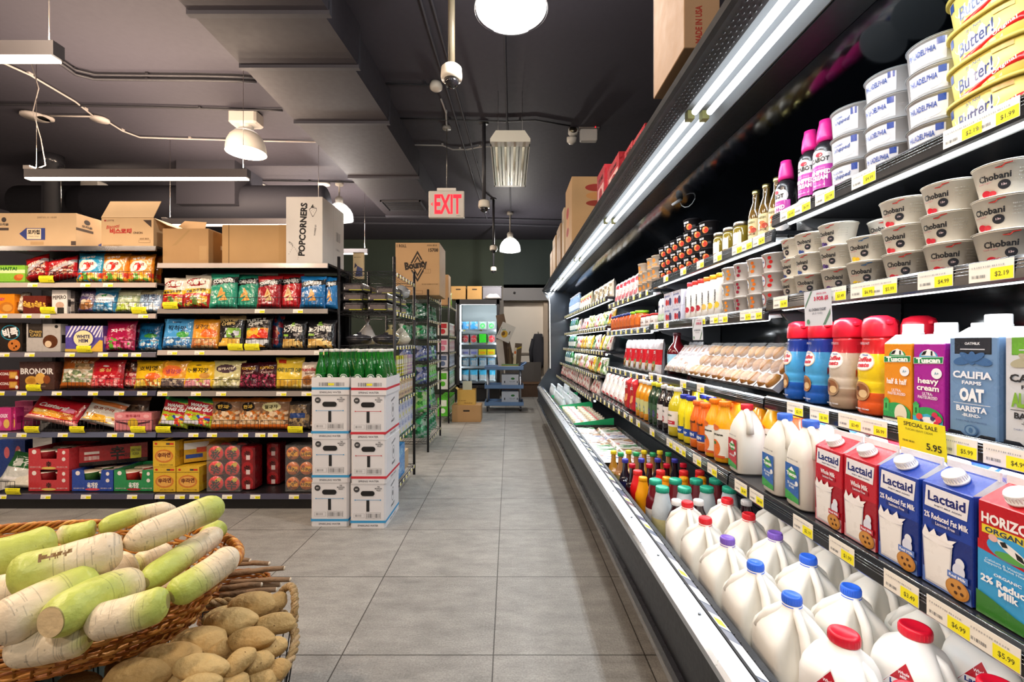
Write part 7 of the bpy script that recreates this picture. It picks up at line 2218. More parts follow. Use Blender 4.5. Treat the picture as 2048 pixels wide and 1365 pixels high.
GR = R(-7)
caps = [(1.060, 'blue', '2f66dc'), (1.216, 'blue', '2f66dc'), (1.372, 'purple', '7a58b8'), (1.527, 'red', 'd8202c'), (1.68, 'red', 'd8202c')]
for q, (x, dy) in enumerate(((0.666, 0.0), (0.832, 0.035), (0.995, 0.0), (1.16, 0.03))):
 for i, (y, cn, cc) in enumerate(caps):
  if q == 0 and i == 5:
   continue
  cn2, cc2 = (cn, cc) if q < 2 else ('white', 'e0e0e0') if q == 2 else (cn, cc)
  put('gal' + cc2, gallon(cc2), (x, y + dy, WZ), 'gallon milk jug with %s cap, %s of the %s row behind the chrome sill' % (cn2, ORD[i], ['front', 'second', 'third', 'rear'][q]), 'milk jug', rz=GR + R(random.uniform(-2, 2)))
GLC = gallon('c8142c', True)
for i, (x, y) in enumerate(((0.667, 0.905), (0.830, 0.925), (0.985, 0.93), (0.667, 0.75), (0.83, 0.765), (0.985, 0.775))):
 put('galL', GLC, (x, y, WZ), 'milk jug with broad red cap and triangular label, %s' % ['beside the chrome sill', 'in the middle', 'half under the shelf', 'by the sill at the photo edge', 'in the middle at the photo edge', 'under the shelf at the photo edge'][i], 'milk jug', rz=R(36))

CRN_ = SB('juice_bottle', 0.040, 0.225, '2a0c14', 'eceaea', 'e4e0dc', neck=0.44, m='juice', capr=0.0195, waist=0.84, txt='juicy\njuice', tcol='2a2a2a')
GRC = SB('smoothie_bottle', 0.043, 0.245, 'c4ccd0', '30a888', 'd0c890', neck=0.6, m='gloss', capr=0.027, caph=0.022, waist=0.95)
GRD = SB('smoothie_bottle', 0.043, 0.240, '6a1820', '30a888', 'e0dcd8', neck=0.6, m='juice', capr=0.027, caph=0.022, waist=0.95)
YE = SB('orange_drink_bottle', 0.036, 0.22, 'f0a010', 'f0a818', None, neck=0.55, m='plastic', capr=0.0195, waist=0.75)
RE = SB('red_drink_bottle', 0.037, 0.22, 'd8181c', 'e03838', None, neck=0.55, m='plastic', capr=0.021, waist=0.85)
DR = SB('cola_bottle', 0.032, 0.225, '1c0e14', 'c01c34', '4a1420', neck=0.4, m='juice', capr=0.0165, waist=0.88, shoulder=0.5)
BL = SB('grape_soda_bottle', 0.032, 0.225, '1a1420', '4848b0', '282858', neck=0.4, m='juice', capr=0.0165, waist=0.88, shoulder=0.5)
GN = SB('green_tea_bottle', 0.032, 0.235, '9a6a40', '38a060', 'b8a868', neck=0.4, m='juice', capr=0.0165, waist=0.9, shoulder=0.5)
YW = SB('lemon_tea_bottle', 0.032, 0.225, 'a87828', 'e8d030', 'd8c838', neck=0.4, m='juice', capr=0.0165, waist=0.9, shoulder=0.5)
rows_ = [('crn', CRN_, 1.805, 0.0, 'white capped dark grape juice bottle', [0.672, 0.760, 0.855, 0.95]),
   ('grc', GRC, 1.905, 0.0, 'green capped pale smoothie bottle', [0.650, 0.742, 0.838, 0.93]),
   ('grd', GRD, 2.03, 0.0, 'green capped deep red smoothie bottle', [0.660, 0.752, 0.845, 0.935]),
   ('yew', YE, 2.125, 0.0, 'orange yellow bottle with matching cap', [0.633, 0.745, 0.825, 0.91]),
   ('red', RE, 2.235, 0.0, 'bright red bottle with a red cap', [0.640, 0.755, 0.868, 0.95]),
   ('cola', DR, 2.345, 0.0, 'dark cola bottle with a red cap', [0.640, 0.73, 0.82, 0.91]),
   ('grape', BL, 2.445, 0.0, 'dark soda bottle with a blue cap', [0.630, 0.72, 0.81, 0.90]),
   ('gtea', GN, 2.54, 0.0, 'brown tea bottle with a green cap', [0.63, 0.72, 0.81, 0.90]),
   ('ltea', YW, 2.63, 0.0, 'amber tea bottle with a yellow cap', [0.61, 0.70, 0.79, 0.88])]
for kk, bf, y, dz, lb, xs in rows_:
 for i, x in enumerate(xs):
  put(kk, bf, (x, y + random.uniform(-0.006, 0.006), WZ), lb + ', %s from the sill' % ['first in', 'second', 'third', 'fourth'][i], 'bottle', rz=FACE + R(random.uniform(-20, 20)))

# black tray of packed meats
T0, T1 = 2.76, 4.02
t = tag(empty('display_tray', (0.74, (T0 + T1) / 2, 0.44)), 'black shallow tray holding flat wrapped food packs in the bottom well', 'tray')
hl = (T1 - T0) / 2
mb = MB()
mb.box(-0.165, 0.22, -hl, hl, -0.044, 0.0, '18181a', 'black')
for a in ((-0.17, -0.165, -hl, hl), (0.22, 0.225, -hl, hl), (-0.17, 0.225, -hl - 0.005, -hl), (-0.17, 0.225, hl, hl + 0.005)):
 mb.box(*a, -0.044, 0.075, '161618', 'gloss')
mb.build('tray_body', t)


def flat_pack(kind):
 base, cells, txt = [('e4e0de', ['f0ecea', 'e0d0cc', 'd8a098', 'f4f0f0'], 'c04050'), ('d8dce8', ['e8e8ee', '98a8d0', 'f0f0f4', 'd0d4e4'], '4858a0'), ('c8d0c4', ['a8c8a0', 'e8ecE4', '88b888', 'f0f0ec'], '2a7a4a'), ('dcd4c8', ['e8e0d4', 'c8a888', 'f0ece4', 'b89878'], '8a5a38')][kind]

 def b():
  mb = MB()
  w, d, h = 0.19, 0.105, 0.028
  n = 18
  vs, fs, cs = [], [], []
  for j in range(n + 1):
   for i in range(n + 1):
    u, v = i / n, j / n
    e = min(u, 1 - u, v, 1 - v)
    z = h * (min(1, e * 9) ** 0.5) * (0.85 + 0.25 * noise.noise(Vector((u * 4 + kind, v * 4, 0.5)))) if e > 0 else 0.006
    vs.append(((u - 0.5) * w, (v - 0.5) * d, z))
  for j in range(n):
   for i in range(n):
    a = j * (n + 1) + i
    fs.append((a, a + 1, a + n + 2, a + n + 1))
    u, v = i / n, j / n
    cs.append(txt if 0.35 < v < 0.5 and 0.1 < u < 0.8 else cells[cellhash(u * 5, v * 5, kind) % 4])
  mb.add(vs, fs, cs, 'film', True)
  mb.box(-w / 2, w / 2, -d / 2, d / 2, 0, 0.006, base, 'satin')
  return mb.build('food_pack')
 return b


for i in range(11):
 for j in range(2):
  for l in range(2):
   k = [0, 1, 0, 2, 2, 3, 0, 1, 3, 0, 2][i] if j == 0 else [1, 0, 2, 3, 2, 0, 3, 1, 0, 2, 3][i]
   put('fp%d' % k, flat_pack(k), (0.672 + j * 0.195, T0 + 0.065 + i * 0.112, 0.4405 + l * 0.034), 'flat pack with %s print, %s along the black tray, %s column, %s layer' % (['red', 'blue', 'green', 'beige'][k], ORD[i], ['sill side', 'rear'][j], ['lower', 'upper'][l]), 'food pack', rz=R(random.uniform(-5, 5)))
# green tray of upright packs, then clear bottles in green crates
for q, (a, b_) in enumerate(((4.10, 5.15), (5.25, 6.25))):
 t = tag(empty('green_crate', (0.75, (a + b_) / 2, 0.395)), 'bright green display crate in the bottom well, %s one' % ['first', 'second'][q], 'crate')
 hl = (b_ - a) / 2
 mb = MB()
 mb.box(-0.16, 0.2, -hl, hl, 0.001, 0.01, '28a868', 'plastic')
 mb.prism([(-0.165, 0.001), (0.205, 0.001), (0.205, 0.17), (-0.165, 0.12)], -hl - 0.006, -hl, '2cb070', 'plastic')
 mb.prism([(-0.165, 0.001), (0.205, 0.001), (0.205, 0.17), (-0.165, 0.12)], hl, hl + 0.006, '2cb070', 'plastic')
 mb.box(-0.17, -0.165, -hl, hl, 0.001, 0.11, '2cb070', 'plastic')
 mb.build('crate_body', t)
SWR = ('e4e0d8', [('n', 0, 0, 1, 1, ['f0ece4', 'd8c8b0', 'e88888', 'f4f0ec', 'a8c088', 'e8d8a0'], 5)], [])
for i in range(9):
 for j in range(2):
  put('swr', mk_bag('sandwich_pack', 0.15, 0.13, 0.05, SWR[0], SWR[1], SWR[2], nu=12, nv=12, seed=7), (0.675 + j * 0.165, 4.17 + i * 0.105, 0.419), 'wrapped sandwich pack in the first green crate, %s along, %s column' % (ORD[i], ['sill side', 'rear'][j]), 'food pack', rz=R(random.uniform(-8, 8)), rx=-R(28))
for i in range(8):
 for j in range(3):
  put('clb', SB('water_bottle', 0.032, 0.19, 'c8d0d4', 'e4e8ec', 'e8b8bc', neck=0.42, m='gloss', capr=0.014), (0.645 + j * 0.095, 5.34 + i * 0.115, 0.406), 'small clear bottle in the second green crate, %s along, %s column' % (ORD[i], ORD[j]), 'bottle')
for i in range(5):
 for j in range(3):
  put('clb2', SB('water_bottle', 0.034, 0.24, 'd0d8dc', 'e4ecf0', 'd8e4e8', neck=0.42, m='gloss', capr=0.014), (0.645 + j * 0.10, 6.33 + i * 0.115, WZ), 'clear bottle at the far end of the well, %s along, %s column' % (ORD[i], ORD[j]), 'bottle')


# ---------------------------------------------------------------- signs on the case
def card_sign(name, loc, w, h, col, items, label, rz, rx=0.0):
 mb = MB()
 mb.box(-w / 2, w / 2, -0.0006, 0.0006, 0, h, col, 'paper')
 decals(mb, ffront(0.0012), items, 'paper')
 o = mb.build(name, loc=loc)
 o.rotation_euler = (rx, 0, rz)
 return tag(o, label, 'sign')


card_sign('sale_sign', (0.842, 0.917, 1.020), 0.112, 0.070, 'e8dc14', [('t', 'SPECIAL SALE', 0.0, 0.060, 0.080, 0.0085, '2a2806', 0, 0.02), ('t', 'TUSCAN HEAVY CREAM', -0.004, 0.049, 0.065, 0.0045, '6a6618'), ('b', -0.045, 0.022, -0.015, 0.026, 10, '6a6618'), ('t', '5.95', 0.030, 0.022, 0.034, 0.014, '2a2806', 0, 0.02)],
    'yellow special sale sign clipped under the cream cartons', FACE - R(3), R(4))
for i, (y, x, nm_) in enumerate(((1.24, 0.852, 'silver offer card hanging below the cream yogurt cups'), (2.03, 0.852, 'silver offer card hanging below the drinkable yogurts'))):
 card_sign('offer_sign', (x, y, 1.297 if i == 0 else 1.262), 0.108, 0.098, 'c8ccd4', [('p', [(-0.05, 0.06), (-0.025, 0.097), (-0.018, 0.097), (-0.05, 0.05)], '5a7a68'), ('p', [(0.05, 0.045), (0.02, 0.002), (0.03, 0.002), (0.05, 0.03)], '5a7a68'), ('t', 'SPECIAL DEAL', 0.018, 0.088, 0.04, 0.005, 'c04868', 0, 0.01), ('t', '3 FOR $5', 0.016, 0.074, 0.056, 0.013, 'b82048', 0, 0.05), ('t', 'ALL CHOBANI YOGURT', 0, 0.045, 0.07, 0.008, '3a3a44', 0, 0.02), ('t', '(5.3 OZ)', 0, 0.034, 0.04, 0.006, '5a5a64', 0, 0.01), ('e', -0.038, 0.012, 0.006, 0.007, '5a8a68')], nm_, FACE, R(2))
mb = MB()
mb.lathe([(0.028, 0), (0.03, 0.003), (0.028, 0.012), (0.02, 0.013), (0.001, 0.011)], 20, 'e0e4e8', 'plastic')
o = part(mb, 'sensor_disc', case)
o.location = (0.90 - 0.9 + 0.0, 2.42 - 3.6, 2.012)
o.rotation_euler = (R(180), R(-30), 0)
mb = MB()
mb.tube([(0.0, 0, 0), (0.005, -0.01, -0.02), (0.015, -0.025, -0.033), (0.028, -0.045, -0.036), (0.04, -0.06, -0.025), (0.048, -0.075, -0.005), (0.06, -0.09, 0.008), (0.08, -0.11, 0.01)], 0.002, 6, 'd0d4d8', 'plastic')
o = mb.build('sensor_cable', case)
o.location = (0.92 - 0.9, 2.42 - 3.6, 2.005)

# ---------------------------------------------------------------- goods stored on top of the case
carton('madeusa', 1368, 1440, -40, 237, 1.42, 0.30, 'tall tan carton on the case top with red sideways print', z=2.181, col='a88868', name='tall_carton',
    front=[('t', 'MADE IN USA', -0.09, 0.17, 1.05, 0.05, '9a3426', R(90), 0.04)], left=[('r', -0.5, 0.02, -0.46, 0.9, '8a7058')])
for i, (x0, x1, ya, Y, d) in enumerate(((1275, 1303, 246, 2.12, 0.2), (1255, 1280, 280, 2.33, 0.16), (1226, 1255, 303, 2.62, 0.3), (1200, 1226, 328, 3.02, 0.25))):
 X = 0.64
 w = 0.2
 h = H + (686 - ya) * Y / F - 2.181
 put('redtop%d' % i, mk_box('red_snack_box', w, d, h, 'a8323a', front=[('r', -w * 0.4, h * 0.3, w * 0.4, h * 0.7, 'c8545a')], left=[('r', -d * 0.4, h * 0.2, d * 0.4, h * 0.6, 'd8a8a0'), ('t', 'JINMI', 0, h * 0.75, d * 0.6, h * 0.16, '3a1014', 0, 0.03), ('e', 0, h * 0.4, d * 0.2, h * 0.14, 'a83038')], m='film'), (X + w / 2, Y + d / 2, 2.181), 'red wrapped snack pack on the case top, %s from the tall tan carton' % ORD[i], 'snack pack')
for i, (ya, Y, d, c, lb) in enumerate(((353, 4.55, 0.5, 'b89468', 'tan carton with red sausage picture on the case top'), (415, 5.2, 0.2, 'c8b090', 'small pale carton on the case top behind the picture carton'), (446, 5.55, 0.45, '9a7850', 'brown carton on the case top, third from the far end'), (470, 6.15, 0.4, 'b08c5c', 'tan carton on the case top, second from the far end'), (500, 6.6, 0.35, 'a88458', 'brown carton on the case top at the far end'))):
 h = H + (686 - ya) * Y / F - 2.181
 w = 0.42
 left = [('e', -d * 0.15, h * 0.62, d * 0.2, h * 0.08, 'a83028'), ('e', -d * 0.1, h * 0.48, d * 0.22, h * 0.07, 'c89060'), ('e', -d * 0.15, h * 0.35, d * 0.2, h * 0.06, '983020')] if i == 0 else [('b', -d * 0.3, h * 0.75, d * 0.2, h * 0.82, 7, '4a3420')]
 fr = [('e', w * 0.1, h * 0.85, w * 0.28, h * 0.05, '983028'), ('e', w * 0.1, h * 0.74, w * 0.26, h * 0.05, 'c08850'), ('e', w * 0.1, h * 0.64, w * 0.26, h * 0.04, '8a3020')] if i == 0 else [('b', -w * 0.4, h * 0.84, -w * 0.1, h * 0.92, 6, '3a2a18'), ('r', -w * 0.4, h * 0.15, -w * 0.1, h * 0.25, '5a4630')]
 put('topc%d' % i, mk_box('carton', w, d, h, c, front=fr, left=left, m='card', bev=0.002), (0.635 + w / 2, Y + d / 2, 2.181), lb, 'cardboard box')


# ================================================================ wire racks
def wire_shelf_mesh(w, d):
 mb = MB()
 c = '16161a'
 for s in (-1, 1):
  for z in (0.0, -0.028):
   mb.tube([(-w / 2, s * d / 2, z), (w / 2, s * d / 2, z)], 0.003, 5, c, 'satin')
   mb.tube([(s * w / 2, -d / 2, z), (s * w / 2, d / 2, z)], 0.003, 5, c, 'satin')
  n = int(w / 0.045)
  mb.tube([(-w / 2 + w * k / n, s * d / 2, -0.028 if k % 2 else 0.0) for k in range(n + 1)], 0.002, 4, c, 'satin')
  n = int(d / 0.045)
  mb.tube([(s * w / 2, -d / 2 + d * k / n, -0.028 if k % 2 else 0.0) for k in range(n + 1)], 0.002, 4, c, 'satin')
 for k in range(int(w / 0.03) + 1):
  x = -w / 2 + 0.03 * k
  mb.tube([(x, -d / 2, 0.003), (x, d / 2, 0.003)], 0.0017, 4, c, 'satin')
 return mb


def wire_rack(x0, x1, y0, y1, ztop, shelves, label, ntag=7):
 w, d = x1 - x0, y1 - y0
 t = tag(empty('wire_rack', ((x0 + x1) / 2, (y0 + y1) / 2, 0)), label, 'wire rack')
 for sx in (-1, 1):
  for sy in (-1, 1):
   mb = MB()
   mb.tube([(sx * w / 2, sy * d / 2, 0.0), (sx * w / 2, sy * d / 2, ztop)], 0.0125, 10, '131316', 'satin')
   for k in range(int(ztop / 0.05)):
    mb.lathe([(0.0128, 0.02 + k * 0.05), (0.0134, 0.022 + k * 0.05), (0.0128, 0.024 + k * 0.05)], 8, '26262a', 'satin', c=(sx * w / 2, sy * d / 2, 0), caps=False)
   mb.build('post', t)
 for z in shelves:
  s = wire_shelf_mesh(w, d).build('wire_shelf', t)
  s.location = (0, 0, z)
  for k in range(ntag):
   o = price_tag(s, w / 2 + 0.005, w=0.045, h=0.03, txt='', front=-d / 2 + d * (k + 0.7) / ntag, z=-0.016)
   o.rotation_euler = (0, 0, R(90))
 return t


wire_rack(-1.335, -0.900, 3.53, 4.27, 1.925, [0.10, 0.475, 0.78, 0.965, 1.226, 1.498, 1.81], 'black wire rack beside the gondola, first along the aisle')
wire_rack(-1.40, -0.925, 5.14, 6.05, 1.86, [0.12, 0.42, 0.75, 1.02, 1.28, 1.52, 1.79], 'black wire rack of green bags and gloves, second along the aisle')
wire_rack(-1.42, -0.935, 6.97, 7.90, 1.95, [0.10, 0.52, 0.86, 1.10, 1.36, 1.83], 'far black wire rack beside the glass door fridge')


def grill():
 w, d, h = 0.155, 0.20, 0.062
 mb = MB()
 mb.loft([[(-w / 2 * a, -d / 2 * a, z), (w / 2 * a, -d / 2 * a, z), (w / 2 * a, d / 2 * a, z), (-w / 2 * a, d / 2 * a, z)] for a, z in ((0.96, 0), (1, 0.004), (1, h * 0.86), (0.97, h))], '1e1c20', 'gloss', True, False)
 f = ffront(d + 0.0005)
 decals(mb, f, [('r', -0.06, 0.012, 0.06, 0.046, '5a5050'), ('r', -0.07, 0.012, -0.062, 0.03, 'd8d4cc'), ('r', -0.03, 0.006, 0.07, 0.011, 'c8c830')], 'gloss')
 decals(mb, fright(w + 0.0005), [('r', -0.08, 0.012, 0.08, 0.046, '6a625e'), ('p', [(-0.09, 0.01), (0.09, 0.022), (0.09, 0.03), (-0.09, 0.018)], 'd8d430')], 'gloss')
 return mb.build('grill_pan_box')


gi = 0
for sx in range(2):
 for sy in range(3):
  for l in range(3 if sx == 0 or sy > 0 else 2):
   put('grill', grill, (-1.235 + sx * 0.195, 3.66 + sy * 0.225, 1.5045 + l * 0.078), 'black grill pan box, %s row of the first wire rack, %s column, %s' % (ORD[sy], ORD[sx], ['bottom', 'middle', 'top'][l]), 'pan box')
mb = MB()
mb.lathe([(0.001, 0), (0.06, 0.003), (0.075, 0.03), (0.07, 0.07), (0.05, 0.10), (0.02, 0.12), (0.001, 0.122)], 26, '9a9ea0', 'film')
for k in range(len(mb.v)):
 x, y, z_ = mb.v[k]
 q = 1 + 0.34 * noise.noise(Vector((x * 30, y * 30, z_ * 30)))
 mb.v[k] = (x * q, y * q, z_)
tag(mb.build('plastic_sack', loc=(-0.99, 4.13, 1.658)), 'clear crumpled plastic sack bulging at the rear of the first wire rack', 'plastic sack')


def pot():
 t = empty('stone_pot')
 mb = MB()
 mb.lathe([(0.06, 0), (0.085, 0.01), (0.10, 0.035), (0.103, 0.05)], 26, '2e2e32', 'gloss')
 mb.build('pot_body', t)
 mb = MB()
 mb.lathe([(0.106, 0.05), (0.108, 0.056), (0.095, 0.068), (0.05, 0.082), (0.018, 0.086), (0.02, 0.1), (0.001, 0.102)], 26, '34343a', 'gloss')
 mb.build('lid', t)
 return t


put('pot', pot, (-1.22, 3.66, 1.2335), 'black lidded pot on the first wire rack below a tied sack', 'pot')
put('pot', pot, (-1.00, 3.66, 1.2335), 'black lidded pot at the aisle corner of the first wire rack', 'pot')


def sack(label, loc, col, r, h, seed):
 mb = MB()
 mb.lathe([(0.001, 0), (r * 0.8, 0.005), (r, h * 0.25), (r * 0.75, h * 0.5), (r * 0.35, h * 0.72), (r * 0.12, h * 0.82), (r * 0.3, h), (r * 0.02, h * 0.99)], 24, col, 'film')
 for k in range(len(mb.v)):
  x, y, z_ = mb.v[k]
  q = 1 + 0.3 * noise.noise(Vector((x * 25 + seed, y * 25, z_ * 12)))
  mb.v[k] = (x * q, y * q, z_)
 tag(mb.build('tied_sack', loc=loc), label, 'plastic bag')


sack('white tied plastic sack behind the first pot on the wire rack', (-1.215, 3.86, 1.2335), 'dcd8d4', 0.08, 0.22, 1)
sack('yellowish plastic sack behind the second pot on the wire rack', (-1.02, 3.87, 1.2335), 'a89a6a', 0.09, 0.17, 2)
sack('pale tied sack drooping from the aisle side of the wire rack', (-0.99, 4.12, 1.2335), 'c8c6b4', 0.085, 0.19, 3)
# boxes of candles / lunch wraps on lower shelves
for i in range(9):
 c = ['d8d830', 'd8d830', 'd8c8a8', 'c8a8c8', 'c8b0d8'][i * 5 // 9]
 put('sbx' + c, mk_box('small_box', 0.05, 0.10, 0.17, c, right=[('r', -0.03, 0.1, 0.03, 0.14, 'e8e8d8')] + [('r', -0.045, 0.02 + 0.03 * k, 0.045, 0.03 + 0.03 * k, 'e8e4d0') for k in range(3)], m='gloss'), (-0.935, 3.62 + i * 0.073, 0.9715), 'small %s carton on the first wire rack facing the aisle, %s along' % ('yellow' if i < 4 else 'pale pink', ORD[i]), 'small box', rz=0)
 PROTO['sbx' + c].scale = (1, 0.68, 1)
for i in range(5):
 put('ybx', mk_box('small_box', 0.038, 0.05, 0.075, 'e0d020', front=[('t', 'SALE', 0, 0.05, 0.026, 0.01, '6a6018'), ('b', -0.014, 0.02, 0.014, 0.03, 5, '6a6018')], m='gloss'), (-1.14 + i * 0.042, 3.58, 1.0935 - 0.124), 'small bright yellow box, %s in the line above the green bottles' % ORD[i], 'small box', s=(1, 1, 2.6))
for i in range(6):
 put('obx', mk_box('small_box', 0.12, 0.105, 0.13, 'd8c09a', right=[('r', -0.045, 0.06, 0.045, 0.11, 'e8e0d8'), ('t', 'CLO', 0, 0.085, 0.05, 0.02, 'a06890', 0, 0.03), ('b', -0.035, 0.02, 0.035, 0.04, 7, '8a7090')], m='gloss'), (-0.97, 3.62 + i * 0.115, 0.7865), 'peach and cream carton on the shelf under the small cartons, %s along' % ORD[i], 'small box')
 for l in range(2):
  put('wbx', mk_box('small_box', 0.12, 0.105, 0.13, 'd4d8e4', right=[('r', -0.045, 0.06, 0.045, 0.11, 'b8c4e4'), ('t', 'ICE', 0, 0.08, 0.04, 0.025, '4a58a0', 0, 0.03), ('r', 0.0, 0.01, 0.045, 0.04, 'd8d890')], m='gloss'), (-0.97, 3.62 + i * 0.115, 0.4815 + l * 0.1315), 'white and lilac carton, %s along, %s layer on the lower wire shelf' % (ORD[i], ['bottom', 'upper'][l]), 'small box')
put('bbx', mk_box('blue_carton', 0.28, 0.34, 0.27, '2f88cc', front=[('t', 'ACE', 0, 0.2, 0.1, 0.05, 'a8d8f0')], right=[('t', 'WATER', 0, 0.2, 0.2, 0.05, '78c0e8', 0.2, 0.04), ('b', -0.12, 0.05, 0.1, 0.08, 10, '88c8ec')], m='gloss'), (-1.06, 3.80, 0.1065), 'bright blue carton on the lowest shelf of the first wire rack', 'carton')
put('tbx', mk_box('carton', 0.16, 0.2, 0.16, 'b8a080', m='card'), (-1.02, 4.10, 0.1065), 'small tan carton beside the bright blue one on the lowest wire shelf', 'carton')

# second rack: green gloves and bags
GB = [('2a7a50', ['2a7a50', '1c5a38', '38a068', '8aa898']), ('1c4a38', ['1c5a3c', '286a48', '6a8880', '143a2a']), ('48a838', ['58b848', '88c868', '2c8030', 'a8c098']), ('3a4a78', ['4a5a98', '8898c8', '98a0b8', '2c3a60'])]
for li, (z_, h_, kset) in enumerate(((1.52, 0.22, (1, 1, 0, 1, 0, 0)), (1.28, 0.2, (0, 1, 1, 0, 1, 1)), (1.02, 0.22, (3, 0, 3, 3, 0, 3)), (0.75, 0.24, (3, 3, 2, 2, 2, 2)), (0.42, 0.28, (2, 2, 3, 2, 0, 0)), (0.12, 0.27, (0, 0, 0, 0, 0, 0)))):
 for i in range(6):
  for j in range(2):
   k = kset[i]
   put('gbag%d' % k, mk_bag('glove_bag', 0.17, 0.215, 0.06, GB[k][0], [('n', 0, 0, 1, 1, GB[k][1], 5), ('s', 0.2, 0.3, 0.08, '7a988c')], [], nu=12, nv=14, seed=k), (-1.02 - j * 0.19, 5.25 + i * 0.143, z_ + 0.018), '%s bag on the second wire rack, %s shelf down, %s along, %s' % (['teal', 'dark green', 'lime green', 'blue striped'][k], ORD[li], ORD[i], ['front', 'back'][j]), 'plastic bag', rz=R(40 if i else 10) + R(random.uniform(-10, 10)), rx=-R(14), s=(0.9, 0.9, h_ / 0.26))
# third rack
for li, (z_, c, c2, nm_) in enumerate(((1.36, 'd8d4cc', 'b83038', 'white and red'), (1.10, 'd8d0d8', 'c87890', 'pale pink'), (0.86, 'c8ccd8', '5a688a', 'pale blue'), (0.52, 'e0e4e0', '58b030', 'white and lime'), (0.10, '58b830', 'e0e8d8', 'lime green'))):
 for i in range(5):
  h_ = 0.28 if z_ < 0.6 else 0.20
  put('r3_%d' % li, mk_box('packet', 0.16, 0.15, h_, c, front=[('r', -0.06, h_ * 0.55, 0.06, h_ * 0.9, c2), ('e', 0, h_ * 0.3, 0.04, 0.04, c2)], right=[('r', -0.06, h_ * 0.55, 0.06, h_ * 0.9, c2), ('e', 0, h_ * 0.3, 0.04, 0.04, c2), ('b', -0.05, h_ * 0.6, 0.05, h_ * 0.7, 5, c)], m='gloss'), (-1.03, 7.07 + i * 0.175, z_ + 0.0065), '%s packet on the far wire rack, %s along' % (nm_, ORD[i]), 'packet')
for i in range(3):
 put('gtop', mk_bag('tissue_bag', 0.17, 0.26, 0.1, '8ac048', [('n', 0, 0, 1, 1, ['88c040', 'd8e0d0', '50a030', 'e8e0a0'], 5)], [], nu=12, nv=14, seed=2), (-1.06, 7.42 + i * 0.16, 1.855), 'lime green tissue bag on the top shelf of the far wire rack, %s along' % ORD[i], 'plastic bag', rz=R(30))
# cartons above the racks
carton('blueprint', 706, 727, 482, 535, 4.0, 0.03, 'narrow carton with blue print beyond the tall white carton', z=1.8165, col='c8b28a', name='carton', front=[('p', [(-0.3, 0.1), (0.4, 0.1), (0.4, 0.4), (-0.1, 0.5)], '4a5078'), ('p', [(-0.4, 0.4), (-0.1, 0.5), (-0.3, 0.62)], '3a3a50'), ('b', -0.4, 0.8, 0.3, 0.84, 6, '6a5a3a')])
carton('bounty', 791, 879, 487, 592, 5.16, 0.48, 'large tan paper towel carton on the second wire rack', z=1.7955, col='b8956a', name='carton',
    front=[('p', [(-0.2, 0.55), (0.0, 0.85), (0.2, 0.55), (0.0, 0.25)], '2c241c'), ('p', [(-0.16, 0.55), (0.0, 0.79), (0.16, 0.55), (0.0, 0.31)], 'b8956a'), ('p', [(-0.13, 0.55), (0.0, 0.75), (0.13, 0.55), (0.0, 0.35)], '2c241c'), ('p', [(-0.10, 0.55), (0.0, 0.70), (0.10, 0.55), (0.0, 0.40)], 'b8956a'),
     ('t', 'Bounty', -0.03, 0.56, 0.56, 0.22, 'b8956a', 0.15, 0.10), ('t', 'Bounty', -0.03, 0.56, 0.52, 0.19, '2c241c', 0.15, 0.06), ('t', '1 ROLL', -0.36, 0.94, 0.22, 0.06, '4a3a28', 0, 0.03), ('t', '15708', 0.36, 0.86, 0.22, 0.07, '3a2c1c', 0, 0.04), ('b', 0.22, 0.935, 0.45, 0.965, 10, '6a5438'),
     ('r', 0.14, 0.42, 0.30, 0.50, '8a6c48'), ('r', 0.147, 0.426, 0.293, 0.494, 'b8956a'), ('r', 0.19, 0.426, 0.197, 0.494, '8a6c48'), ('r', 0.24, 0.426, 0.247, 0.494, '8a6c48'), ('b', 0.1, 0.2, 0.46, 0.22, 20, '6a5438'), ('r', -0.16, 0.02, 0.12, 0.09, '8a6c48'), ('r', -0.15, 0.028, 0.11, 0.082, 'b8956a')])
carton('bnd2', 878, 897, 551, 612, 7.0, 0.26, 'tan carton standing on end beyond the paper towel carton', z=1.8365, col='b8946a', name='carton')

# ================================================================ glass door fridge
FX0, FX1, FY = -1.115, -0.205, 9.45
fr = tag(empty('glass_door_fridge', ((FX0 + FX1) / 2, FY, 0)), 'tall black glass door fridge at the end of the aisle', 'fridge')
fw = (FX1 - FX0) / 2
mb = MB()
mb.box(-fw, -fw + 0.05, 0.06, 0.85, 0.05, 2.17, '18181b', 'satin')
mb.box(fw - 0.05, fw, 0.06, 0.85, 0.05, 2.17, '18181b', 'satin')
mb.box(-fw + 0.05, fw - 0.05, 0.80, 0.85, 0.05, 2.17, 'c8d0d0', 'satin')
mb.box(-fw + 0.05, fw - 0.05, 0.06, 0.80, 2.10, 2.17, '18181b', 'satin')
mb.box(-fw + 0.05, fw - 0.05, 0.06, 0.80, 0.05, 0.34, '141417', 'satin')
mb.box(-fw + 0.02, fw - 0.02, 0.10, 0.8, 0.0, 0.05, '0c0c0e', 'black')
mb.build('cabinet', fr)
dr_ = MB()
for a in ((-fw, -fw + 0.075, 0.30, 2.16), (fw - 0.055, fw, 0.30, 2.16), (-fw, fw, 0.30, 0.36), (-fw, fw, 2.06, 2.16)):
 dr_.box(a[0], a[1], 0.0, 0.05, a[2], a[3], '131316', 'satin')
d_ = dr_.build('door', fr)
mb = MB()
mb.box(-fw + 0.075, fw - 0.055, 0.02, 0.03, 0.36, 2.06, 'ffffff', 'pane')
mb.build('glass_pane', d_)
mb = MB()
mb.tube([(-fw + 0.04, -0.03, 1.0), (-fw + 0.04, -0.03, 1.5)], 0.012, 8, '222226', 'satin')
mb.tube([(-fw + 0.04, 0, 1.02), (-fw + 0.04, -0.03, 1.02)], 0.01, 8, '222226', 'satin')
mb.build('handle', d_)
mb = MB()
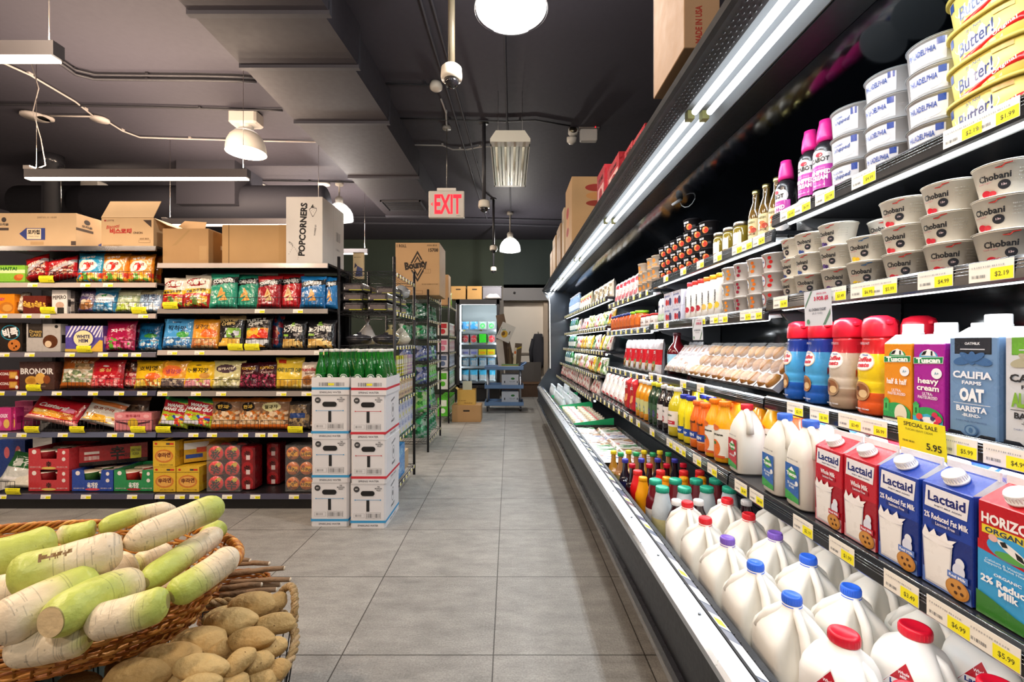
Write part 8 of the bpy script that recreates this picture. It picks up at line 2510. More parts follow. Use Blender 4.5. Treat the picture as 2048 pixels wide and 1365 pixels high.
mb.tube([(-fw + 0.09, 0.09, 0.45), (-fw + 0.09, 0.09, 2.05)], 0.015, 8, 'ffffff', 'glow_cool')
mb.build('light_tube', fr)
mb = MB()
mb.tube([(-fw + 0.1, 0.09, 2.07), (fw - 0.08, 0.09, 2.07)], 0.015, 8, 'ffffff', 'glow_cool')
mb.build('light_tube', fr)
light('AREA', (fw - 0.075, 0.065, 1.25), 25, (0.85, 0.95, 1.0), fr, (0.03, 1.5), (R(90), 0, R(40)))
light('AREA', (-fw + 0.09, 0.065, 1.25), 35, (0.85, 0.95, 1.0), fr, (0.03, 1.5), (R(90), 0, R(-50)))
light('AREA', (0, 0.12, 2.06), 26, (0.85, 0.95, 1.0), fr, (0.7, 0.06), (R(20), 0, 0))
for z_ in (0.42, 0.74, 0.98, 1.24, 1.52):
 mb = MB()
 mb.box(-fw + 0.055, fw - 0.055, 0.08, 0.72, z_ - 0.015, z_, 'c8ccd0', 'metal')
 mb.box(-fw + 0.055, fw - 0.055, 0.072, 0.08, z_ - 0.03, z_ + 0.012, 'd8dce0', 'satin')
 s = mb.build('fridge_shelf', fr)
fxc = (FX0 + FX1) / 2
GRN = lambda c, its: mk_bag('salad_bag', 0.17, 0.19, 0.08, c, its, [], nu=12, nv=14, seed=3)
for i in range(4):
 put('frA%d' % (i > 1), GRN('58a8d8' if i < 2 else 'd8e4d8', [('n', 0, 0, 1, 1, ['58a8d8', 'e0f0f8', '3888c0'] if i < 2 else ['e8f0e8', 'c8d8d0'], 4)] + ([('e', 0.5, 0.5, 0.32, 0.3, '38a048'), ('e', 0.5, 0.5, 0.14, 0.14, 'e8f0e0')] if i > 1 else [])), (fxc - 0.29 + i * 0.19, FY + 0.30, 1.521), ['light blue bag, first on the upper fridge shelf', 'light blue bag, second on the upper fridge shelf', 'clear bag with green ring, beside the blue bags in the fridge', 'clear bag with green ring at the fridge shelf end'][i], 'plastic bag')
for i in range(4):
 if i < 2 or i == 3:
  put('frB', GRN('d8c8c4', [('e', 0.5, 0.5, 0.42, 0.4, 'b83038'), ('n', 0.2, 0.25, 0.8, 0.6, ['c84040', 'e8a090', '8a2028', 'e8d0c0'], 6)]), (fxc - 0.29 + i * 0.19, FY + 0.30, 1.241), 'round red meat pack in the fridge, %s' % ['first', 'second', '', 'last by the door edge'][i], 'meat pack')
 else:
  put('frBg', mk_box('green_carton', 0.15, 0.1, 0.2, '38b828', m='gloss'), (fxc - 0.29 + i * 0.19, FY + 0.30, 1.241), 'bright green carton between the red meat packs', 'carton')
for i in range(4):
 put('frC%d' % (i > 1), mk_box('food_box', 0.165, 0.12, 0.13, 'e0d820' if i > 1 else 'c8c4d8', front=[('r', -0.06, 0.03, 0.06, 0.08, 'e8a020' if i > 1 else '5a5a88')], m='gloss'), (fxc - 0.28 + i * 0.185, FY + 0.30, 0.981), '%s food box in the fridge, %s' % (['lilac', 'lilac', 'yellow', 'yellow'][i], ['first', 'second', 'third along', 'fourth along'][i]), 'food box')
 put('frD', GRN('b8d4e0', [('n', 0, 0, 1, 1, ['d8e4ec', '88b8d0', 'f0f4f4', '68a0c0'], 4)]), (fxc - 0.29 + i * 0.19, FY + 0.30, 0.741), 'pale blue pack in the fridge, %s of the fourth shelf' % ORD[i], 'plastic bag')
 put('frE', GRN('48a0d0', [('r', 0, 0.6, 1, 1, '48b8e0'), ('n', 0, 0, 1, 0.6, ['e0ecf0', 'b8d0d8', 'f0f4f4'], 4)]), (fxc - 0.29 + i * 0.19, FY + 0.30, 0.421), 'pack with sky blue header on the lowest fridge shelf, %s' % ORD[i], 'plastic bag', s=(1, 1, 1.3))
for k in range(6):
 o = price_tag(fr, -0.3 + k * 0.12, w=0.06, h=0.04, txt='', front=0.068, z=[1.515, 1.235, 0.975, 1.515, 1.235, 0.735][k])
# on the fridge
for i, (xa, xb) in enumerate(((902, 931), (933, 965))):
 carton('fbx', xa, xb, 572, 598, 9.5, 0.35, 'tan handled carton on the fridge top, %s' % ['beside the wire rack', 'beside the grey bin'][i], z=2.1705, col='b08850', name='carton', front=[('r', -0.14, 0.7, 0.14, 0.8, '3a2818'), ('e', -0.14, 0.75, 0.03, 0.05, '3a2818'), ('e', 0.14, 0.75, 0.03, 0.05, '3a2818')])
mb = MB()
mb.box(-0.2, 0.2, -0.15, 0.15, 0, 0.27, '74747c', 'satin', 0.01)
mb.box(-0.21, 0.21, -0.16, 0.16, 0.27, 0.28, '86868e', 'satin')
tag(mb.build('storage_bin', loc=(-0.36, 9.68, 2.1705)), 'grey plastic bin on the fridge top beside two cartons', 'storage bin')
mb = MB()
mb.lathe([(0.001, 0), (0.16, 0.01), (0.17, 0.05), (0.1, 0.10), (0.001, 0.12)], 20, 'c8c4c4', 'film', sy=0.4)
for k in range(len(mb.v)):
 x, y, z_ = mb.v[k]
 q = 1 + 0.5 * noise.noise(Vector((x * 12, y * 12, z_ * 12 + 4)))
 mb.v[k] = (x * q, y, z_ * q)
tag(mb.build('crumpled_bag', loc=(-0.33, 9.50 - 0.02, 2.1705)), 'crumpled white plastic bag in front of the grey bin', 'plastic bag')

# ================================================================ cart
CYY = 8.15
ct = tag(empty('utility_cart', (-0.09, CYY + 0.25, 0)), 'blue grey three shelf utility cart with silver legs', 'cart')
for z_ in (0.15, 0.46, 0.80):
 mb = MB()
 mb.box(-0.345, 0.345, -0.24, 0.24, z_ - 0.035, z_ - 0.01, '5f7ca4', 'plastic', 0.008)
 mb.box(-0.355, 0.355, -0.25, -0.235, z_ - 0.045, z_ + 0.025, '6685ae', 'plastic', 0.006)
 mb.box(-0.355, 0.355, 0.235, 0.25, z_ - 0.045, z_ + 0.025, '6685ae', 'plastic', 0.006)
 mb.box(-0.355, -0.34, -0.235, 0.235, z_ - 0.045, z_ + 0.025, '6685ae', 'plastic')
 mb.box(0.34, 0.355, -0.235, 0.235, z_ - 0.045, z_ + 0.025, '6685ae', 'plastic')
 mb.build('cart_shelf', ct)
mb = MB()
mb.tube([(0.30, -0.24, 0.82), (0.40, -0.2, 0.88), (0.40, 0.2, 0.88), (0.30, 0.24, 0.82)], 0.016, 8, '6685ae', 'plastic')
mb.build('push_handle', ct)
for sx in (-1, 1):
 for sy in (-1, 1):
  mb = MB()
  mb.tube([(sx * 0.30, sy * 0.215, 0.10), (sx * 0.30, sy * 0.215, 0.78)], 0.018, 10, 'b0b4bc', 'metal')
  mb.build('leg', ct)
  mb = MB(Matrix.Translation((sx * 0.30, sy * 0.215, 0.045)) @ Matrix.Rotation(R(90), 4, 'Y'))
  mb.lathe([(0.001, -0.014), (0.044, -0.014), (0.044, 0.014), (0.001, 0.014)], 20, '2a2a2e', 'satin')
  mb.T = None
  mb.box(sx * 0.30 - 0.022, sx * 0.30 + 0.022, sy * 0.215 - 0.012, sy * 0.215 + 0.012, 0.05, 0.105, '8a8c90', 'metal')
  mb.build('caster_wheel', ct)
wb = mk_box('white_carton', 0.31, 0.3, 0.215, 'c8ccd4', front=[('e', 0.05, 0.14, 0.035, 0.02, '38783c'), ('t', 'FRESH FARMS', 0.04, 0.09, 0.11, 0.012, '5a6a7a', 0, 0.02), ('t', 'PRODUCE', 0.04, 0.07, 0.08, 0.009, '5a6a7a'), ('r', -0.11, 0.06, -0.09, 0.1, '3a3a40'), ('r', 0.125, 0.06, 0.14, 0.1, '3a3a40')], m='card')
for z_, lb in ((0.451, 'white fruit carton on the middle shelf of the cart'), (0.141, 'white fruit carton on the bottom shelf of the cart')):
 put('wcart', wb, (0.02, CYY + 0.25, z_), lb, 'carton')
# cut cartons and rolls standing in the cart top
lean_specs = [('green_tray', 0.31, 0.3, 0.07, '6a8a58', 0.02, 0, 0.0, 0.79, 'low green and yellow tray on the cart top', 'tray')]
for nm_, w, d, h, c, x, ry_, dy_, z_, lb, cat in lean_specs:
 mb = MB()
 mb.box(-w / 2, w / 2, -d / 2, d / 2, 0, 0.006, c, 'plastic')
 for a in ((-w / 2, w / 2, -d / 2, -d / 2 + 0.008), (-w / 2, w / 2, d / 2 - 0.008, d / 2), (-w / 2, -w / 2 + 0.008, -d / 2 + 0.008, d / 2 - 0.008), (w / 2 - 0.008, w / 2, -d / 2 + 0.008, d / 2 - 0.008)):
  mb.box(*a, 0.0, h, c, 'plastic')
 mb.box(-w / 2, w / 2, -d / 2 - 0.002, -d / 2, 0.0, h * 0.6, 'b8a030', 'plastic')
 tag(mb.build(nm_, loc=(x, CYY + 0.24, z_ + 0.0005)), lb, cat)


def board(label, x, y, w, h, th, c, rx_, ry_, its=(), z=0.80, name='cardboard_sheet'):
 mb = MB()
 mb.box(-w / 2, w / 2, -th / 2, th / 2, 0, h, c, 'card')
 decals(mb, ffront(th), its, 'card')
 o = mb.build(name, loc=(x, y, z))
 o.rotation_euler = (R(rx_), R(ry_), 0)
 tag(o, label, 'cardboard')


board('tall narrow pale carton piece standing in the cart', -0.13, CYY + 0.20, 0.13, 0.52, 0.05, 'b8b0a8', -4, -6)
board('dark brown board behind the tall carton piece in the cart', -0.02, CYY + 0.30, 0.10, 0.60, 0.03, '4a3828', -5, -10)
board('slim black and tan box standing in the middle of the cart', 0.02, CYY + 0.21, 0.06, 0.36, 0.03, '5a4830', -4, -4, [('r', -0.02, 0.02, -0.005, 0.34, '2a1c18')])
board('slim cream box with orange top standing in the cart', 0.10, CYY + 0.20, 0.05, 0.36, 0.04, 'd8cdb8', -4, 3, [('e', 0, 0.27, 0.018, 0.03, 'd86a28'), ('r', -0.02, 0.05, 0.02, 0.2, 'c8b898')])
board('tall crumpled brown paper roll sticking up from the cart', 0.03, CYY + 0.37, 0.16, 0.98, 0.06, '6a5644', -3, -12, z=0.825)
board('dark striped pack leaning at the aisle end of the cart', 0.15, CYY + 0.32, 0.13, 0.44, 0.04, '6a5a48', -4, 4, [('p', [(-0.06, 0.3), (0.06, 0.36), (0.06, 0.39), (-0.06, 0.33)], 'c8b030')])
# the white fruit carton lid lying tilted against the pieces
mb = MB()
w, h = 0.26, 0.33
mb.box(-w / 2, w / 2, -0.01, 0.01, -h / 2, h / 2, 'cfccc4', 'card')
decals(mb, ffront(0.02), [('e', -0.01, -0.04, 0.06, 0.07, 'c8a030'), ('e', -0.03, -0.04, 0.03, 0.04, '6a4a20'), ('t', 'FRUIT', -0.05, 0.03, 0.07, 0.02, '2a7a48', 0.5, 0.04), ('r', 0.06, -0.02, 0.075, 0.05, '3a3834'), ('r', -0.11, -0.1, -0.1, 0.06, '7a7a74')], 'card')
o = mb.build('printed_carton_lid', loc=(-0.06, CYY + 0.155, 1.44))
o.rotation_euler = (R(-12), R(24), 0)
tag(o, 'white printed carton lid tilted on top of the stuffed cart', 'carton lid')

# boxes on the floor
mb = MB()
BX = (-0.67, 7.25)
w, d, h = 0.46, 0.34, 0.265
t = tag(empty('handled_carton', (BX[0], BX[1], 0)), 'brown handled carton on the tiled floor under a yellow tan one', 'cardboard box')
mb.box(-w / 2, w / 2, -d / 2, d / 2, 0.0005, h, 'ab8558', 'card', 0.003)
decals(mb, ffront(d), [('r', -0.04, 0.165, 0.04, 0.19, '1c140c'), ('e', -0.04, 0.1775, 0.0125, 0.0125, '1c140c'), ('e', 0.04, 0.1775, 0.0125, 0.0125, '1c140c'), ('r', -w / 2, 0.03, w / 2, 0.032, '96744a')], 'card')
decals(mb, ftop(h), [('r', -w / 2, -0.02, w / 2, 0.02, 'b8946a')], 'card')
mb.build('carton_body', t)
t = tag(empty('open_box', (BX[0] - 0.005, BX[1] - 0.02, h + 0.0006)), 'small open yellow tan box stacked on the floor carton', 'cardboard box')
mb = MB()
w2, d2, h2 = 0.285, 0.22, 0.24
for a in ((-w2 / 2, w2 / 2, -d2 / 2, -d2 / 2 + 0.004), (-w2 / 2, w2 / 2, d2 / 2 - 0.004, d2 / 2), (-w2 / 2, -w2 / 2 + 0.004, -d2 / 2 + 0.004, d2 / 2 - 0.004), (w2 / 2 - 0.004, w2 / 2, -d2 / 2 + 0.004, d2 / 2 - 0.004)):
 mb.box(*a, 0, h2, 'c09a4c', 'card')
mb.box(-w2 / 2 + 0.004, w2 / 2 - 0.004, -d2 / 2 + 0.004, d2 / 2 - 0.004, 0, 0.004, 'c09a4c', 'card')
decals(mb, ffront(d2), [('b', -0.12, 0.06, 0.0, 0.075, 9, '6a4a20'), ('t', 'FRAGILE', 0.03, 0.03, 0.13, 0.016, '6a4a20', 0, 0.03)], 'card')
mb.build('box_body', t)
mb = MB()
mb.add([(w2 / 2 - 0.002, -d2 / 2, h2), (w2 / 2 - 0.002, d2 / 2, h2), (w2 / 2 + 0.03, d2 / 2, h2 + 0.05), (w2 / 2 + 0.03, -d2 / 2, h2 + 0.05)], [(0, 1, 2, 3)], 'c8a458', 'card')
mb.add([(-w2 / 2 + 0.002, -d2 / 2, h2), (-w2 / 2 + 0.002, d2 / 2, h2), (-w2 / 2 - 0.03, d2 / 2, h2 + 0.03), (-w2 / 2 - 0.03, -d2 / 2, h2 + 0.03)], [(0, 1, 2, 3)], 'c8a458', 'card')
mb.build('flap', t)
mb = MB()
mb.box(-0.08, 0.07, -0.002, 0.002, 0.005, 0.36, 'c8ccb8', 'paper')
tag(mb.build('paper_sheet', loc=(BX[0], BX[1] + 0.03, h + 0.005)), 'pale sheet sticking up out of the small open box', 'sheet of paper')

# ================================================================ recess clutter
mb = MB()
mb.box(-0.5, 0.5, -0.2, 0.2, 0.0, 0.30, '4a3626', 'wood')
mb.box(-0.52, 0.52, -0.22, 0.22, 0.30, 0.34, '6a4e38', 'wood')
tag(mb.build('wooden_bench', loc=(0.33, 10.55, 0)), 'low brown wooden bench inside the back wall recess', 'bench')
mb = MB()
mb.box(-0.42, 0.42, -0.1, 0.1, 0.0, 0.45, '55504c', 'satin')
tag(mb.build('grey_cabinet', loc=(0.33, 10.6, 0.3405)), 'grey box unit standing on the recess bench', 'cabinet')
mb = MB()
rings = []
for k in range(9):
 v = k / 8
 hw = 0.09 + 0.10 * math.sin(v * 3.0) * (1 - 0.3 * v)
 rings.append([(hw * (1 + 0.18 * noise.noise(Vector((v * 5, j, 0)))) * math.cos(2 * math.pi * j / 14), 0.09 * math.sin(2 * math.pi * j / 14), v * 0.85) for j in range(14)])
mb.loft(rings, '3a3a40', 'cloth')
mb.tube([(-0.12, -0.02, 0.72), (-0.19, -0.05, 0.45), (-0.17, -0.06, 0.1)], [0.05, 0.045, 0.04], 10, '34343a', 'cloth')
mb.tube([(0.0, 0.0, 0.84), (0.0, 0.09, 0.9)], 0.01, 6, '222222', 'metal')
tag(mb.build('hanging_jacket', loc=(0.72, 11.06, 0.62)), 'dark grey jacket hanging in the back wall recess', 'jacket')
bpy.data.objects['hanging_jacket'].location = (0.72, 11.06, 0.62)
mb = MB()
mb.box(-0.015, 0.015, -0.3, 0.3, 0.0, 0.85, '7a5a3c', 'card')
o = mb.build('cardboard_sheet', loc=(0.70, 8.4, 0.0))
o.rotation_euler = (0, R(9), 0)
tag(o, 'brown board leaning at the far end of the refrigerated case', 'cardboard')
mb = MB()
mb.lathe([(0.02, 0), (0.02, 0.02), (0.028, 0.022), (0.02, 0.03), (0.001, 0.03)], 16, '1c1c1e', 'satin')
o = mb.build('wall_camera', loc=(0.13, BACK - 0.081, 2.45))
o.rotation_euler = (R(90), 0, 0)
tag(o, 'small round black camera on the grey beam over the recess', 'camera')

# ================================================================ vegetables up front


def frame_from(p0, p1):
 a, b = Vector(p0), Vector(p1)
 z = (b - a).normalized()
 x = z.cross(Vector((0, 0, 1)))
 if x.length < 1e-4:
  x = Vector((1, 0, 0))
 x.normalize()
 y = z.cross(x)
 return a, b, x, y, z


def daikon(p0, p1, r, label, green='end', gfrac=0.45, cut=False, seed=0, bend=0.007, rings_=True, k0=0.5, k1=0.75, scar=None):
 """p0 is the green leaf end, p1 the white root end; one continuous root"""
 a, b, X, Y, Z = frame_from(p0, p1)
 c = (a + b) / 2
 L = (b - a).length
 nl, na = 110, 56
 rg = random.Random(seed)
 rings = []
 cols = []
 for i in range(nl + 1):
  t = i / nl
  # radius: rounded shoulders
  e0 = min(1, (t + 0.003) / 0.16)
  e1 = min(1, (1 - t + 0.003) / 0.22)
  rr_ = r * (k0 + (1 - k0) * math.sin(e0 * math.pi / 2)) * (math.sin(e1 * math.pi / 2) ** k1)
  if e0 < 0.4 and not cut:
   rr_ = r * math.sqrt(max(0.0, 1 - (1 - e0) ** 2)) ** 0.9
  if i in (0, nl) and not (cut and i == 0):
   rr_ = max(rr_ * 0.2, 0.002)
  off = X * (bend * math.sin(t * math.pi) * math.cos(seed)) + Y * (bend * math.sin(t * math.pi) * math.sin(seed * 1.7))
  ctr = a + Z * (L * t) + off - c
  ring = []
  for j in range(na):
   th = 2 * math.pi * j / na
   w = 1 + 0.035 * noise.noise(Vector((math.cos(th) * 1.2 + seed, math.sin(th) * 1.2, t * 5)))
   ring.append(tuple(ctr + (X * math.cos(th) + Y * math.sin(th)) * rr_ * w))
  rings.append(ring)
 verts = [p for q in rings for p in q]
 fs, cs = [], []

 def hx(cc):
  return tuple(srgb(v) for v in cc) + (1.0,)
 for i in range(nl):
  for j in range(na):
   t = (i + 0.5) / nl
   th = j / na
   g = gfrac + 0.10 * noise.noise(Vector((math.cos(th * 6.28) * 1.5 + seed * 3, math.sin(th * 6.28) * 1.5, 0.5)))
   k = 1 / (1 + math.exp((t - g) * 16))
   gc, wc = (188, 200, 96), (232, 214, 184)
   q = noise.noise(Vector((th * 14, t * 9, seed * 2.0)))
   ccol = [gc[m] * k + wc[m] * (1 - k) + q * 9 for m in range(3)]
   # root rings: fine darker transverse lines, mostly on the white part
   if rings_ and t > gfrac * 0.75:
    rn = noise.noise(Vector((t * 70 + seed, th * 3.2, 1.3)))
    if rn > 0.38:
     ccol = [v * 0.86 for v in ccol]
   if noise.noise(Vector((t * 22, th * 26 + seed * 5, 9.0))) > 0.62:
    ccol = [v * 0.84 for v in ccol]
   if scar and scar[0] < t < scar[1]:
    vv = Vector((0.15, -0.62, 0.77))
    d0 = math.atan2(vv.dot(Y), vv.dot(X)) + 0.10 * noise.noise(Vector((t * 14, 0, 0)))
    dd = abs(math.atan2(math.sin(th * 6.283 + 0.1 - d0), math.cos(th * 6.283 + 0.1 - d0)))
    if dd < 0.10 + 0.12 * (t < scar[0] + 0.03) + 0.12 * noise.noise(Vector((t * 60, th * 20, 2))):
     ccol = [118, 88, 42]
   if t < 0.008:
    ccol = [150, 142, 84]
   fs.append((i * na + j, i * na + (j + 1) % na, (i + 1) * na + (j + 1) % na, (i + 1) * na + j))
   cs.append(hx([max(0, min(255, v)) for v in ccol]))
 fs.append(tuple(range(na - 1, -1, -1)))
 cs.append(hx((222, 196, 150)) if cut else hx((150, 140, 80)))
 fs.append(tuple(nl * na + j for j in range(na)))
 cs.append(hx((214, 198, 168)))
 mb = MB()
 mb.add(verts, fs, cs, 'skin', True)
 mb.s[-2] = False
 return tag(mb.build('daikon_radish', loc=tuple(c)), label, 'daikon radish')


def PZ(px, py, z):
 return atz(px, py, z)


DK_ = [
 ((14, 1158, .755), (246, 1094, .77), .047, 'big daikon lying across the pile with a long brown scar', dict(gfrac=.42, k1=.30, seed=1, scar=(.28, .56))),
 ((446, 1008, .80), (246, 1092, .765), .036, 'daikon on the heap summit, green tip pointing at the shelves', dict(gfrac=.30, seed=2, k1=.55)),
 ((196, 1058, .70), (352, 1016, .71), .026, 'slim daikon with pale tip at the back of the heap', dict(gfrac=.52, seed=3)),
 ((112, 1082, .71), (-60, 1130, .71), .048, 'thick green daikon at the back by the photo edge', dict(gfrac=.95, seed=4)),
 ((192, 1056, .685), (110, 1072, .68), .028, 'stubby green daikon peeking out at the back rim', dict(gfrac=.8, seed=5)),
 ((286, 1168, .70), (440, 1064, .70), .031, 'daikon with green lower end under the summit one', dict(gfrac=.42, seed=6, k1=.6)),
 ((440, 1056, .70), (412, 1084, .69), .028, 'small green tip poking out beside the summit daikon', dict(gfrac=.9, seed=7)),
 ((340, 1195, .685), (474, 1104, .72), .0335, 'daikon resting on the basket rim at the aisle end', dict(gfrac=.40, seed=8, k1=.5)),
 ((338, 1202, .695), (166, 1250, .68), .036, 'mostly white daikon lying along the front rim', dict(gfrac=.30, seed=9, k1=.75)),
 ((100, 1246, .715), (282, 1164, .69), .041, 'daikon with flat cut tan end facing out', dict(gfrac=.62, seed=10, cut=True, k0=.66, k1=.5)),
 ((196, 1160, .72), (-30, 1268, .70), .047, 'large daikon half white half green cut by the photo edge', dict(gfrac=.42, seed=11, k1=.6)),
 ((185, 1268, .655), (8, 1300, .65), .036, 'ringed white daikon lowest against the front rim', dict(gfrac=.05, seed=12)),
 ((268, 1128, .68), (196, 1165, .67), .040, 'ringed white daikon buried behind the scarred one', dict(gfrac=.02, seed=13)),
 ((268, 1136, .66), (345, 1105, .66), .030, 'pale daikon buried under the crossing ones', dict(gfrac=.02, seed=14)),
 ((90, 1168, .70), (-50, 1200, .70), .042, 'white daikon showing between the scarred one and the photo edge', dict(gfrac=.05, seed=15)),
 ((-60, 1240, .62), (120, 1190, .62), .05, 'daikon at the bottom of the heap under the half green one', dict(gfrac=.4, seed=16)),
]
for a, b_, r_, lb, kw in DK_:
 daikon(PZ(*a), PZ(*b_), r_, lb, **kw)

for i, (xa, ya, xb, yb, z_) in enumerate(((-1.72, 1.10, -1.45, 1.16, .552), (-1.66, 1.24, -1.42, 1.30, .552), (-1.42, 1.06, -1.14, 1.04, .552), (-1.38, 1.16, -1.10, 1.14, .552), (-1.36, 1.28, -1.10, 1.26, .552), (-1.06, 1.08, -0.90, 1.20, .548), (-1.05, 1.26, -0.86, 1.20, .60),
            (-1.74, 1.20, -1.48, 1.10, .625), (-1.62, 1.28, -1.36, 1.20, .635), (-1.45, 1.10, -1.18, 1.10, .63), (-1.30, 1.22, -1.05, 1.17, .625), (-1.66, 1.12, -1.42, 1.16, .70))):
 daikon((xa, ya, z_), (xb, yb, z_), .037, 'daikon buried in the lower layers of the wicker basket', gfrac=.4, seed=20 + i)['group'] = 'daikon radishes in the lower layers'
# wicker basket
BC = Vector((-1.30, 1.185, 0))
AX, AY = 0.565, 0.275


def basket_pt(th, z, k=1.0, zt=0.66, zb=0.50):
 q = (z - zb) / (zt - zb)
 s_ = 0.80 + 0.20 * q
 lift = 0.0
 return (AX * s_ * k * math.cos(th), AY * s_ * k * math.sin(th), z + lift)


t = tag(empty('wicker_basket', (BC.x, BC.y, 0)), 'honey brown oval wicker basket heaped with daikon radishes', 'basket')
mb = MB()
nS = 84
cols_w = ['b8762c', 'a8641f', 'c88a3c', '965418', 'd09a50']
zr = 0.503
ri = 0
while zr < 0.645:
 pts = []
 for k in range(nS * 2):
  th = 2 * math.pi * k / (nS * 2)
  off = 1.0 + (0.010 if (k // 2 + ri) % 2 else -0.006)
  dz = 0.008 * math.sin(th * 9 + ri * 1.3)
  pts.append(basket_pt(th, zr + dz * (1 if 0.51 < zr < 0.64 else 0), off))
 mb.tube(pts, 0.0042 + 0.0008 * math.sin(ri * 2.1), 6, cols_w[ri % 5], 'wicker', closed=True)
 zr += 0.0082
 ri += 1
mb.build('weave', t)
mb = MB()
for k in range(nS):
 th = 2 * math.pi * (k + 0.5) / nS
 mb.tube([basket_pt(th, 0.50), basket_pt(th, 0.58, 0.998), basket_pt(th, 0.655)], 0.0035, 5, 'a06a28', 'wicker')
mb.build('stakes', t)
mb = MB()
for s_ in range(5):
 pts = []
 for k in range(nS * 3):
  th = 2 * math.pi * k / (nS * 3)
  ph = th * 30 + s_ * 2 * math.pi / 5
  x, y, z_ = basket_pt(th, 0.662, 1.0 + 0.017 * math.cos(ph))
  pts.append((x, y, z_ + 0.011 * math.sin(ph)))
 mb.tube(pts, 0.0052, 6, cols_w[s_], 'wicker', closed=True)
mb.build('braided_rim', t)
mb = MB()
for k in range(40):
 x = -AX * 0.8 + AX * 1.6 * (k + 0.5) / 40
 y = AY * 0.8 * math.sqrt(max(0.0, 1 - (x / (AX * 0.8)) ** 2))
 mb.box(x - 0.011, x + 0.011, -y, y, 0.498, 0.506, '8a5a24', 'wicker')
mb.build('base_weave', t)

mb = MB()
mb.box(-0.30, 0.30, -0.24, 0.24, 0.0, 0.497, '5f7372', 'wood')
for k in range(7):
 mb.box(-0.302 + k * 0.086, -0.302 + k * 0.086 + 0.078, -0.246, -0.24, 0.01, 0.49, '6b8280', 'wood')
for k in range(6):
 mb.box(0.30, 0.306, -0.238 + k * 0.08, -0.165 + k * 0.08, 0.01, 0.49, '6b8280', 'wood')
tag(mb.build('display_crate', loc=(-1.46, 1.185, 0)), 'grey green wooden crate carrying the wicker basket', 'crate')

# wire basket of potatoes
PC = (-0.845, 1.08)
PR = 0.30
PZT = 0.45
t = tag(empty('wire_basket', (PC[0], PC[1], 0)), 'round wire basket with rope bound rim full of brown potatoes', 'basket')
mb = MB()
for k in range(44):
 th = 2 * math.pi * k / 44
 mb.tube([(PR * 0.85 * math.cos(th), PR * 0.85 * math.sin(th), 0.252), (PR * 0.95 * math.cos(th), PR * 0.95 * math.sin(th), 0.35), (PR * math.cos(th), PR * math.sin(th), PZT)], 0.0018, 5, '2a2a2a', 'satin')
for i in range(5):
 z_ = 0.252 + i * 0.045
 q = 0.85 + 0.15 * (z_ - 0.25) / 0.2
 mb.tube([(PR * q * math.cos(a), PR * q * math.sin(a), z_) for a in [2 * math.pi * k / 60 for k in range(60)]], 0.0018, 5, '2a2a2a', 'satin', closed=True)
for k in range(-5, 6):
 x = k * 0.046
 y = math.sqrt(max(0, (PR * 0.85) ** 2 - x * x))
 mb.tube([(x, -y, 0.252), (x, y, 0.252)], 0.0018, 5, '2a2a2a', 'satin')
mb.build('wire_body', t)


def rope(path, r, name, parent, closed=False, strands=3, tw=120):
 mb = MB()
 n = len(path)
 for s_ in range(strands):
  pts = []
  for k in range(n):
   p = Vector(path[k])
   q = Vector(path[(k + 1) % n]) if (closed or k < n - 1) else Vector(path[k])
   pr = Vector(path[k - 1]) if (closed or k > 0) else p
   tg = (q - pr).normalized()
   u = tg.orthogonal().normalized() if abs(tg.z) > 0.9 else (Vector((0, 0, 1)) - tg * tg.z).normalized()
   w = tg.cross(u)
   ph = tw * k / n + s_ * 2 * math.pi / strands
   pts.append(tuple(p + (u * math.cos(ph) + w * math.sin(ph)) * r * 0.55))
  mb.tube(pts, r * 0.6, 6, ['b09468', 'a08458', 'bca078'][s_], 'rope', closed=closed)
 return mb.build(name, parent)


rope([(PR * math.cos(2 * math.pi * k / 240), PR * math.sin(2 * math.pi * k / 240), PZT + 0.006) for k in range(240)], 0.011, 'rope_rim', t, True, 3, 2 * math.pi * 22)
for a0, nm_ in ((R(52), 'rope_handle'), (R(-42), 'rope_handle')):
 pts = []
 for k in range(41):
  s_ = k / 40
  th = a0 + R(22) * (s_ - 0.5)
  rr_ = PR * (1.03 + 0.05 * math.sin(s_ * math.pi))
  pts.append((rr_ * math.cos(th), rr_ * math.sin(th), PZT + 0.075 * math.sin(s_ * math.pi) ** 0.6))
 rope(pts, 0.0105, nm_, t, False, 3, 60)
mb = MB()
mb.box(-0.035, 0.035, -0.0008, 0.0008, 0, 0.055, 'e8e8e4', 'paper')
decals(mb, ffront(0.0016), [('r', 0.0, 0.004, 0.033, 0.03, 'e8e020'), ('t', '$1.49', 0.017, 0.017, 0.024, 0.009, '4a4a18', 0, 0.02), ('b', -0.03, 0.04, 0.02, 0.046, 10, '8a8a8a')])
o = mb.build('price_tag', t)
o.location = (PR * 1.06 * math.cos(R(-10)), PR * 1.06 * math.sin(R(-10)), PZT - 0.05)
o.rotation_euler = (R(-14), R(-22), R(12))
mb = MB()
for k in range(5):
 mb.box(-0.24, 0.24, -0.24 + k * 0.1, -0.16 + k * 0.1, 0.225, 0.249, '7a6248', 'wood')
for sx in (-1, 1):
 mb.box(sx * 0.22 - 0.02, sx * 0.22 + 0.02, -0.24, 0.24, 0.0, 0.225, '6a5238', 'wood')
tag(mb.build('wooden_stool', loc=(PC[0] + 0.02, PC[1], 0)), 'low wooden slat stand beneath the potato basket', 'stand')


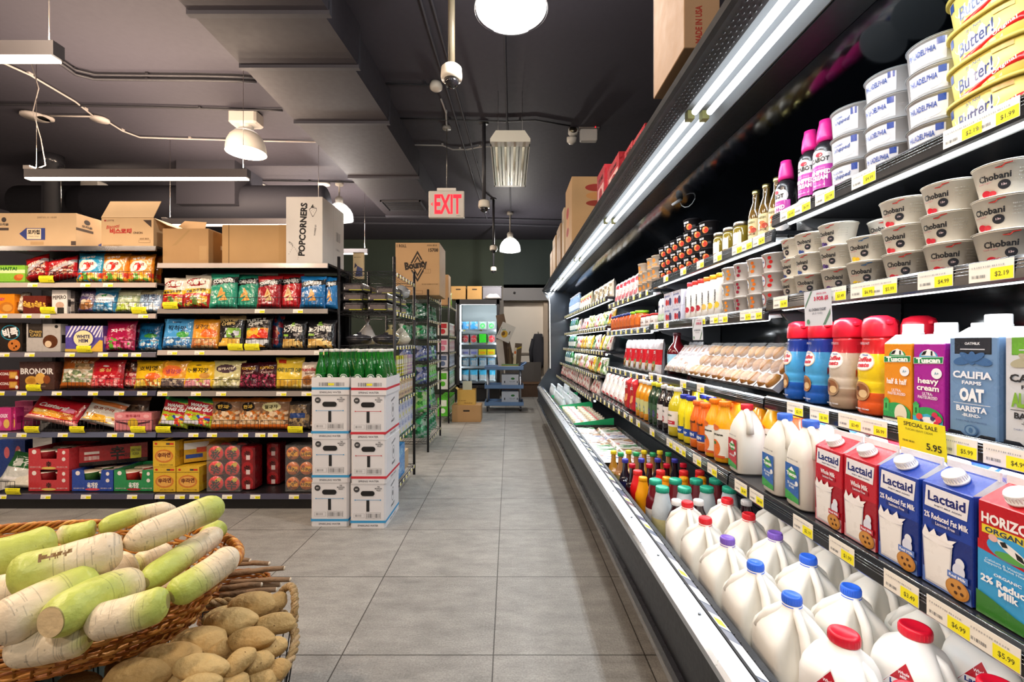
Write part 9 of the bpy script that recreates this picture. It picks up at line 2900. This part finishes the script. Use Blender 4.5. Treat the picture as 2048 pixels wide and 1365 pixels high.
def potato_mesh(seed):
 def b():
  mb = MB()
  n, m = 20, 28
  vs, fs = [], []
  for i in range(n + 1):
   ph = math.pi * i / n
   for j in range(m):
    th = 2 * math.pi * j / m
    d = Vector((math.cos(ph), math.sin(ph) * math.cos(th), math.sin(ph) * math.sin(th)))
    q = 1 + 0.16 * noise.noise(d * 1.1 + Vector((seed * 5.1, 0, 0))) + 0.035 * noise.noise(d * 3.5 + Vector((0, seed * 3.0, 0)))
    x = 0.064 * math.copysign(abs(d.x) ** 0.86, d.x)
    vs.append((x * q, 0.035 * d.y * q, 0.031 * d.z * q))
  for i in range(n):
   for j in range(m):
    fs.append((i * m + j, i * m + (j + 1) % m, (i + 1) * m + (j + 1) % m, (i + 1) * m + j))
  mb.add(vs, fs, ['c0a068', 'b8965e', 'c6a972'][seed % 3], 'potato', True)
  rg = random.Random(seed)
  for k in range(6):
   th, u = rg.uniform(0, 6.28), rg.uniform(-0.7, 0.7)
   x, rr_ = 0.062 * u, math.sqrt(1 - u * u)
   y, z_ = 0.0352 * rr_ * math.cos(th), 0.0312 * rr_ * math.sin(th)
   mb.lathe([(0.0022, -0.002), (0.001, 0.0016)], 6, '8a6a44', 'potato', c=(x, y, z_))
  return mb.build('potato')
 return b


PT = [(504, 1210, 88, .52, 10), (548, 1208, 62, .50, 70), (463, 1243, 98, .525, -4), (548, 1249, 78, .505, 12), (501, 1281, 86, .525, 8), (398, 1286, 108, .52, 6), (334, 1320, 118, .525, 8), (404, 1337, 106, .54, -6),
   (478, 1325, 66, .53, 75), (440, 1302, 56, .505, 20), (514, 1327, 62, .50, 40), (275, 1352, 120, .52, 3), (400, 1372, 76, .53, 5), (540, 1300, 62, .49, 50), (556, 1342, 46, .47, 80), (462, 1372, 70, .50, 10), (372, 1304, 66, .49, 30), (440, 1232, 60, .48, 40), (330, 1362, 80, .49, -20), (240, 1392, 90, .50, 0), (520, 1362, 62, .47, 15), (340, 1405, 90, .51, 20), (430, 1412, 90, .50, -10)]
PN = ['topmost at the back rim', 'by the rope handle', 'large smooth one at the back', 'second from the rope handle', 'round faced one in the middle of the aisle side', 'long lumpy one under the wicker basket', 'longest one toward the wicker basket', 'big pale one at the bottom middle',
   'upright one beside the big pale one', 'small one wedged in the middle', 'small one near the price tag', 'flat one at the bottom corner', 'bottom one cut by the photo edge', 'small one by the rope rim', 'narrow one behind the price tag', 'bottom one beside the upright one', 'half buried one under the long ones', 'half buried one at the back', 'half buried one at the bottom', 'hidden one at the bottom corner', 'one sunk against the wire side', 'one below the photo edge, first', 'one below the photo edge, second']
for i, (px, py, w, z_, an) in enumerate(PT):
 p = atz(px, py, z_ - 0.004)
 L = w * p[1] / F
 q = (p[0] - PC[0], p[1] - PC[1])
 k = L / 0.128
 put('pot%d' % (i % 5), potato_mesh(i % 5), p, 'brown potato, ' + PN[i], 'potato', rz=R(an), rx=R(random.uniform(-25, 25)), s=(k, max(k, 0.75), max(k, 0.75)))
for i in range(26):
 a, rr_ = i * 2.4, 0.235 * math.sqrt((i + 0.5) / 26)
 put('pot%d' % (i % 5), potato_mesh(i % 5), (PC[0] + rr_ * math.cos(a), PC[1] + rr_ * math.sin(a), 0.40 + (0.025 if i % 2 else 0.0)), 'brown potato buried in the lower layer of the wire basket', 'potato', rz=a * 3, s=(0.8, 0.8, 0.8), group='potatoes in the lower layer')

# burdock roots in a small basket
t = tag(empty('small_basket', (-0.95, 1.56, 0)), 'small brown basket behind the potatoes holding root sticks', 'basket')
mb = MB()
for i in range(12):
 z_ = 0.30 + i * 0.011
 mb.tube([((0.11 + 0.004 * ((k + i) % 2)) * math.cos(a), (0.08 + 0.004 * ((k + i) % 2)) * math.sin(a), z_) for k, a in [(k, 2 * math.pi * k / 40) for k in range(40)]], 0.005, 6, cols_w[i % 4], 'wicker', closed=True)
mb.build('weave', t)
mb = MB()
mb.lathe([(0.08, 0.0), (0.10, 0.30)], 20, '8a5a24', 'wicker')
mb.build('base', t)
ends = [((568, 1137), (455, 1150), .47), ((580, 1160), (462, 1166), .455), ((552, 1180), (440, 1192), .445), ((538, 1128), (450, 1128), .46), ((528, 1142), (440, 1150), .45), ((522, 1170), (440, 1178), .46), ((500, 1122), (440, 1120), .47), ((560, 1170), (452, 1184), .435)]
for i, (e, s_, z_) in enumerate(ends):
 a, b_ = Vector(atz(e[0], e[1], z_)), Vector(atz(s_[0], s_[1], z_))
 c = (a + b_) / 2
 mb = MB()
 mb.tube([tuple(a - c), tuple(a.lerp(b_, 0.35) - c + Vector((0, 0, 0.003))), tuple(a.lerp(b_, 0.7) - c), tuple(b_ - c)], [0.0075, 0.0085, 0.009, 0.009], 9, '86694c', 'potato')
 mb.tube([tuple(a - c + (a - b_).normalized() * 0.004), tuple(a - c)], [0.0055, 0.0074], 9, 'd8ccb8', 'potato')
 tag(mb.build('burdock_root', loc=tuple(c)), 'thin brown root stick with pale cut end, %s counted from the back' % ORD[i], 'burdock root')
